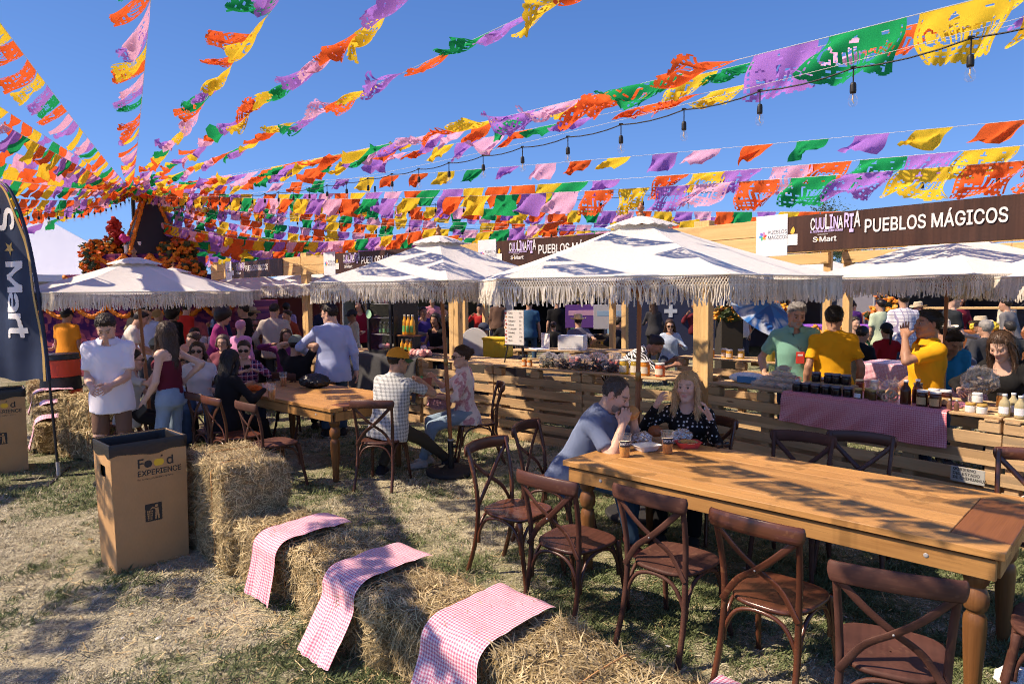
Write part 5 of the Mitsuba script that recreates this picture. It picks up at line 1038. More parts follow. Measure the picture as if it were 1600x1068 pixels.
        for q, (a, kn, an) in enumerate(lg):
            if pos[1] > 10.6: break
            d = unit(np.array([(.25 if q == 0 else -.25), 1, 0])); f = Field(an - [.18, .2, .12], an + [.18, .26, .1], max(h * .9, .013)); g0 = an[2] - .085 * s
            f.cone(an - [0, 0, .01], an - d * .02 + [0, 0, -.045 * s], .042 * s, .040 * s, .02).cone(an - d * .02 - [0, 0, .045 * s], an + d * .13 * s - [0, 0, .055 * s], .040 * s, .036 * s, .03); f.plane((0, 0, g0 + .002), (0, 0, -1)); mm = f.mesh(); V = mm[0]; m('shoe', mm, 'cloth', np.where(((V[:, 2] - g0) < .022)[:, None], np.array([.55, .54, .52]) if lod == 0 else np.array(shoe) * .6, np.array(shoe)))
    # hair, hats, glasses
    if hair is not None:
        hm = mv(hair_of(hair[0], lod), HM); hcol = np.tile(np.array(hair[1], float), (len(hm[0]), 1))
        if lod == 0 and hat is None: st, sc = strands(hm, 1500, seed, hair[0], np.array(hair[1])); hm = join([(hm[0], hm[1]), st]); hcol = np.vstack([hcol, sc])
        m('hair', hm, 'hair', hcol)
    if beard is not None: m('beard', mv(hair_of('beard', lod), HM), 'hair', beard)
    if hat is not None:
        if hat[0] == 'cap':
            d, b = cap_mesh(); ck = m('cap', mv(d, HM), 'cloth', hat[1]); mc(ck, 'visor', mv(b, HM), 'cloth', hat[2])
        else: m('hat', mv(hat_mesh(*(hat[2] if len(hat) > 2 else (.17, .115))), HM), 'cloth', hat[1])
    if glasses is not None: part(k, 'sunglasses' if glasses == 'dark' else 'glasses', shape(mv(glasses_mesh(glasses == 'dark'), HM), plain((0.02, 0.012, 0.012), 0.12) if glasses == 'dark' else BLACK), M)
    if lod == 0 and glasses != 'dark':
        for q in (-1, 1):
            v = np.array(EYE_M.vertices); c = np.where((v[:, 1] > .0105)[:, None], [.015, .012, .01], np.where((v[:, 1] > .0088)[:, None], [.10, .05, .025], [.62, .58, .55])); m('eye', mv((v + [q * .030, .0795, .010], np.array(EYE_M.faces)), HM), 'tinted_gloss', c)
    return k, M, HM

DARK, BRN, GREY, BLOND = (.013, .009, .008), (.045, .024, .014), (.22, .21, .20), (.46, .30, .145)
WH, NAV, BLK_ = (.74, .74, .80), (.03, .045, .09), (.012, .012, .014)
# --- the nearest figures
person('man in a white polo shirt and brown shorts looking down at his hands', (-4.06, 6.86), 288, 1.77, lean=.06, head=(.05, .62, 0), R=(.10, .30, 1.02), L=(-.07, .32, 1.03), hands=('pinch', 'pinch'), Rh=(.35, -.8, -.9), Lh=(-.35, -.8, -.9), skin='light', top=('polo_shirt', (.76, .75, .86), 'short'), collar=(.70, .70, .82), low=('shorts', (.16, .095, .068)), hair=('short', (.022, .016, .013)), lod=0, hem=-.19, fat=.98)
person('woman in a maroon strapless top and light jeans standing beside the man in white', (-3.58, 7.10), 172, 1.66, 'f', lean=.02, head=(-.75, .05, 0), L=(-.20, .16, .82), Lb=(-.9, .2, .1), hands=('grip', 'grip'), R=(.17, -.06, 1.0), Rh=(.2, -1, .1), skin='fair', top=('strapless_top', (.115, .016, .032), 'strapless'), low=('jeans', (0, 0, 0)), lb='light_denim', hair=('longfront', (.040, .026, .020)), lod=0, hem=-.06)
person('man in a blue polo shirt leaning over the table eating a burger with both hands', (.46, 5.11), -27, 1.76, sit=.46, lean=.50, head=(-.12, .30, 0), R=(.14, .43, .955), L=(-.06, .45, .955), Rh=(.55, -.1, -1), Lh=(-.7, -.1, -1), hands=('grip', 'grip'), Rb=(.8, .3, .2), Lb=(-.8, .3, .2), feet=[(.16, .52, 0), (-.10, .42, 0)], skin='light', top=('polo_shirt', (.14, .178, .285), 'short'), collar=(.13, .165, .27), low=('jeans', (0, 0, 0)), lb='dark_denim', hair=('thin', (.055, .045, .04)), beard=(.24, .185, .155), lod=0, fat=1.08, shoe=(.10, .03, .03))
person('blonde woman in a black polka-dot blouse seated at the long table, one hand raised', (1.38, 5.32), 246, 1.62, 'f', sit=.43, lean=.02, head=(-.12, .03, 0), R=(.20, .24, 1.02), L=(-.20, .26, .96), Rh=(.8, .1, -1), Lh=(-.25, -.2, -1), hands=('pinch', 'relaxed'), Rb=(.5, .6, .3), Lb=(-.7, -.3, .4), skin='fair', top=('blouse', BLK_, 'long'), tb='polka_dots', low=('trousers', BLK_), hair=('longfront', BLOND), lod=0, neck=0.0)
person('seated man with an orange cap and a grey plaid shirt, one leg stretched out', (-1.26, 6.80), 62, 1.72, sit=.47, lean=.20, side=.05, head=(-.55, .08, 0), R=(.13, .40, .98), L=(-.1, .38, .86), Rh=(1, .25, -.6), Lh=(-1, 0, -.5), hands=('fist', 'relaxed'), feet=[(.27, .70, 0), (-.20, .12, 0)], skin='tan', top=('plaid_shirt', WH, 'short'), tb='plaid_grey', collar=(.45, .46, .47), low=('trousers', (.055, .052, .042)), hair=('short', DARK), hat=('cap', (.66, .30, .035), (.06, .13, .06)), lod=0, fat=1.12, hem=-.13, shoe=(.02, .022, .03))
person('seated woman in a pink flowered blouse and jeans beside the umbrella pole', (-.52, 7.50), 192, 1.64, 'f', sit=.47, lean=.03, head=(.10, .08, 0), R=(.10, .34, .96), L=(-.10, .34, .78), Rh=(.6, -.5, -.6), Lh=(-.8, -.4, -.4), hands=('relaxed', 'relaxed'), feet=[(.06, .42, 0), (-.10, .50, 0)], skin='fair', top=('blouse', WH, 'rolled'), tb='floral_pink', collar=(.72, .62, .62), low=('jeans', (0, 0, 0)), lb='light_denim', hair=('bun', BRN), glasses='dark', lod=0, shoe=(.5, .46, .42), hem=-.12)
person('man in a mint green shirt with a red badge behind the right counter', (3.08, 7.40), 258, 1.80, lean=.14, side=.04, head=(.12, .32, -.05), R=(.34, .18, .98), L=(-.24, .22, .96), skin='tan', top=('shirt', (.20, .42, .335), 'short'), collar=(.20, .42, .335), hair=('short', GREY), beard=(.34, .32, .30), lod=0, low=('trousers', NAV), fat=1.05)
person('seller in a yellow polo shirt seen from behind at the right counter', (3.36, 7.12), 82, 1.74, head=(-.45, .05, 0), R=(.27, .03, .84), L=(-.27, .0, .84), skin='brown', top=('polo_shirt', (.72, .36, .012), 'short'), collar=(.72, .36, .012), hair=('short', (.008, .007, .007)), lod=0, low=('trousers', NAV), fat=1.06)
person('laughing seller in a yellow polo shirt with a hand beside his mouth', (3.74, 6.12), 172, 1.72, lean=-.02, head=(.05, -.05, 0), L=(-.06, .22, 1.46), Lh=(-.7, .35, -1), Lb=(-.6, .55, .1), hands=('relaxed', 'flat'), R=(.20, .2, .95), skin='brown', top=('polo_shirt', (.72, .36, .012), 'short'), collar=(.72, .36, .012), hair=('short', (.008, .007, .007)), lod=0, low=('trousers', NAV), fat=1.06)
person('long-haired woman in black at the right edge, handling a clear bag', (4.16, 5.66), 214, 1.60, 'f', lean=.30, head=(-.05, .42, 0), R=(.22, .40, 1.05), L=(-.10, .36, .92), Rh=(1, 0, -.6), Lh=(-1, 0, -.7), hands=('grip', 'flat'), Rb=(.6, .3, .7), Lb=(-.8, .2, -.3), skin='light', top=('jacket', (.015, .015, .016), 'long'), hair=('longfront', (.055, .03, .018)), low=('trousers', NAV), lod=0, neck=.12)
person('vendor in a black and white zebra blouse bending over the middle counter', (1.30, 8.62), 352, 1.62, 'f', lean=.95, head=(-.3, .5, 0), R=(.20, .72, .98), L=(-.10, .70, 1.0), skin='brown', top=('blouse', BLK_, 'rolled'), tb='zebra', hair=('bun', DARK), low=('trousers', BLK_))
# --- round the left table
person('woman with long black hair and black top, back to us at the left table', (-3.13, 7.33), 52, 1.64, 'f', sit=.47, lean=.14, head=(.25, .12, 0), R=(.20, .38, .86), L=(-.2, .36, .86), skin='light', top=('jumper', BLK_, 'long'), hair=('long', (.010, .008, .008)), low=('trousers', BLK_), lod=0, fat=1.12)
person('woman in a purple plaid shirt and dark glasses at the left table', (-3.52, 8.92), 300, 1.64, 'f', sit=.47, lean=.12, head=(-.25, .12, 0), R=(.10, .34, .92), L=(-.10, .34, .93), Rh=(1, 0, -.6), Lh=(-1, 0, -.6), hands=('grip', 'grip'), skin='light', top=('plaid_shirt', WH, 'long'), tb='plaid_purple', hair=('bun', BRN), glasses='dark', low=('trousers', NAV), fat=1.12, neck=.07)
person('seated woman in a white shirt and sunglasses looking towards us on the left', (-3.98, 8.62), 290, 1.64, 'f', sit=.47, head=(-.1, .04, 0), R=(.22, .16, .70), L=(-.2, .25, .72), skin='light', top=('shirt', (.68, .66, .72), 'rolled'), collar=(.68, .66, .72), hair=('shoulder', (.05, .028, .016)), glasses='dark', low=('jeans', (0, 0, 0)), lb='dark_denim', neck=.08)
person('seated woman with pinned brown hair and a dark sleeveless top looking down to the left', (-4.70, 10.1), 235, 1.66, 'f', sit=.50, head=(.1, .2, 0), skin='light', top=('top', (.015, .014, .016), 'none'), hair=('bun', BRN), neck=.06)
person('grey-haired woman with glasses in a patterned blouse behind the plaid woman', (-4.28, 10.1), 282, 1.62, 'f', sit=.48, head=(-.1, .1, 0), skin='light', top=('blouse', (.20, .06, .09), 'long'), hair=('bob', (.12, .09, .075)), glasses='clear')
person('girl with a dark ponytail and a pale grey shirt seated behind the left umbrella pole', (-4.38, 7.72), 22, 1.60, 'f', sit=.47, lean=.1, head=(0, .1, 0), R=(.1, .3, 1.05), L=(-.1, .35, .85), skin='light', top=('t_shirt', (.42, .44, .44), 'short'), hair=('pony', DARK), glasses='dark', low=('trousers', BLK_))
person('man with a grey cap and dark grey shirt seated behind the girl with the ponytail', (-4.62, 8.75), 10, 1.72, sit=.48, lean=.1, head=(-.1, .05, 0), R=(.1, .32, .95), L=(-.1, .35, .9), skin='tan', top=('t_shirt', (.05, .053, .06), 'short'), hair=('short', DARK), beard=(.03, .02, .015), hat=('cap', (.22, .25, .25), (.22, .25, .25)), low=('trousers', BLK_))
person('man in black with a green cap holding both hands behind his head', (-2.86, 9.02), 64, 1.72, sit=.47, lean=-.02, head=(.2, .1, 0), R=(.10, -.04, 1.23), L=(-.12, .02, 1.25), Rh=(1, .1, .15), Lh=(-1, .25, .1), hands=('flat', 'flat'), Rb=(.3, -1, .2), Lb=(-.3, -1, .2), skin='tan', top=('t_shirt', BLK_, 'short'), hair=('short', DARK), hat=('cap', (.17, .20, .16), (.17, .20, .16)), low=('trousers', BLK_), fat=1.1)
person('tall man in a pale blue shirt and jeans standing behind the left table', (-2.36, 8.95), 108, 1.80, lean=.08, head=(.95, .12, 0), L=(-.30, .30, 1.10), R=(.30, .0, .86), Lh=(-1, -.3, -.5), skin='light', top=('shirt', (.40, .46, .68), 'long'), collar=(.40, .46, .68), low=('jeans', (0, 0, 0)), lb='dark_denim', hair=('short', DARK), glasses='clear', fat=1.16, lod=0, hem=-.20)
person('man in an orange shirt and black cap behind the striped drum', (-8.15, 12.5), 84, 1.70, head=(.0, .0, 0), top=('shirt', (.74, .27, .02), 'short'), collar=(.74, .27, .02), hair=('short', DARK), hat=('cap', BLK_, BLK_), skin='brown', fat=1.15)
person('man in a cream shirt bending forward behind the left umbrella pole', (-6.30, 11.0), 25, 1.74, lean=.42, head=(0, .3, 0), R=(.2, .45, .95), L=(-.15, .5, .95), top=('shirt', (.62, .57, .50), 'short'), hair=('short', DARK), skin='tan', low=('trousers', BLK_))
person('bearded man in a pale blue shirt facing us behind the left umbrella pole', (-6.35, 11.9), 276, 1.76, head=(.05, .2, 0), top=('shirt', (.46, .52, .74), 'long'), collar=(.46, .52, .74), hair=('short', DARK), beard=(.16, .15, .14), skin='light', fat=1.08)
person('woman with blonde pinned hair beside the bearded man', (-6.85, 13.2), 60, 1.66, 'f', top=('shirt', (.50, .50, .52), 'long'), hair=('bun', (.40, .27, .14)), skin='light', lod=2)
person('person in black with a dark head seen from behind, left of the white bags', (-6.25, 12.6), 60, 1.72, top=('jacket', BLK_, 'long'), hair=('afro', DARK), skin='brown', lod=2)
person('woman with bushy hair in a magenta jumper leaning over a stall', (-4.85, 11.1), 8, 1.72, 'f', lean=.22, head=(0, .25, 0), R=(.2, .3, .85), L=(-.2, .38, .9), top=('jumper', (.20, .02, .12), 'long'), hair=('afro', (.012, .01, .01)), skin='tan', fat=1.15)
person('person in a pink top with a black flower print and a pink head wrap', (-4.30, 10.8), 76, 1.52, 'f', head=(.15, .1, 0), top=('top', (.62, .27, .48), 'long'), hair=('short', (.55, .24, .36)), skin='light', fat=1.1)
person('broad man in a beige shirt seen from behind at the pan stall', (-4.15, 11.9), 88, 1.78, lean=.05, head=(0, .15, 0), R=(.30, .15, .95), L=(-.30, .12, .95), top=('shirt', (.40, .35, .31), 'long'), collar=(.40, .35, .31), hair=('crew', DARK), skin='tan', fat=1.22)
person('man in black in profile behind the woman in magenta', (-5.05, 12.9), 175, 1.76, top=('t_shirt', BLK_, 'short'), hair=('short', DARK), skin='tan', lod=2)
person('seller in a grey shirt reaching right behind the yellow bottles', (-1.95, 12.0), 350, 1.74, lean=.18, head=(0, .2, 0), R=(.12, .50, 1.18), L=(-.2, .3, 1.0), Rh=(1, 0, -.5), top=('shirt', (.20, .19, .18), 'long'), collar=(.2, .19, .18), hair=('crew', (.07, .06, .055)), skin='tan', fat=1.1)
person('woman in a black strappy top behind the pink sweets', (-1.28, 11.6), 235, 1.58, 'f', head=(.1, .2, 0), R=(.15, .3, .98), L=(-.15, .28, .98), top=('top', BLK_, 'none'), hair=('long', DARK), skin='brown', neck=.08)
# --- behind the middle and right kiosks
person('seated woman with sunglasses and long dark hair in a pale blue shirt between two posts', (3.05, 13.2), 262, 1.66, 'f', sit=.5, lean=.12, head=(0, .2, 0), R=(.2, .35, .85), L=(-.2, .35, .85), top=('shirt', (.45, .55, .72), 'long'), hair=('long', BRN), glasses='dark', skin='light')
person('person with a straw cowboy hat and grey purple shirt sitting with back to us', (1.42, 14.4), 96, 1.72, sit=.5, lean=.15, top=('shirt', (.16, .15, .21), 'short'), hair=('crew', DARK), hat=('hat', (.60, .47, .28)), skin='tan', fat=1.1)
person('man in a blue shirt standing far behind the white boxes', (.42, 16.4), 80, 1.76, top=('t_shirt', (.03, .09, .19), 'short'), low=('jeans', (0, 0, 0)), lb='dark_denim', lod=2, skin='tan')
person('man in black standing right of the man in blue far behind the white boxes', (1.12, 16.8), 100, 1.78, top=('t_shirt', BLK_, 'short'), low=('trousers', (.05, .04, .04)), lod=2, skin='tan', fat=1.15)
person('man in dark clothes with sunglasses left of the man in blue far behind', (-.12, 15.2), 280, 1.70, sit=.5, top=('t_shirt', (.02, .02, .02), 'short'), glasses='dark', lod=2, skin='light', hair=('crew', DARK))
person('seated child in front of the distant man in black', (.95, 15.6), 90, 1.45, sit=.45, top=('t_shirt', (.03, .03, .03), 'short'), lod=2, hair=('short', BRN))
person('two-tone dark seated man in profile left of the woman with sunglasses', (2.12, 13.6), 10, 1.70, sit=.5, top=('shirt', (.02, .022, .03), 'long'), lod=2, skin='tan')
person('seated man in a felt cowboy hat and grey shirt right of the laughing seller', (6.05, 9.55), 98, 1.76, sit=.5, head=(0, .1, 0), top=('shirt', (.13, .125, .15), 'long'), hair=('crew', DARK), hat=('hat', (.66, .60, .50), (.175, .12)), skin='tan', fat=1.15)
person('person in a bright blue jacket stooping behind the laughing seller', (4.55, 7.35), 262, 1.66, lean=.75, head=(0, .4, 0), R=(.18, .35, .80), L=(-.18, .35, .80), top=('jacket', (.02, .20, .46), 'long'), hair=('short', DARK), skin='brown', fat=1.12)
person('grey-haired man seated with his back to us at the right', (7.1, 10.2), 92, 1.76, sit=.5, head=(0, .05, 0), top=('shirt', (.035, .037, .045), 'long'), hair=('wavy', (.26, .25, .24)), skin='tan', fat=1.15)
person('dark-haired person sitting right of the grey-haired man', (7.75, 10.6), 80, 1.70, sit=.5, top=('shirt', (.04, .045, .05), 'long'), hair=('short', (.03, .028, .028)), lod=2)
person('person in a red jacket with a dark ponytail and cap sitting behind the yellow sellers', (6.05, 11.0), 88, 1.64, 'f', sit=.48, top=('jacket', (.34, .012, .016), 'long'), hair=('pony', DARK), hat=('cap', (.02, .025, .03), (.02, .025, .03)), fat=1.15, skin='tan')
person('man in a white and purple checked shirt standing with his back to us', (7.0, 12.2), 75, 1.84, top=('shirt', WH, 'short'), tb='check_white', low=('jeans', (0, 0, 0)), lb='dark_denim', skin='tan', fat=1.1)
person('man in a black t-shirt standing in profile before the grey-haired man', (7.05, 10.95), 350, 1.86, R=(.1, .32, 1.1), L=(-.25, .05, .85), top=('t_shirt', (.02, .024, .03), 'short'), low=('trousers', BLK_), skin='light')
person('seated person in a lime green top under the blue patterned umbrella', (4.72, 12.0), 85, 1.60, 'f', sit=.46, lean=.15, top=('top', (.38, .50, .22), 'long'), hair=('shoulder', (.10, .05, .03)), skin='light')
person('person in black seated behind the right kiosk post, leaning right', (5.05, 10.1), 30, 1.72, sit=.48, lean=.15, side=.15, R=(.45, .12, .50), top=('t_shirt', BLK_, 'long'), hair=('crew', DARK), skin='brown', fat=1.1)
person('person in a pale green shirt beside the marigold column', (7.35, 13.6), 100, 1.70, top=('t_shirt', (.48, .58, .42), 'short'), hair=('short', DARK), lod=2)
person('person in a purple hooded jacket standing at the purple stage', (7.75, 15.6), 85, 1.66, top=('jacket', (.10, .035, .22), 'long'), hair=('short', DARK), lod=2, low=('jeans', (0, 0, 0)), lb='dark_denim')
person('child with a red cap and green top behind the laughing seller', (7.6, 12.9), 200, 1.40, top=('t_shirt', (.03, .12, .06), 'short'), hat=('cap', (.24, .03, .04), (.24, .03, .04)), lod=2)
person('person in a grey jacket with a black dog design at the far right stall', (9.4, 12.8), 120, 1.72, lean=.2, top=('jacket', (.16, .16, .17), 'long'), lod=2)
# --- the far crowd
CROWD = [(-9.6, 14.6, 250, 'pink', 's'), (-3.4, 15.4, 260, 'crimson', 'w'), (-2.9, 17.2, 80, 'white', 'w'), (-4.4, 15.9, 300, 'navy', 'w'), (-5.6, 17.0, 90, 'lilac', 'w'), (-5.0, 18.6, 270, 'sky blue', 'w'), (-2.2, 15.8, 120, 'dark blue', 'w'), (-1.6, 17.4, 200, 'black', 'w'), (-0.9, 19.0, 250, 'red', 'w'), (-3.9, 20.5, 90, 'grey', 'w'), (-.4, 20.5, 90, 'brown', 'w'), (1.9, 19.5, 60, 'dark green', 'w'), (2.7, 17.9, 270, 'steel blue', 'w'), (3.6, 17.3, 90, 'charcoal', 'w'), (4.9, 18.5, 250, 'maroon', 'w'), (6.3, 18.5, 100, 'orange', 'w'), (8.7, 14.6, 210, 'teal', 'w'), (9.8, 15.0, 260, 'wine red', 'w'), (10.6, 13.6, 200, 'light grey', 'w'), (9.2, 11.6, 90, 'slate', 's'), (11.6, 16.0, 270, 'cream', 'w'), (-6.7, 18.5, 260, 'cherry red', 'w'), (-8.0, 19.5, 80, 'olive', 'w'), (.6, 22.5, 270, 'violet', 'w'), (3.2, 22.0, 80, 'pale yellow', 'w'), (5.8, 22.0, 260, 'denim blue', 'w'), (-2.6, 22.5, 270, 'rose', 'w'), (8.4, 20.5, 90, 'mustard', 'w'), (-5.4, 11.6, 300, 'peach', 's'), (-3.7, 11.2, 265, 'plum', 's'), (-5.2, 13.6, 100, 'aqua', 'w'), (-4.6, 14.2, 250, 'brick', 'w'), (-3.3, 14.2, 200, 'ivory', 'w'), (-7.6, 13.9, 280, 'khaki', 'w'), (-7.2, 15.0, 60, 'scarlet', 'w'), (-6.1, 14.4, 240, 'ink blue', 'w'), (-8.7, 16.2, 300, 'fawn', 'w'), (-2.5, 13.6, 90, 'mint', 'w'), (-1.9, 14.6, 280, 'indigo', 'w'), (-.6, 13.2, 300, 'raspberry', 's'), (8.3, 16.6, 250, 'coral', 'w'), (9.9, 17.6, 90, 'navy and white', 'w'), (5.4, 16.2, 280, 'pearl', 'w'), (6.6, 13.2, 260, 'forest', 's'), (8.2, 11.9, 80, 'graphite', 's')]
HUE = {'pink': (.55, .25, .35), 'crimson': (.30, .02, .05), 'white': (.65, .65, .68), 'navy': (.02, .03, .07), 'lilac': (.40, .30, .55), 'sky blue': (.30, .48, .68), 'dark blue': (.02, .05, .14), 'black': (.015, .015, .017), 'red': (.42, .03, .03), 'grey': (.22, .22, .23), 'brown': (.12, .07, .05), 'dark green': (.03, .09, .05), 'steel blue': (.12, .2, .3), 'charcoal': (.04, .04, .045), 'maroon': (.13, .02, .03), 'orange': (.6, .2, .04), 'teal': (.03, .2, .2), 'wine red': (.18, .02, .04), 'light grey': (.42, .42, .43), 'slate': (.09, .1, .13), 'cream': (.6, .55, .45), 'cherry red': (.38, .02, .04), 'olive': (.14, .14, .06), 'violet': (.2, .08, .35), 'pale yellow': (.6, .55, .3), 'denim blue': (.1, .16, .28), 'rose': (.5, .2, .25), 'mustard': (.5, .32, .05), 'peach': (.6, .34, .24), 'plum': (.14, .03, .12), 'aqua': (.2, .45, .5), 'brick': (.34, .08, .05), 'ivory': (.66, .62, .54), 'khaki': (.3, .26, .15), 'scarlet': (.5, .03, .02), 'ink blue': (.015, .03, .10), 'fawn': (.45, .33, .22), 'mint': (.35, .55, .42), 'indigo': (.06, .04, .22), 'raspberry': (.38, .03, .12), 'coral': (.6, .2, .15), 'navy and white': (.10, .12, .2), 'pearl': (.58, .58, .6), 'forest': (.02, .08, .03), 'graphite': (.06, .06, .07)}
for i, (x, y, a, c, p) in enumerate(CROWD):
    person(f'distant visitor in {c} {"sitting" if p == "s" else "standing"} in the far crowd', (x, y), a, 1.58 + .03 * (i * 7 % 8), 'mf'[i % 2], sit=.48 if p == 's' else None, head=((i % 5 - 2) * .25, .1, 0), top=('shirt', HUE[c], ('short', 'long')[i % 3 > 0]), low=('trousers', ((.03, .04, .07), (.02, .02, .02), (.08, .07, .06))[i % 3]), hair=(('short', 'long', 'crew', 'bun')[i % 4], (DARK, BRN, DARK, (.03, .02, .015))[i % 4]), skin=('tan', 'light', 'brown')[i % 3], lod=2, group='far crowd behind the kiosks', fat=(.95, 1.05, 1.18, 1.0)[i % 4], twist=(i % 3 - 1) * .2, lean=(i % 4) * .05, R=((.2, .3, 1.0 if p == 'w' else .8), None, (.12, .25, 1.25 if p == 'w' else 1.1))[i % 3], L=(None, (-.18, .28, 1.05 if p == 'w' else .82))[i % 2], glasses=('dark', None, None)[i % 3], hat=(None, None, ('hat', (.5, .42, .3)), None, ('cap', (.05, .06, .1), (.05, .06, .1)), None, None)[i % 7])

# ---------------------------------------------------------------- goods
CA2 = counter((4.45, 8.75), (5.95, 6.75), [up + 'hidden under the far gingham cloth'], [tp + 'under the far gingham cloth'], 220, .6)
CD = counter((-5.55, 13.45), (-4.14, 12.26), [up + 'behind the orange and white poster'], [tp + 'under the pink jars at the left stall'], 230)
def lab_band(r, z0, z1, a0=-1.0, a1=1.0, n=9):
    a = np.linspace(a0, a1, n) - math.pi / 2; return sheet(np.stack([np.stack([r * np.cos(a), r * np.sin(a), np.full(n, z)], 1) for z in (z0, z1)], 0))
def jar(M, label, body, lid, r=.036, h=.085, lab=None, group='jars on the counters', fill=.9):
    t = thing('jar', label, 'jar', group); part(t, 'glass', shape(lathe([(0, 0), (r * .92, 0), (r, .006), (r, h * .8), (r * .9, h * .9), (r * .86, h), (0, h)], 16), plain(body, .12)), M)
    part(t, 'lid', shape(lathe([(0, h), (r * .93, h), (r * .95, h + .004), (r * .95, h + .015), (r * .9, h + .018), (0, h + .018)], 16), plain(lid, .35)), M)
    if lab: part(t, 'label', shape(lab_band(r + .0012, h * .18, h * .68), plain(lab, .6)), M)
def bottle(M, label, body, cap_c, r=.033, h=.2, lab=None, group='bottles on the counters', glassy=False):
    t = thing('bottle', label, 'bottle', group); part(t, 'body', shape(lathe([(0, 0), (r * .9, 0), (r, .008), (r, h * .55), (r * .82, h * .68), (r * .42, h * .80), (r * .38, h * .93), (0, h * .93)], 16), plain(body, .1)), M)
    part(t, 'cap', shape(lathe([(0, h * .9), (r * .46, h * .9), (r * .46, h), (0, h)], 12), plain(cap_c, .4)), M)
    if lab: part(t, 'label', shape(lab_band(r + .0012, h * .14, h * .45), plain(lab, .6)), M)
def crumple(sx, sy, sz, seed, res=26, amp=.25, fr=3.2):
    m = trimesh.creation.icosphere(4 if sx > .08 else 3); v = np.array(m.vertices); n = meshkit.fbm(v * fr + seed, 3, seed) - .5; v = v * (1 + amp * 2 * n)[:, None] * (1 + .08 * np.sign(np.sin(v[:, :1] * 23 + seed) * np.sin(v[:, 1:2] * 19)) * .5); v[:, 2] = np.where(v[:, 2] < 0, v[:, 2] * .75, v[:, 2]); v = v * [sx, sy, sz]; v[:, 2] = np.maximum(v[:, 2] - v[:, 2].min() - .06 * sz, 0); return v, np.array(m.faces)
def pods(n, sx, sy, sz, seed, c0, c1, L=.07, r=.011):
    """A heap of dried pods, each a bent tapered tube."""
    g = np.random.default_rng(seed); ms, cs = [], []
    for i in range(n):
        p = g.normal(size=3) * .45; p = np.clip(p, -1, 1); c = np.array([p[0] * sx, p[1] * sy, abs(p[2]) * sz + .008]); d = unit(g.normal(size=3) * [1, 1, .35]); b = unit(g.normal(size=3)) * .012
        m = tube(np.array([c - d * L / 2, c - d * L * .2 + b, c + d * L * .2 + b, c + d * L / 2]) * [1, 1, 1] + [0, 0, .01], np.array([.004, r, r * .9, .002]), 5)[:2]; m[0][:, 2] = np.maximum(m[0][:, 2], 0.001); ms.append(m); cs.append(np.tile(np.array(c0) + (np.array(c1) - c0) * g.uniform(), (len(m[0]), 1)))
    return join(ms), np.vstack(cs)
def chile_bag(M, label, c0, c1, seed, sx=.13, sy=.10, sz=.10):
    t = thing('clear_bag', label, 'bag', 'clear bags of dried goods'); m, c = pods(60, sx, sy, sz, seed, c0, c1); part(t, 'dried_chillies', shape(m, 'tinted', True, c), M, kind='stuff')
    v, f = crumple(sx * .98, sy * .98, sz * 1.05, seed); part(t, 'plastic', shape((v, f), 'film'), M)
    g = np.random.default_rng(seed); a = np.linspace(0, 6.283, 25); tuft = sheet(np.stack([np.stack([(.012 + .05 * k) * np.cos(a) * (1 + .4 * np.sin(a * 5 + seed)), (.012 + .05 * k) * np.sin(a) * (1 + .4 * np.cos(a * 4)), sz * 1.05 + k * .07 + .02 * k * np.sin(a * 7)], 1) for k in (0, .5, 1)], 0)); part(t, 'tied_top', shape(tuft, 'film'), M @ place(.02, 0, 0) )
def tub(M, label, c, seed):
    t = thing('plastic_tub', label, 'tub', 'clear tubs of sweets'); g = np.random.default_rng(seed)
    part(t, 'sweets', shape(crumple(.052, .04, .034, seed, amp=.12), 'tinted', True, c), M @ place(0, 0, .004)); w, d, h = .062, .048, .05
    P = np.array([[[x * k * w, y * k * d, z] for x, y in ((-1, -1), (1, -1), (1, 1), (-1, 1), (-1, -1))] for k, z in ((.85, .0), (1, h * .55), (1.06, h * .57), (1.06, h * .62), (.92, h), (.0, h))]); part(t, 'shell', shape(sheet(P), 'film_milky', False), M)

# middle counter, from the easel rightwards
M = on(CB, 1.5, .34); t = thing('easel', 'small black easel with a handwritten white price board on the middle counter', 'easel')
for dx, dy in ((-.17, -.02), (.17, -.02), (0, .22)): part(t, 'leg', shape(tube([(dx, dy, 0), (dx * .12, .03 + dy * .05, .70)], .010, 6), BLACK), M)
part(t, 'ledge', flat(cbox(.36, .03, .015, .002), BLACK), M @ place(0, -.012, .235))
bd = thing('price_board', 'white price board with rows of small writing standing on the black easel', 'sign'); part(bd, 'board', flat(cbox(.33, .012, .46, .002), plain((.66, .63, .60), .6)), M @ place(0, -.008, .475)); F3 = np.array([[1, 0, 0, 0], [0, 0, -1, -.0155], [0, 1, 0, 0], [0, 0, 0, 1.0]])
for i, (w, p) in enumerate((('Sotol', '50'), ('Menta', '120'), ('Orégano', '30'), ('Dulces', '10'), ('C. pasado', '80'), ('Asadero', '70'), ('Vino', '100'), ('Nuez', '50'))):
    part(bd, 'writing', shape(mv(word(w, .022, .001), M @ F3 @ place(-.10, .655 - i * .052, 0)), BLACK, False)); part(bd, 'writing', shape(mv(word(p, .022, .001), M @ F3 @ place(.09, .655 - i * .052, 0)), BLACK, False))
for i in range(9): part(bd, 'flower_print', shape(mv(poly(sg.Point(0, 0).buffer(.011 + .003 * (i % 3)), .001), M @ F3 @ place(-.145 + .01 * (i % 2), .28 + i * .048, 0)), plain(((.5, .08, .06), (.55, .25, .1), (.3, .05, .05))[i % 3], .6), False))
for i, s in enumerate((1.86, 1.95)): jar(on(CB, s, .10), f'small jar of orange preserve with a label, {("left", "right")[i]} of the pair by the easel', (.55, .18, .02), (.7, .5, .2), .032, .085, (.6, .5, .35))
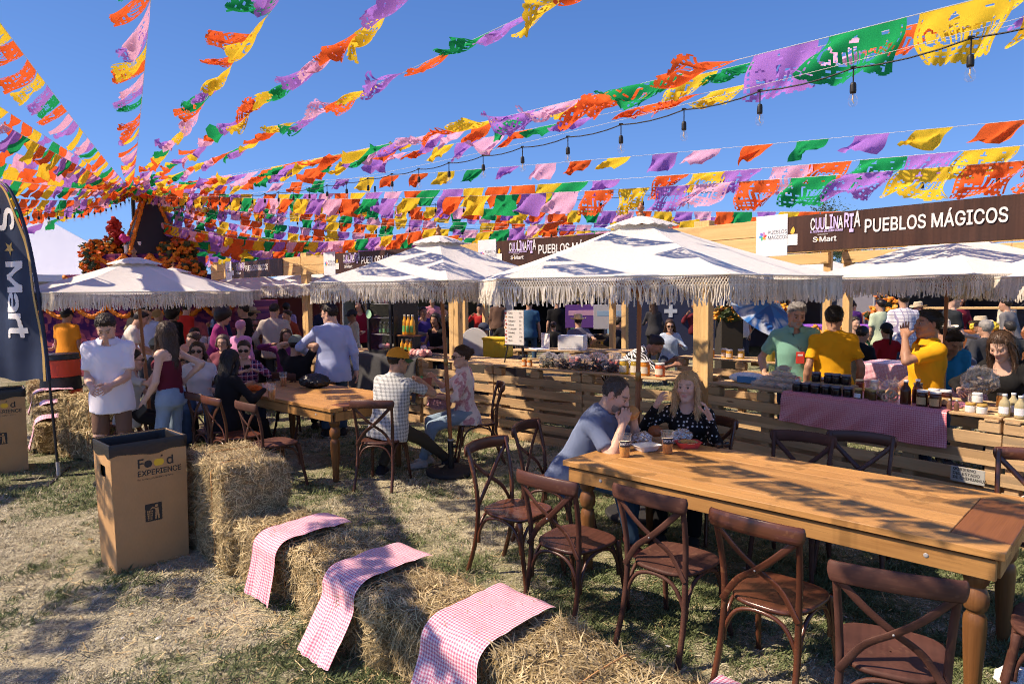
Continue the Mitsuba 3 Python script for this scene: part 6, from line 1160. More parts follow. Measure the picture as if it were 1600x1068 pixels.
for i, (s, c0, c1, w) in enumerate(((2.18, (.05, .05, .035), (.13, .13, .09), 'grey green herbs'), (2.42, (.02, .012, .010), (.06, .03, .025), 'nearly black chillies'), (2.66, (.05, .025, .012), (.16, .10, .05), 'brown chillies'), (2.90, (.03, .015, .010), (.09, .05, .03), 'dark chillies, middle of the row'), (3.12, (.03, .018, .02), (.08, .045, .05), 'wrinkled purple black chillies'))):
    chile_bag(on(CB, s, .20, a=12 * i), f'clear bag of {w} on the middle counter', c0, c1, 300 + i, .14, .11, .10 + .02 * (i > 2))
for i, s in enumerate((2.32, 2.41, 2.72, 2.90, 3.0)): jar(on(CB, s, .50), f'{ORDN[i]} pink-lidded jar from the left behind the bagged chillies', (.45, .10, .07), (.72, .42, .38), .04, .10, None, 'pink-lidded jars behind the chillies')
for i, (s, c) in enumerate(((3.30, (.42, .27, .03)), (3.43, (.36, .24, .03)), (3.57, (.52, .20, .02)), (3.74, (.5, .09, .03)))):
    jar(on(CB, s, .15 + .03 * (i % 2)), ('tall jar of yellow pickle, left of the jars by the pole', 'tall jar of olive yellow pickle beside the umbrella pole', 'tall jar of orange pickle behind the umbrella pole', 'jar of red preserve just right of the umbrella pole')[i], c, (.62, .62, .6), .055, .15 - .02 * (i == 3), (.6, .55, .45))
t = thing('white_box', 'large white carton on the back counter of the middle kiosk', 'box'); M = on(CB3, 1.02, .2); part(t, 'carton', flat(cbox(.42, .3, .24, .006), WHITE), M @ place(0, 0, .12)); part(t, 'vent_strip', flat(cbox(.34, .004, .016, .001), plain((.4, .42, .5), .6)), M @ place(0, -.152, .03))
t = thing('laptop', 'open white laptop left of the white carton', 'laptop'); M = on(CB3, .45, .2, a=-50); part(t, 'base', flat(cbox(.33, .23, .016, .004), WHITE), M @ place(0, 0, .008)); part(t, 'screen', flat(cbox(.33, .012, .25, .004), WHITE), M @ place(0, .12, .135))
solo('yellow_crate', flat(join([cbox(.40, .30, .29, .012)[:2], cbox(.43, .33, .03, .006)[:2] if False else mv(cbox(.43, .33, .035, .006)[:2], place(0, 0, .15))] + [mv(cbox(.012, .31, .26, .003)[:2], place(x, 0, 0)) for x in (-.16, -.08, 0, .08, .16)]), plain((.62, .42, .015), .5)), 'yellow plastic crate behind the black easel', 'crate', place(-.22, 10.75, 1.02, -20)); solo('stand_table', flat(cbox(.9, .5, .87, .01), plain((.08, .07, .06), .8)), 'dark covered stand under the yellow crate', 'table', place(-.28, 10.85, .437, -20))
solo('round_board', shape(mv(lathe([(0, 0), (.26, 0), (.27, .01), (.26, .02), (0, .02)], 32), frame([-.60, 10.95, 1.02], unit((.94, -.34, 0)), [0, 0, 1.15], unit((.34, .94, 0)))), plain((.45, .46, .48), .5)), 'round pale board leaning left of the yellow crate', 'board')
for i, (s, c) in enumerate(((.25, (.5, .06, .03)), (.36, (.5, .07, .03)), (.47, (.52, .2, .02)), (.62, (.55, .28, .03)), (.74, (.5, .25, .02)), (.86, (.5, .3, .03)))): jar(on(CB2, s, .14 + .1 * (i % 2)), ('jar of red salsa', 'second jar of red salsa', 'jar of orange preserve', 'jar of yellow peaches', 'squat jar of amber preserve', 'last amber jar')[i] + ' on the inner counter of the middle kiosk', c, (.66, .64, .6), .045, .11, (.6, .5, .4))
for i in range(4): jar(on(CB2, 1.32 + i * .135, .12), f'{ORDN[i]} big jar of olives from the left on the inner counter', (.30, .25, .05), (.68, .66, .62), .055, .15, None, 'four big olive jars in a row')
chile_bag(on(CB2, 1.84, .25), 'clear bag of dark dried fruit right of the olive jars', (.03, .02, .03), (.09, .07, .08), 330, .15, .12, .12)
# right counter
t = thing('napkin_pack', 'white napkin pack with a blue print at the left end of the right counter', 'package'); M = on(CA, .30, .28, a=8); part(t, 'pack', shape(mv(crumple(.20, .10, .062, 5, amp=.05), np.eye(4)), WHITE), M); part(t, 'blue_print', shape(mv(poly(sg.box(-.09, .02, .09, .06).buffer(.012), .001), np.array([[1, 0, 0, .03], [0, 0, -1, -.103], [0, 1, 0, .005], [0, 0, 0, 1.0]])), plain((.05, .2, .42), .4), False), M)
g9 = np.random.default_rng(5); q = 0
for lay, row in enumerate(((0.50, .63, .76, .88, .56, .70, .83), (.58, .70, .82, .64, .77), (.66, .76), (.71,))):
    for j, s in enumerate(row):
        tub(on(CA, s, .16 + (.14 if j > 3 - lay else 0) + .03 * lay, .949 + .051 * lay, g9.uniform(-25, 25)), f'{ORDN[j]} clear tub of caramel sweets in the {("bottom", "second", "third", "top")[lay]} layer of the heap', np.array([.62, .43, .25]) * g9.uniform(.8, 1.2), 400 + q); q += 1
for j, s in enumerate((.94, 1.02, 1.12, 1.21, 1.31, 1.41)): jar(on(CA, s, .10 + .015 * (j % 2)), f'{ORDN[j]} black jam jar from the left in the lower row on the gingham cloth', (.010, .006, .008), (.16, .15, .18), .043, .072, None, 'dark jam jars stacked in two layers')
for j, s in enumerate((1.02, 1.14, 1.21, 1.30)): jar(on(CA, s + .02, .25, 1.038), f'{ORDN[j]} black jam jar from the left in the raised upper row', (.010, .006, .008), (.16, .15, .18), .043, .072, None, 'dark jam jars in the upper layer')
solo('jar_shelf', flat(cbox(.46, .09, .088, .004, 1, 3), 'pallet_wood'), 'low wooden riser under the upper row of dark jam jars', 'shelf', on(CA, 1.18, .255) @ place(0, 0, .044))
for j, (s, c) in enumerate(((1.51, (.10, .05, .01)), (1.56, (.12, .06, .012)), (1.63, (.09, .04, .01)), (1.67, (.12, .06, .01)))): jar(on(CA, s, .09 + .07 * (j % 2)), ('small gold-lidded jar with a white label', 'gold-lidded jar behind the labelled one', 'small gold-lidded jar of amber sauce', 'gold-lidded jar left of the ring biscuits')[j], c, (.42, .30, .09), .032, .075, (.65, .65, .65) if j == 0 else None)
t = thing('biscuit_bag', 'clear tied bag of ring biscuits between the small jars and the honey', 'bag'); M = on(CA, 1.76, .12)
for j in range(4): part(t, 'ring_biscuit', shape(mv(lathe([(.020, 0), (.028, .010), (.036, 0), (.028, -.010), (.020, 0)], 16), frame([(-.03, .035, .0, .02)[j], (-.02, -.01, .03, -.045)[j], .04 + .012 * j], [1, 0, 0], [0, .3, 1], [0, -1, .3])), plain((.52, .36, .2), .7)), M)
part(t, 'plastic', shape(crumple(.09, .07, .10, 61), 'film'), M); a = np.linspace(0, 6.283, 31); part(t, 'tied_top', shape(sheet(np.stack([np.stack([(.01 + .07 * k) * np.cos(a) * (1 + .5 * np.sin(a * 4)), (.01 + .05 * k) * np.sin(a), .10 + k * .10 + .03 * k * np.sin(a * 6)], 1) for k in (0, .5, 1)], 0)), 'film'), M)
for j, (s, tt) in enumerate(((1.89, .10), (1.93, .22))): bottle(on(CA, s, tt), ('tall dark honey bottle with a white cap', 'second honey bottle just behind the first')[j], (.075, .018, .008), (.68, .66, .66), .040, .20)
for j, (s, tt) in enumerate(((2.02, .09), (2.12, .08), (2.05, .22), (2.14, .22))): jar(on(CA, s, tt), ('honey jar with a tan label, left front', 'honey jar with a tan label, right front', 'honey jar behind on the left', 'honey jar behind on the right')[j], (.06, .015, .008), (.66, .65, .64), .042, .115, (.55, .36, .16))
for j, s in enumerate((2.22, 2.27)): bottle(on(CA, s, .08), ('left', 'right')[j] + ' tiny dropper bottle with a white tip', (.16, .08, .05), (.7, .7, .7), .018, .085)
for j, (s, tt, z) in enumerate(((2.36, .09, 0), (2.44, .08, 0), (2.40, .20, 0), (2.39, .13, .075))): jar(on(CA, s, tt, .949 + z), ('cream jar with a gold band, front left', 'cream jar with a gold band, front right', 'cream jar with a gold band, behind', 'cream jar on top of the others')[j], (.70, .68, .64), (.48, .30, .07) if j != 3 else (.7, .7, .7), .036, .055)
for j, (s, tt) in enumerate(((2.58, .09), (2.68, .08), (2.60, .20), (2.70, .20))): bottle(on(CA, s, tt), ('clear bottle of pale oil with a round white label, left front', 'clear bottle of pale oil with a round white label, right front', 'pale oil bottle behind on the left', 'pale oil bottle behind on the right')[j], (.42, .36, .20), (.72, .72, .72), .036, .165, (.72, .72, .74))
for j, (s, tt) in enumerate(((2.86, .16), (3.02, .30), (3.14, .14), (2.95, .44))): chile_bag(on(CA, s, tt, a=30 * j), ('bag of black dried fruit right of the oil bottles', 'crinkled bag behind the black dried fruit', 'bag of dried chillies at the right edge', 'bag held under the hands of the long-haired woman')[j], (.012, .010, .012), (.06, .05, .05), 340 + j, .12, .10, .05)
for j, s in enumerate((.98, 1.12, 1.30, 1.48, 1.62, 1.80, 2.02, 2.24, 2.42, 2.62, 2.84, 3.02)):
    c_, l_ = (((.30, .12, .03), 'caramel'), ((.42, .24, .05), 'honey-coloured'), ((.12, .03, .02), 'dark red'), ((.55, .48, .36), 'cream'))[j % 4]
    jar(on(CA, s, .44 + .05 * (j % 3)), f'{ORDN[j]} jar from the left in the back row of the right counter, {l_}', c_, ((.62, .6, .58), (.4, .28, .1), (.1, .1, .1))[j % 3], .038, .09 + .02 * (j % 2), (.6, .58, .5) if j % 2 else None)
t = thing('held_clear_bag', 'large clear bag of dark dried mushrooms in the hands of the long-haired woman', 'bag'); M = place(3.74, 5.42, 1.04, 20); m, c = pods(70, .13, .09, .10, 77, (.03, .022, .02), (.22, .17, .13), .06, .014); part(t, 'mushrooms', shape(m, 'tinted', True, c), M, kind='stuff'); part(t, 'plastic', shape(crumple(.16, .10, .13, 78), 'film'), M)

def hang_cloth(C, s0, s1, drop, label, b, name='counter_cloth', seed=0, back=.55, cat='cloth'):
    """A cloth over the front edge of a counter."""
    p, d, n, deg = C; M = place(p[0], p[1], 0, deg); n1 = 60; S = np.linspace(s0, s1, n1); prof = [(back, .953), (back * .5, .954), (.02, .954), (-.012, .950), (-.022, .935), (-.028, .90)] + [(-.03, .95 - z) for z in np.linspace(.1, drop, 16)]; prof = np.array(prof); L = np.r_[0, np.cumsum(np.linalg.norm(np.diff(prof, axis=0), axis=1))]
    SS, I = np.meshgrid(S, np.arange(len(prof)), indexing='ij'); hang = np.clip((.95 - prof[I, 1]) / drop, 0, 1); X = SS + .02 * hang * np.sin(SS * 3 + seed); Y = prof[I, 0] - hang * .018 * (1 + np.sin(SS * 9 + seed + 2 * np.sin(SS * 3.1))) - hang * .008 * np.sin(SS * 23 + I * .3); Z = prof[I, 1] + hang * .02 * np.sin(SS * 2.2 + seed)
    return solo(name, shape(sheet(np.stack([X, Y, Z], -1), np.stack([SS, L[I]], -1)), b), label, cat, M)
hang_cloth(CA, .86, 2.24, .27, 'pink gingham cloth hanging over the front of the right counter under the jars', 'gingham_shaded', seed=1)
hang_cloth(CA2, .02, 2.4, .40, 'sunlit pink gingham cloth on the inner counter behind the yellow sellers', 'gingham', seed=2)
hang_cloth(CC, 2.0, 3.58, .62, 'dark grey cloth hanging over the counter behind the man with the orange cap', plain((.045, .047, .052), .8), seed=3)
t = thing('notice_board', 'small white board with black capitals fixed low on the right counter front', 'sign'); M = on(CA, 2.42, -.035, .45); M = M @ np.diag([.75, 1, .75, 1.0]); part(t, 'board', flat(cbox(.30, .008, .15, .002), plain((.36, .36, .34), .6)), M @ place(0, -.052, .07)); F4 = np.array([[1, 0, 0, 0], [0, 0, -1, -.0567], [0, 1, 0, 0], [0, 0, 0, 1.0]])
for i, w in enumerate(('GOBIERNO', 'DEL ESTADO', 'DE CHIHUAHUA')): part(t, 'lettering', shape(mv(word(w, .028, .001, True), M @ F4 @ place(-.13, .108 - i * .042, 0)), BLACK, False))
# left counter: fridge, juice stand, sweets, pan stall
t = thing('display_fridge', 'black glass-door fridge on the left counter holding small bottles and packs', 'fridge'); M = on(CC, 2.55, .42)
for nm, sx, sy, sz, x, y, z in (('side', .03, .5, .92, -.30, 0, .46), ('side', .03, .5, .92, .30, 0, .46), ('back', .57, .03, .92, 0, .235, .46), ('top', .63, .5, .05, 0, 0, .945), ('base', .63, .5, .06, 0, 0, .03), ('door_frame', .05, .03, .86, .26, -.265, .48), ('door_frame', .05, .03, .86, -.285, -.265, .48)): part(t, nm, flat(cbox(sx, sy, sz, .004), BLACK), M @ place(x, y, z))
for z in (.30, .56, .78): part(t, 'shelf', flat(cbox(.56, .42, .012, .002), STEEL), M @ place(0, 0, z))
part(t, 'glass_door', shape((np.array([[-.26, -.262, .06], [.24, -.262, .06], [.24, -.262, .9], [-.26, -.262, .9]]), np.array([[0, 1, 2], [0, 2, 3]])), 'clear_glass', False), M)
part(t, 'door_sticker', shape(mv(poly(sg.Point(0, 0).buffer(.07), .001), np.array([[1, 0, 0, -.25], [0, 0, -1, -.285], [0, 1, 0, .62], [0, 0, 0, 1.0]])), plain((.35, .62, .40), .5), False), M)
for i in range(8): bottle(M @ place(-.16 + .1 * (i % 4), -.12 + .1 * (i // 4), .306), 'small green-labelled bottle on the middle shelf inside the fridge', (.05, .06, .03), (.6, .62, .6), .033, .19, (.12, .3, .12), 'bottles inside the fridge')
for i in range(5): solo('food_pack', shape(mv(crumple(.07, .06, .05, 80 + i), M @ place(-.15 + .15 * (i % 3), -.1, (.066, .79)[i > 2])), plain(((.6, .5, .5), (.5, .15, .2), (.65, .62, .6))[i % 3], .5)), 'plastic food pack on a shelf of the fridge', 'package', group='packs inside the fridge')
t = thing('bottle_stand', 'two-tier wooden stand holding the juice bottles beside the fridge', 'stand'); M = on(CC, 3.06, .30)
for z in (.015, .30): part(t, 'shelf', flat(cbox(.38, .18, .02, .003), 'pole_wood'), M @ place(0, 0, z))
for x in (-.17, .17): part(t, 'upright', flat(cbox(.02, .16, .28, .003), BLACK), M @ place(x, 0, .155))
for i in range(3): bottle(M @ place(-.09 + .09 * i, 0, .31), ('left', 'middle', 'right')[i] + ' juice bottle on the upper tier of the stand', (.72, .36, .03), (.68, .64, .5), .040, .31, (.16, .42, .10), 'juice bottles on the stand')
for i in range(6): bottle(M @ place(-.125 + .05 * i, -.03 + .06 * (i % 2), .026), 'juice bottle with a green label on the lower tier of the stand', (.68, .34, .03), (.66, .6, .4), .034, .22, (.16, .42, .10), 'juice bottles on the lower tier')
for i in range(9): solo('sweet_bag', shape(mv(crumple(.055, .05, .06, 90 + i), on(CC, 3.30 + .075 * (i % 4), .16 + .11 * (i // 4), .95 + .05 * (i == 8))), plain(((.62, .24, .22), (.66, .34, .30), (.58, .45, .45))[i % 3], .5)), 'pink bag of sweets on the counter by the woman in black', 'bag', group='pink bags of sweets')
t = thing('poster', 'white poster with an orange arch and a red top edge hanging on the left stall', 'poster'); p_ = np.array([-4.42, 12.28]); M = place(p_[0], p_[1], 0, -42); F5 = np.array([[1, 0, 0, 0], [0, 0, -1, 0], [0, 1, 0, 0], [0, 0, 0, 1.0]])
part(t, 'sheet', flat(cbox(.56, .008, .80, .002), plain((.62, .6, .6), .5)), M @ place(0, 0, .52)); arch = sg.Point(0, .55).buffer(.20).union(sg.box(-.20, .2, .20, .55)).difference(sg.Point(0, .42).buffer(.075)).difference(sg.box(-.075, .18, .075, .42)); part(t, 'orange_arch', shape(mv(poly(arch, .001), M @ np.array([[1, 0, 0, 0], [0, 0, -1, -.0045], [0, 1, 0, 0], [0, 0, 0, 1.0]])), plain((.55, .10, .03), .5), False)); part(t, 'red_edge', flat(cbox(.58, .03, .06, .004), plain((.5, .03, .03), .6)), M @ place(0, -.002, .93))
t = thing('paella_pan', 'wide cream-coloured pan on the left stall counter before the man in beige', 'pan'); M = on(CD, 1.45, .35); part(t, 'bowl', shape(lathe([(0, .05), (.20, .05), (.25, .10), (.255, .10), (.21, .04), (0, .04)], 26), plain((.6, .55, .48), .4)), M); part(t, 'food', shape(lathe([(0, .095), (.20, .082), (.235, .075)], 22), plain((.60, .52, .38), .8)), M); part(t, 'burner', shape(lathe([(0, 0), (.2, 0), (.2, .04), (0, .04)], 20), BLACK), M); part(t, 'handle', shape(tube([(.24, 0, .09), (.34, 0, .11)], .012, 6), BLACK), M)
t = thing('jar_rack', 'dark rack of little pink jars on the left stall', 'rack'); M = on(CD, .55, .35)
for z in (0, .12, .24, .36): part(t, 'shelf', flat(cbox(.62, .2, .014, .002), 'pole_wood'), M @ place(0, 0, z + .007))
for x in (-.31, -.1, .1, .31): part(t, 'divider', flat(cbox(.012, .2, .36, .002), 'pole_wood'), M @ place(x, 0, .18))
for i in range(16): jar(M @ place(-.23 + .15 * (i % 4), -.03, .014 + .12 * (i // 4)), 'little jar of pink preserve in the dark rack', (.55, .22, .22), (.08, .06, .05), .045, .07, None, 'pink jars in the rack')
for i in range(3): solo('white_bag', flat(cbox(.2, .12, .26, .012), plain((.6, .6, .64), .5)), ('left', 'middle', 'right')[i] + ' white paper bag standing on a stall behind the left umbrella pole', 'bag', place(-5.45 + .28 * i, 11.9 - .06 * i, 1.05, 15 * i))
solo('stall_table', flat(cbox(1.6, .7, .92, .01), plain((.03, .028, .03), .8)), 'dark covered stall table under the white paper bags', 'table', place(-5.25, 11.95, .46, -10))

# ---------------------------------------------------------------- on the tables and in hands
def cup(p, label, beer, print_=True, z=.772, h=.155):
    t = thing('plastic_cup', label, 'cup', None); M = place(p[0], p[1], z); r0, r1 = .032, .046; rr = lambda k: r0 + (r1 - r0) * k
    wk = part(t, 'wall', shape(lathe([(rr(0), .001), (rr(1), h), (rr(1) + .003, h + .001), (rr(1) + .003, h - .004), (rr(1) + .0005, h - .004)], 24), 'film'), M)
    part(t, 'beer', shape(lathe([(0, .002), (rr(0) - .001, .002), (rr(.62) - .0015, h * .62), (0, h * .62)], 24), plain(beer, .08)), M); part(t, 'foam', shape(lathe([(0, h * .62), (rr(.62) - .0015, h * .62), (rr(.66) - .0015, h * .66), (0, h * .665)], 24), plain((.72, .62, .45), .7)), M)
    if print_:
        a = np.linspace(-1.1, 1.1, 12) - math.pi / 2; part(wk, 'printed_band', shape(sheet(np.stack([np.stack([(rr(k) + .0012) * np.cos(a), (rr(k) + .0012) * np.sin(a), np.full(12, h * k)], 1) for k in (.46, .72)], 0)), plain((.02, .025, .04), .5)), M)
        w = centred(word('SANTA FE', .016, .0004, True, .8)); v = w[0]; th = v[:, 0] / .043 - math.pi / 2; k = .55 + v[:, 1] / h; v = np.stack([(rr(k) + .002) * np.cos(th), (rr(k) + .002) * np.sin(th), h * k], 1); part(wk, 'lettering', shape((v, w[1]), WHITE, False), M)
cup((0.760, 4.589), 'plastic cup of cloudy orange beer with a dark printed band, left on the long table', (.55, .25, .03))
cup((1.071, 4.668), 'plastic cup of amber beer with a dark printed band, right on the long table', (.50, .17, .02))
cup((-2.589, 7.284), 'nearer cup of amber beer on the left table', (.46, .17, .03), False, .772, .17); cup((-2.820, 8.350), 'farther cup of amber beer on the left table', (.46, .17, .03), False, .772, .17)
def tray(p, deg, label, c, name='food_tray', w=.085, d=.065, h=.038, fill=None):
    t = thing(name, label, 'tray'); M = place(p[0], p[1], .772, deg); P = np.array([[[x * k * w, y * k * d, z] for x, y in ((-1, -.8), (-.8, -1), (.8, -1), (1, -.8), (1, .8), (.8, 1), (-.8, 1), (-1, .8), (-1, -.8))] for k, z in ((.0, .003), (.72, .003), (.78, .006), (1.0, h), (1.08, h + .002), (1.08, h - .002), (1.0, h - .004), (.76, .0), (0, 0))]); part(t, 'shell', shape(sheet(P), c, False), M); return t, M
tray((0.944, 4.770), 25, 'open white moulded food tray between the two beers', plain((.70, .68, .63), .7)); tray((0.953, 5.060), -20, 'second white food tray behind the first', plain((.62, .60, .56), .7)); tray((0.793, 4.960), 10, 'grey white food tray beside the crumpled foil', plain((.55, .53, .50), .7))
t, M = tray((1.256, 4.835), 5, 'red and white paper tray of chips in front of the blonde woman', plain((.62, .07, .06), .6), w=.082, d=.058, h=.042)
part(t, 'inside', shape(lathe([(0, .03), (.055, .032), (.07, .041)], 16), plain((.7, .66, .6), .6)), M)
g8 = np.random.default_rng(4); part(t, 'chips', flat(join([mv(cbox(.05, .009, .009, .001)[:2], place(g8.normal(0, .025), g8.normal(0, .016), .04 + .008 * g8.uniform(), g8.uniform(0, 180))) for _ in range(40)]), plain((.62, .36, .10), .6)), M, kind='stuff')
for i, (q_, s) in enumerate((((0.947, 4.953), .07), ((1.262, 5.023), .075), ((1.166, 4.942), .05))): solo('crumpled_foil', shape(mv(crumple(s, s * .8, s * .75, 70 + i, amp=.32, fr=3), place(q_[0], q_[1], .772)), 'foil', False), ('crumpled foil ball behind the left beer', 'crumpled foil behind the right beer', 'small crumpled foil between the trays')[i], 'foil')
solo('napkin', shape(sheet(np.stack([*np.meshgrid(np.linspace(-.07, .07, 8), np.linspace(-.06, .06, 8), indexing='ij'), .002 + .006 * np.abs(np.sin(np.add.outer(np.arange(8), np.arange(8)) * .9))], -1)), plain((.72, .72, .72), .8)), 'white paper napkin left of the cloudy beer', 'napkin', place(*(0.725, 4.760), .772, 20))
gm = glasses_mesh(True); solo('sunglasses', shape(mv(gm, place(*(1.442, 4.826), .80, 200) @ np.diag([1, 1, 1, 1.0])), plain((0.02, 0.012, 0.012), 0.12)), 'dark sunglasses lying on the long table before the blonde woman', 'sunglasses')
t = thing('burger', 'half-eaten burger in the hands of the man in the blue polo shirt', 'burger'); M = place(.862, 4.895, 1.015, -27) @ frame([0, 0, 0], [1, 0, 0], [0, .8, .6], [0, -.6, .8])
part(t, 'bun_top', shape(lathe([(.052, .0), (.054, .012), (.045, .030), (.02, .040), (0, .041)], 20), plain((.50, .24, .07), .5)), M); part(t, 'filling', shape(mv(lathe([(0, -.008), (.053, -.008), (.057, -.002), (.053, .004), (0, .004)], 20), np.eye(4)), plain((.55, .20, .05), .6)), M); part(t, 'bun_base', shape(lathe([(0, -.03), (.046, -.03), (.052, -.018), (.05, -.006), (0, -.006)], 20), plain((.60, .36, .15), .6)), M)
q_ = (1.054, 5.033); solo('burger_in_foil', shape(mv(crumple(.055, .05, .05, 96, amp=.08), place(q_[0] + .02, q_[1] + .05, .80)), plain((.32, .10, .03), .5)), 'reddish brown burger bun standing in foil before the blonde woman', 'burger')
solo('black_bag', shape(mv(crumple(.19, .10, .10, 41, amp=.10, fr=4), place(*(-2.376, 8.148), .772, -10)), plain((.012, .012, .014), .22)), 'shiny black drawstring bag lying on the left table', 'bag'); solo('orange_scarf', shape(mv(crumple(.10, .07, .035, 43, amp=.4, fr=5), place(*(-3.033, 7.932), .772)), plain((.66, .16, .02), .8)), 'crumpled orange scarf on the near left corner of the left table', 'scarf')
bottle(place(-.98, 7.33, .772), 'clear green-labelled bottle with a green cap before the man with the orange cap', (.45, .5, .47), (.06, .4, .12), .033, .23, (.2, .5, .2)); solo('menu_card', flat(cbox(.16, .006, .20, .002), plain((.35, .12, .09), .6)), 'red menu card held up before the man with the orange cap', 'card', place(-.93, 7.20, .90, 40) @ frame([0, 0, 0], [1, 0, 0], [0, 1, .2], [0, -.2, 1]))
solo('phone', flat(cbox(.075, .009, .155, .004), BLACK), 'dark phone in the hand of the woman in maroon', 'phone', place(-3.76, 6.84, .735, -20) @ frame([0, 0, 0], [.6, 0, -.8], [0, 1, 0], [.8, 0, .6])); solo('phone', flat(cbox(.075, .009, .155, .004), BLACK), 'dark phone in the hands of the woman in purple plaid', 'phone', place(-3.37, 8.62, .96, 30) @ frame([0, 0, 0], [1, 0, 0], [0, .7, .7], [0, -.7, .7]))
solo('pink_bag', shape(mv(crumple(.13, .11, .10, 47, amp=.2), place(-.80, 7.42, .62)), plain((.36, .18, .22), .7)), 'dusty pink bag in the lap of the woman in pink flowers', 'bag')
t = thing('name_badge', 'red badge on a lanyard on the chest of the man in the mint green shirt', 'badge'); part(t, 'card', flat(cbox(.085, .008, .125, .003), plain((.56, .05, .03), .5)), place(3.045, 7.185, 1.17, -12)); part(t, 'print', flat(cbox(.05, .002, .018, .0005), WHITE), place(3.043, 7.179, 1.20, -12)); part(t, 'lanyard', shape(tube([(2.99, 7.27, 1.44), (3.045, 7.195, 1.235), (3.12, 7.27, 1.44)], .005, 5), plain((.06, .05, .08), .7)))
solo('crumpled_paper', shape(mv(crumple(.10, .08, .05, 51, amp=.16, fr=2), place(*(2.391, 3.124), .0)), WHITE, False), 'crumpled white paper on the grass at the bottom right corner', 'paper')

# ---------------------------------------------------------------- altar, tents and far things
def blooms(n, sx, sy, sz, seed, r=.05, fill=.5, pal=((.72, .20, .012), (.78, .30, .02), (.55, .10, .012))):
    """Marigold heads: small ruffled balls spread through a volume, with dark leaves between."""
    g = np.random.default_rng(seed); b = trimesh.creation.icosphere(1); bv, bf = np.array(b.vertices), np.array(b.faces); ms, cs = [], []
    for i in range(n):
        d = unit(g.normal(size=3)); p = d * g.uniform(fill, 1) ** .6 * [sx, sy, sz]; s = r * g.uniform(.6, 1.2); leaf = i % 3 == 0
        v = bv * (1 + .35 * g.normal(size=(len(bv), 1))) * s * ([1, 1, .7] if not leaf else [1.3, .5, .9]) + p; ms.append((v, bf)); c = np.array(pal[g.integers(len(pal))]) if not leaf else np.array([.03, .05, .012]); cs.append(np.tile(c * g.uniform(.7, 1.2), (len(v), 1)))
    return join(ms), np.vstack(cs)
def garland(p, q, drop, r=.05, n=26):
    s = np.linspace(0, 1, n)[:, None]; c = np.asarray(p) + (np.asarray(q) - p) * s - np.array([0, 0, drop]) * 4 * s * (1 - s); b = trimesh.creation.icosphere(1); g = np.random.default_rng(int(abs(p[0] * 31)) % 99); ms = []
    for x in c: ms.append((np.array(b.vertices) * (1 + .25 * g.normal(size=(len(b.vertices), 1))) * r + x, np.array(b.faces)))
    return join(ms)
ORG = (.72, .22, .012); 
def f_altar(p, n, uv): return mix((0.05, 0.012, 0.085), (0.16, 0.035, 0.10), smoothstep(0.45, 0.6, noise(p.x * 14, p.z * 14))) + mi.Color3f(0.25, 0.06, 0.02) * smoothstep(0.62, 0.7, noise(p.x * 9, p.z * 9 + 5))
PUR = mat('altar_cloth', pr(proc(f_altar), .8, specular=.1))
t = thing('flower_altar', 'tall altar with a black pyramid edged in marigolds on purple steps', 'altar'); ax, ay = -9.42, 17.6; M = place(ax, ay)
for (w, d, z0, z1) in ((5.2, 3.0, 0, 1.75), (3.2, 2.2, 1.75, 2.42), (1.9, 1.6, 2.42, 2.92)): part(t, 'step', flat(cbox(w, d, z1 - z0, .02), PUR), M @ place(.3, 0, (z0 + z1) / 2))
b0, b1, z0, z1 = .60, .17, 2.92, 4.22; V = np.array([[sx * b, sy * b, z] for b, z in ((b0, z0), (b1, z1)) for sx, sy in ((-1, -1), (1, -1), (1, 1), (-1, 1))]); V = mv((V, 0), place(0, 0, 0, 38))[0] + [.28, -.1, 0]
part(t, 'pyramid', flat((V, np.array([[0, 1, 5], [0, 5, 4], [1, 2, 6], [1, 6, 5], [2, 3, 7], [2, 7, 6], [3, 0, 4], [3, 4, 7], [4, 5, 6], [4, 6, 7]])), plain((.012, .012, .016), .6)), M)
for i in range(4): part(t, 'garland', shape(garland(V[i], V[i + 4], 0, .045, 30), 'tinted', True, ORG), M)
for x0, x1, z, y, n in ((-2.3, 2.9, 1.68, -1.54, 7), (-1.3, 1.9, 2.36, -1.14, 4), (-.65, 1.25, 2.88, -.84, 3)):
    for i in range(n): part(t, 'garland', shape(garland((x0 + (x1 - x0) * i / n, y, z), (x0 + (x1 - x0) * (i + 1) / n, y, z), .26 if n == 7 else .2, .05, 22), 'tinted', True, ORG), M)
part(t, 'roses', shape(blooms(120, .16, .16, .42, 3, .06, .3, ((.55, .035, .02), (.42, .02, .02)))[0], 'tinted', True, (.48, .03, .02)), M @ place(-.52, -.3, 3.45), kind='stuff')
m, c = blooms(40, .14, .14, .2, 5, .05, .3, ((.45, .02, .25),)); part(t, 'candles', shape(join([lathe([(0, 0), (.05, 0), (.05, .22), (0, .22)], 10)[:2], mv(lathe([(0, 0), (.05, 0), (.05, .3), (0, .3)], 10)[:2], place(.3, .05, 0))]), WHITE), M @ place(0, -.75, 2.92))
part(t, 'pumpkin', shape(lathe([(0, 0), (.13, .01), (.18, .1), (.15, .2), (.03, .24), (0, .25)], 18), plain((.6, .18, .03), .5)), M @ place(-.62, -.55, 2.92)); part(t, 'magenta_flowers', shape(join([mv(trimesh_ico, place(dx, dy, dz, 0, .06)) for dx, dy, dz in ((0, 0, 0), (.07, .02, .03), (-.06, .01, .05), (.01, -.05, .09), (.02, .03, -.06))]) if False else join([(np.array(trimesh.creation.icosphere(1).vertices) * .07 + [dx, dy, dz], np.array(trimesh.creation.icosphere(1).faces)) for dx, dy, dz in ((0, 0, 0), (.07, .02, .03), (-.06, .01, .05), (.01, -.05, .09))]), plain((.5, .03, .25), .7)), M @ place(.02, -.85, 3.25))
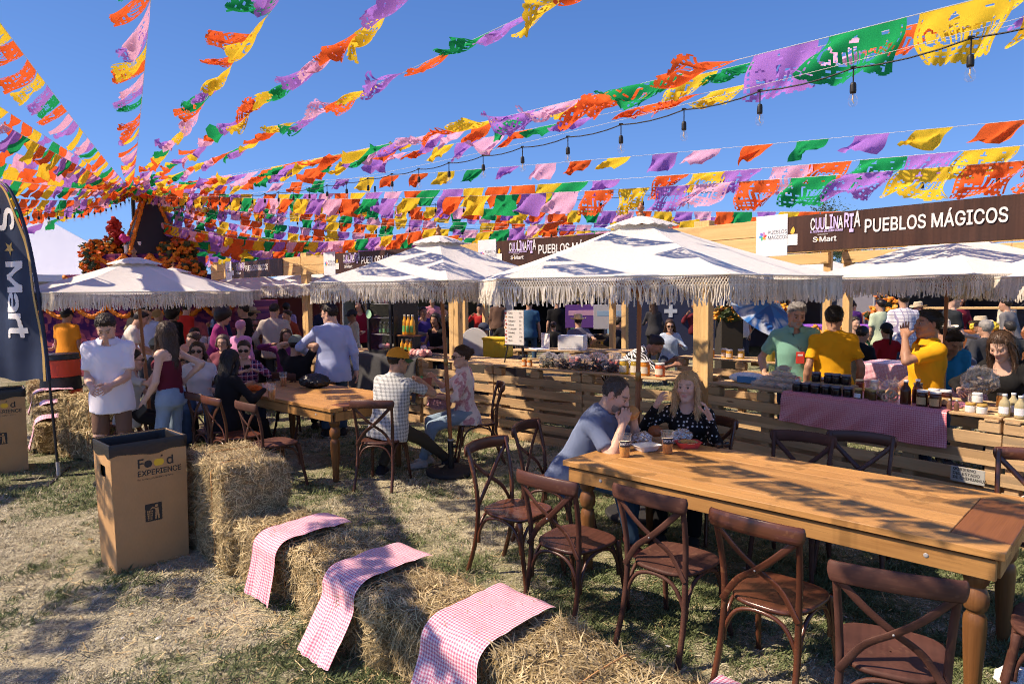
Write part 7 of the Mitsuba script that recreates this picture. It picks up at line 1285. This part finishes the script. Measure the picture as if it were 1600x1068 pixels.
solo('flag_mast', shape(tube([(APEX[0], APEX[1], 0), APEX + [0, 0, .1]], .05, 10), BLACK), 'dark mast rising out of the altar where all the flag strings meet', 'mast')
for i, (x, y, z, a, b, n) in enumerate(((-10.265, 17.000, 2.806) + (.40, .50, 300), (-10.023, 17.200, 3.019) + (.28, .36, 170), (-8.192, 17.000, 2.799) + (.42, .50, 300), (-8.554, 17.200, 2.940) + (.25, .36, 150), (-7.720, 16.600, 2.452) + (.32, .34, 130))):
    m, c = blooms(n, a, .4, b, 20 + i, .055, .15); k = thing('marigold_bush', ('large marigold bush left of the altar pyramid', 'small marigold bush at the left foot of the pyramid', 'large marigold bush right of the altar pyramid', 'small marigold bush at the right foot of the pyramid', 'low marigold bush at the far right of the altar')[i], 'flowers'); part(k, 'blooms', shape(m, 'tinted', False, c) if False else flat(m, 'tinted', c), place(x, y, z), kind='stuff'); part(k, 'stem', shape(tube([(x, y, max(z - 1.2, 0)), (x, y, z)], .05, 6), plain((.06, .04, .02), .9)))
def tent(x, y, w, d, eave, peak, label, walls=None, deg=0, col=(.70, .70, .74), sag=.25):
    t = thing('market_tent', label, 'tent', None); M = place(x, y, 0, deg); n = 13; ms = []; C4 = [np.array([sx * w / 2, sy * d / 2, eave]) for sx, sy in ((-1, -1), (1, -1), (1, 1), (-1, 1))]; A = np.array([0, 0, peak])
    for i in range(4):
        a, b = np.meshgrid(np.linspace(.001, 1, n), np.linspace(0, 1, n), indexing='ij'); E = C4[i] + (C4[(i + 1) % 4] - C4[i]) * b[..., None]; P = A + (E - A) * a[..., None]; P[..., 2] -= sag * (peak - eave) * np.sin(a * 3.14159); P[..., 2] += .012 * np.sin(b * 22 + 4 * a) * a; ms.append(sheet(P))
    rk = part(t, 'roof', shape(join(ms), plain(col, .7)), M)
    for c in C4: part(t, 'post', shape(tube([(c[0], c[1], 0), (c[0], c[1], eave)], .03, 6), STEEL), M)
    for i in range(4):
        c, e = C4[i], C4[(i + 1) % 4]; v = np.array([c, e, e - [0, 0, .22], c - [0, 0, .22]]) * [1.002, 1.002, 1]; part(rk, 'valance', flat((v, np.array([[0, 1, 2], [0, 2, 3]])), plain(col, .7)), M)
    if walls is not None:
        for i in (1, 2, 3): part(t, 'wall', flat((np.array([C4[i], C4[(i + 1) % 4], C4[(i + 1) % 4] * [1, 1, 0], C4[i] * [1, 1, 0]]) * [.99, .99, 1], np.array([[0, 1, 2], [0, 2, 3]])), plain(walls, .9)), M)
    return t
tent(*(-16.882, 25.000, 4.473)[:2], 7.0, 7.0, 2.6, 4.75, 'big white peaked tent left of the altar', None, 30, (.62, .64, .74), .05)
WALLS = ((.10, .12, .20), (.20, .12, .22), (.24, .07, .09), (.14, .16, .17), (.08, .10, .24), (.26, .20, .13))
for i in range(11): tent(-19.5 + 5.3 * i, 27 + (i * 7 % 3) * .8, 5.0, 4, 2.2, 2.95, ('first', 'second', 'third', 'fourth', 'fifth', 'sixth', 'seventh', 'eighth', 'ninth', 'tenth', 'eleventh')[i] + ' tent from the left in the far row behind the crowd', WALLS[i % 6], (i % 3 - 1) * 3)
tent(7.3, 20.5, 4.4, 4, 2.45, 3.5, 'white tent seen through the right kiosk', (.22, .2, .24), 12); tent(10.8, 17.8, 4.0, 4, 2.4, 3.2, 'white tent behind the right umbrella', (.16, .16, .2), -8); tent(2.4, 23.2, 5, 4, 2.1, 2.7, 'low white tent behind the navy wall', (.02, .024, .05), 4)
t = thing('navy_booth', 'dark blue booth with a white cross between two kiosk posts', 'booth'); M = place(4.15, 18.5, 0, -8); part(t, 'wall', flat(cbox(3.2, .06, 1.95, .01), plain((.015, .022, .06), .8)), M @ place(0, 0, .975)); part(t, 'side_wall', flat(cbox(.06, 2, 1.95, .01), plain((.015, .022, .06), .8)), M @ place(-1.6, 1, .975)); part(t, 'cross', flat(cbox(.34, .012, .10, .001), plain((.5, .55, .62), .6)), M @ place(.15, -.038, 1.33)); part(t, 'cross', flat(cbox(.10, .014, .34, .001), plain((.5, .55, .62), .6)), M @ place(.15, -.038, 1.33))
bin_box(1.98, 14.75, -30, 'cardboard bin standing far behind the cowboy-hatted person', H=.95)
for i, (x, y, c, l) in enumerate(((1.65, 16.2, (.13, .05, .28), 'small purple sign board on the grass behind the straw hat'), (2.25, 15.6, (.5, .5, .52), 'white sign board on a black tripod right of the far bin'))):
    t = thing('sign_stand', l, 'sign'); M = place(x, y, 0, -5); part(t, 'board', flat(cbox(.75, .02, .55, .005), plain(c, .6)), M @ place(0, 0, 1.3)); part(t, 'panel', flat(cbox(.6, .024, .12, .002), plain((.6, .35, .5) if i == 0 else (.3, .45, .6), .6)), M @ place(0, -.002, 1.38))
    for s in (-1, 1): part(t, 'leg', shape(tube([(s * .32, .1, 0), (s * .05, 0, 1.6)], .015, 5), BLACK), M)
# blue patterned parasol lying tilted
t = thing('blue_parasol', 'open blue and white patterned hand umbrella behind the man in green', 'umbrella'); R_ = .60; Mx = frame(np.array([4.02, 10.9, 1.50]), unit((1, .1, -.30)), unit((-.02, .8, .6)), np.cross(unit((1, .1, -.30)), unit((-.02, .8, .6)))); ms, cs = [], []
for i in range(8):
    a, b = np.meshgrid(np.linspace(.02, 1, 8), np.linspace(0, 1, 8), indexing='ij'); d = [np.array([math.cos(math.radians(45 * (i + k))), math.sin(math.radians(45 * (i + k))), 0]) for k in (0, 1)]; E = (d[0] + (d[1] - d[0]) * b[..., None]) * R_; P = E * a[..., None]; P[..., 2] = .20 * np.cos(a * 1.45) - .03 * a * 4 * b * (1 - b); ms.append(sheet(P)); w = meshkit.noise(P.reshape(-1, 3) * 26, 4) > .55; ring = (a.ravel() > .45); cs.append(np.where((w & ring)[:, None], [.5, .56, .66], ([.02, .10, .36] if i % 2 else [.03, .16, .48])))
part(t, 'canopy', shape(join(ms), 'tinted', True, np.vstack(cs)), Mx); part(t, 'shaft', shape(tube([(0, 0, .22), (0, 0, -.55)], .008, 6), STEEL), Mx)
# purple stage boxes, marigold columns
for i, (x, y, w, l) in enumerate(((6.5, 14.6, 1.0, 'purple stage block with orange garlands left of the right kiosk post'), (7.75, 14.2, .95, 'purple stage block with orange garlands right of the right kiosk post'))):
    t = thing('stage_block', l, 'stage block'); part(t, 'block', flat(cbox(w, .8, 1.12, .01), plain((.22, .07, .42), .7)), place(x, y, .56, -25)); a = math.radians(-25)
    for k in range(2):
        p = np.array([x + math.cos(a) * w * (k / 2 - .5) + math.sin(a) * .43, y + math.sin(a) * w * (k / 2 - .5) - math.cos(a) * .43, 1.1]); q = p + [math.cos(a) * w / 2, math.sin(a) * w / 2, 0]; part(t, 'garland', shape(garland(p, q, .16, .045, 16), 'tinted', True, (.70, .30, .03)))
for i, (x, y, z, a, b, l) in enumerate(((8.1, 14.9, 1.15, .34, .85, 'marigold column right of the purple stage blocks'), (5.9, 14.9, 1.15, .25, .55, 'marigold cluster left of the purple stage blocks'), (4.20, 13.2, 1.42, .30, .16, 'marigold planter on a black stand beside the blue parasol'), (7.0, 14.0, .85, .3, .28, 'magenta flowers at the foot of the right purple stage block'))):
    m, c = blooms(150, a, a, b, 40 + i, .06, .2, ((.45, .05, .30), (.30, .05, .35)) if i == 3 else ((.74, .28, .02), (.76, .36, .03), (.6, .16, .015))); t = thing('flower_column', l, 'flowers'); part(t, 'blooms', flat(m, 'tinted', c), place(x, y, z), kind='stuff'); part(t, 'stand', flat(cbox(a * 1.4, a * 1.4, max(z - b * .5, .3), .01), plain((.03, .025, .02), .8)), place(x, y, max(z - b * .5, .3) / 2))
t = thing('snack_stall', 'orange counter stall with yellow goods at the far right edge', 'stall'); part(t, 'counter', flat(cbox(3.4, .8, 1.0, .01), plain((.30, .10, .03), .7)), place(10.4, 13.9, .5, -15)); part(t, 'shelf', flat(cbox(3.2, .5, .04, .004), 'pine'), place(10.3, 14.2, 1.45, -15))
for i in range(9): part(t, 'yellow_pack', shape(mv(crumple(.10, .08, .1, 60 + i), place(9.1 + .32 * i, 13.95 - .085 * i, 1.0)), plain((.62, .45, .03), .5)))
for i, (x, Y) in enumerate(((-5.084, 26.000, 5.681)[:2], (-18.781, 26.000, 3.558)[:2])): solo('thin_mast', shape(tube([(x, Y, 0), (x, Y, 5.9 if i == 0 else 4)], .035, 6), BLACK), ('thin black mast above the second umbrella', 'thin black mast at the left edge')[i], 'mast')
def tree(x, y, H, R, label, seed):
    t = thing('tree', label, 'tree'); g = np.random.default_rng(seed); part(t, 'trunk', shape(tube(curve([(x, y, 0), (x + .1, y, H * .3), (x, y + .1, H * .6), (x + .1, y, H * .9)], 12), np.linspace(.16, .03, 12), 8), plain((.12, .09, .06), .9)))
    for i in range(7): d = unit(g.normal(size=3) * [1, 1, .4] + [0, 0, .5]); o = np.array([x, y, H * g.uniform(.4, .75)]); part(t, 'limb', shape(tube(curve([o, o + d * R * .5 + [0, 0, .1], o + d * R], 8), np.linspace(.05, .012, 8), 5), plain((.12, .09, .06), .9)))
    n = 5000; c = np.array([x, y, H * .72]) + g.normal(size=(60, 3)) * [R * .45, R * .45, H * .13]; p = c[g.integers(0, 60, n)] + g.normal(size=(n, 3)) * .22; a = g.normal(size=(n, 3)); a /= np.linalg.norm(a, axis=1, keepdims=True); b = np.cross(a, g.normal(size=(n, 3))); b /= np.linalg.norm(b, axis=1, keepdims=True); L = g.uniform(.04, .09, (n, 1))
    V = np.stack([p, p + a * L + b * L * .35, p + a * L * 2, p + a * L - b * L * .35], 1).reshape(-1, 3); k = np.arange(n)[:, None] * 4; part(t, 'crown', mikit.ply((V, np.vstack([k + [0, 1, 2], k + [0, 2, 3]])), 'leaf', smooth=False, color=np.repeat(np.array([.06, .10, .03]) + g.uniform(0, .06, (n, 1)), 4, 0)), kind='stuff')
tree((13.273, 30.000, 5.100)[0], 30, 5.7, 1.3, 'tree whose sparse top shows above the large brown banner', 3); tree(-8.6, 31, 4.3, 1.6, 'dark tree far behind the left kiosk', 4); tree(16, 33, 5.0, 2.2, 'tree far behind the right umbrellas', 5); tree(-17, 34, 5.2, 2.2, 'tree far behind the left tent', 6)
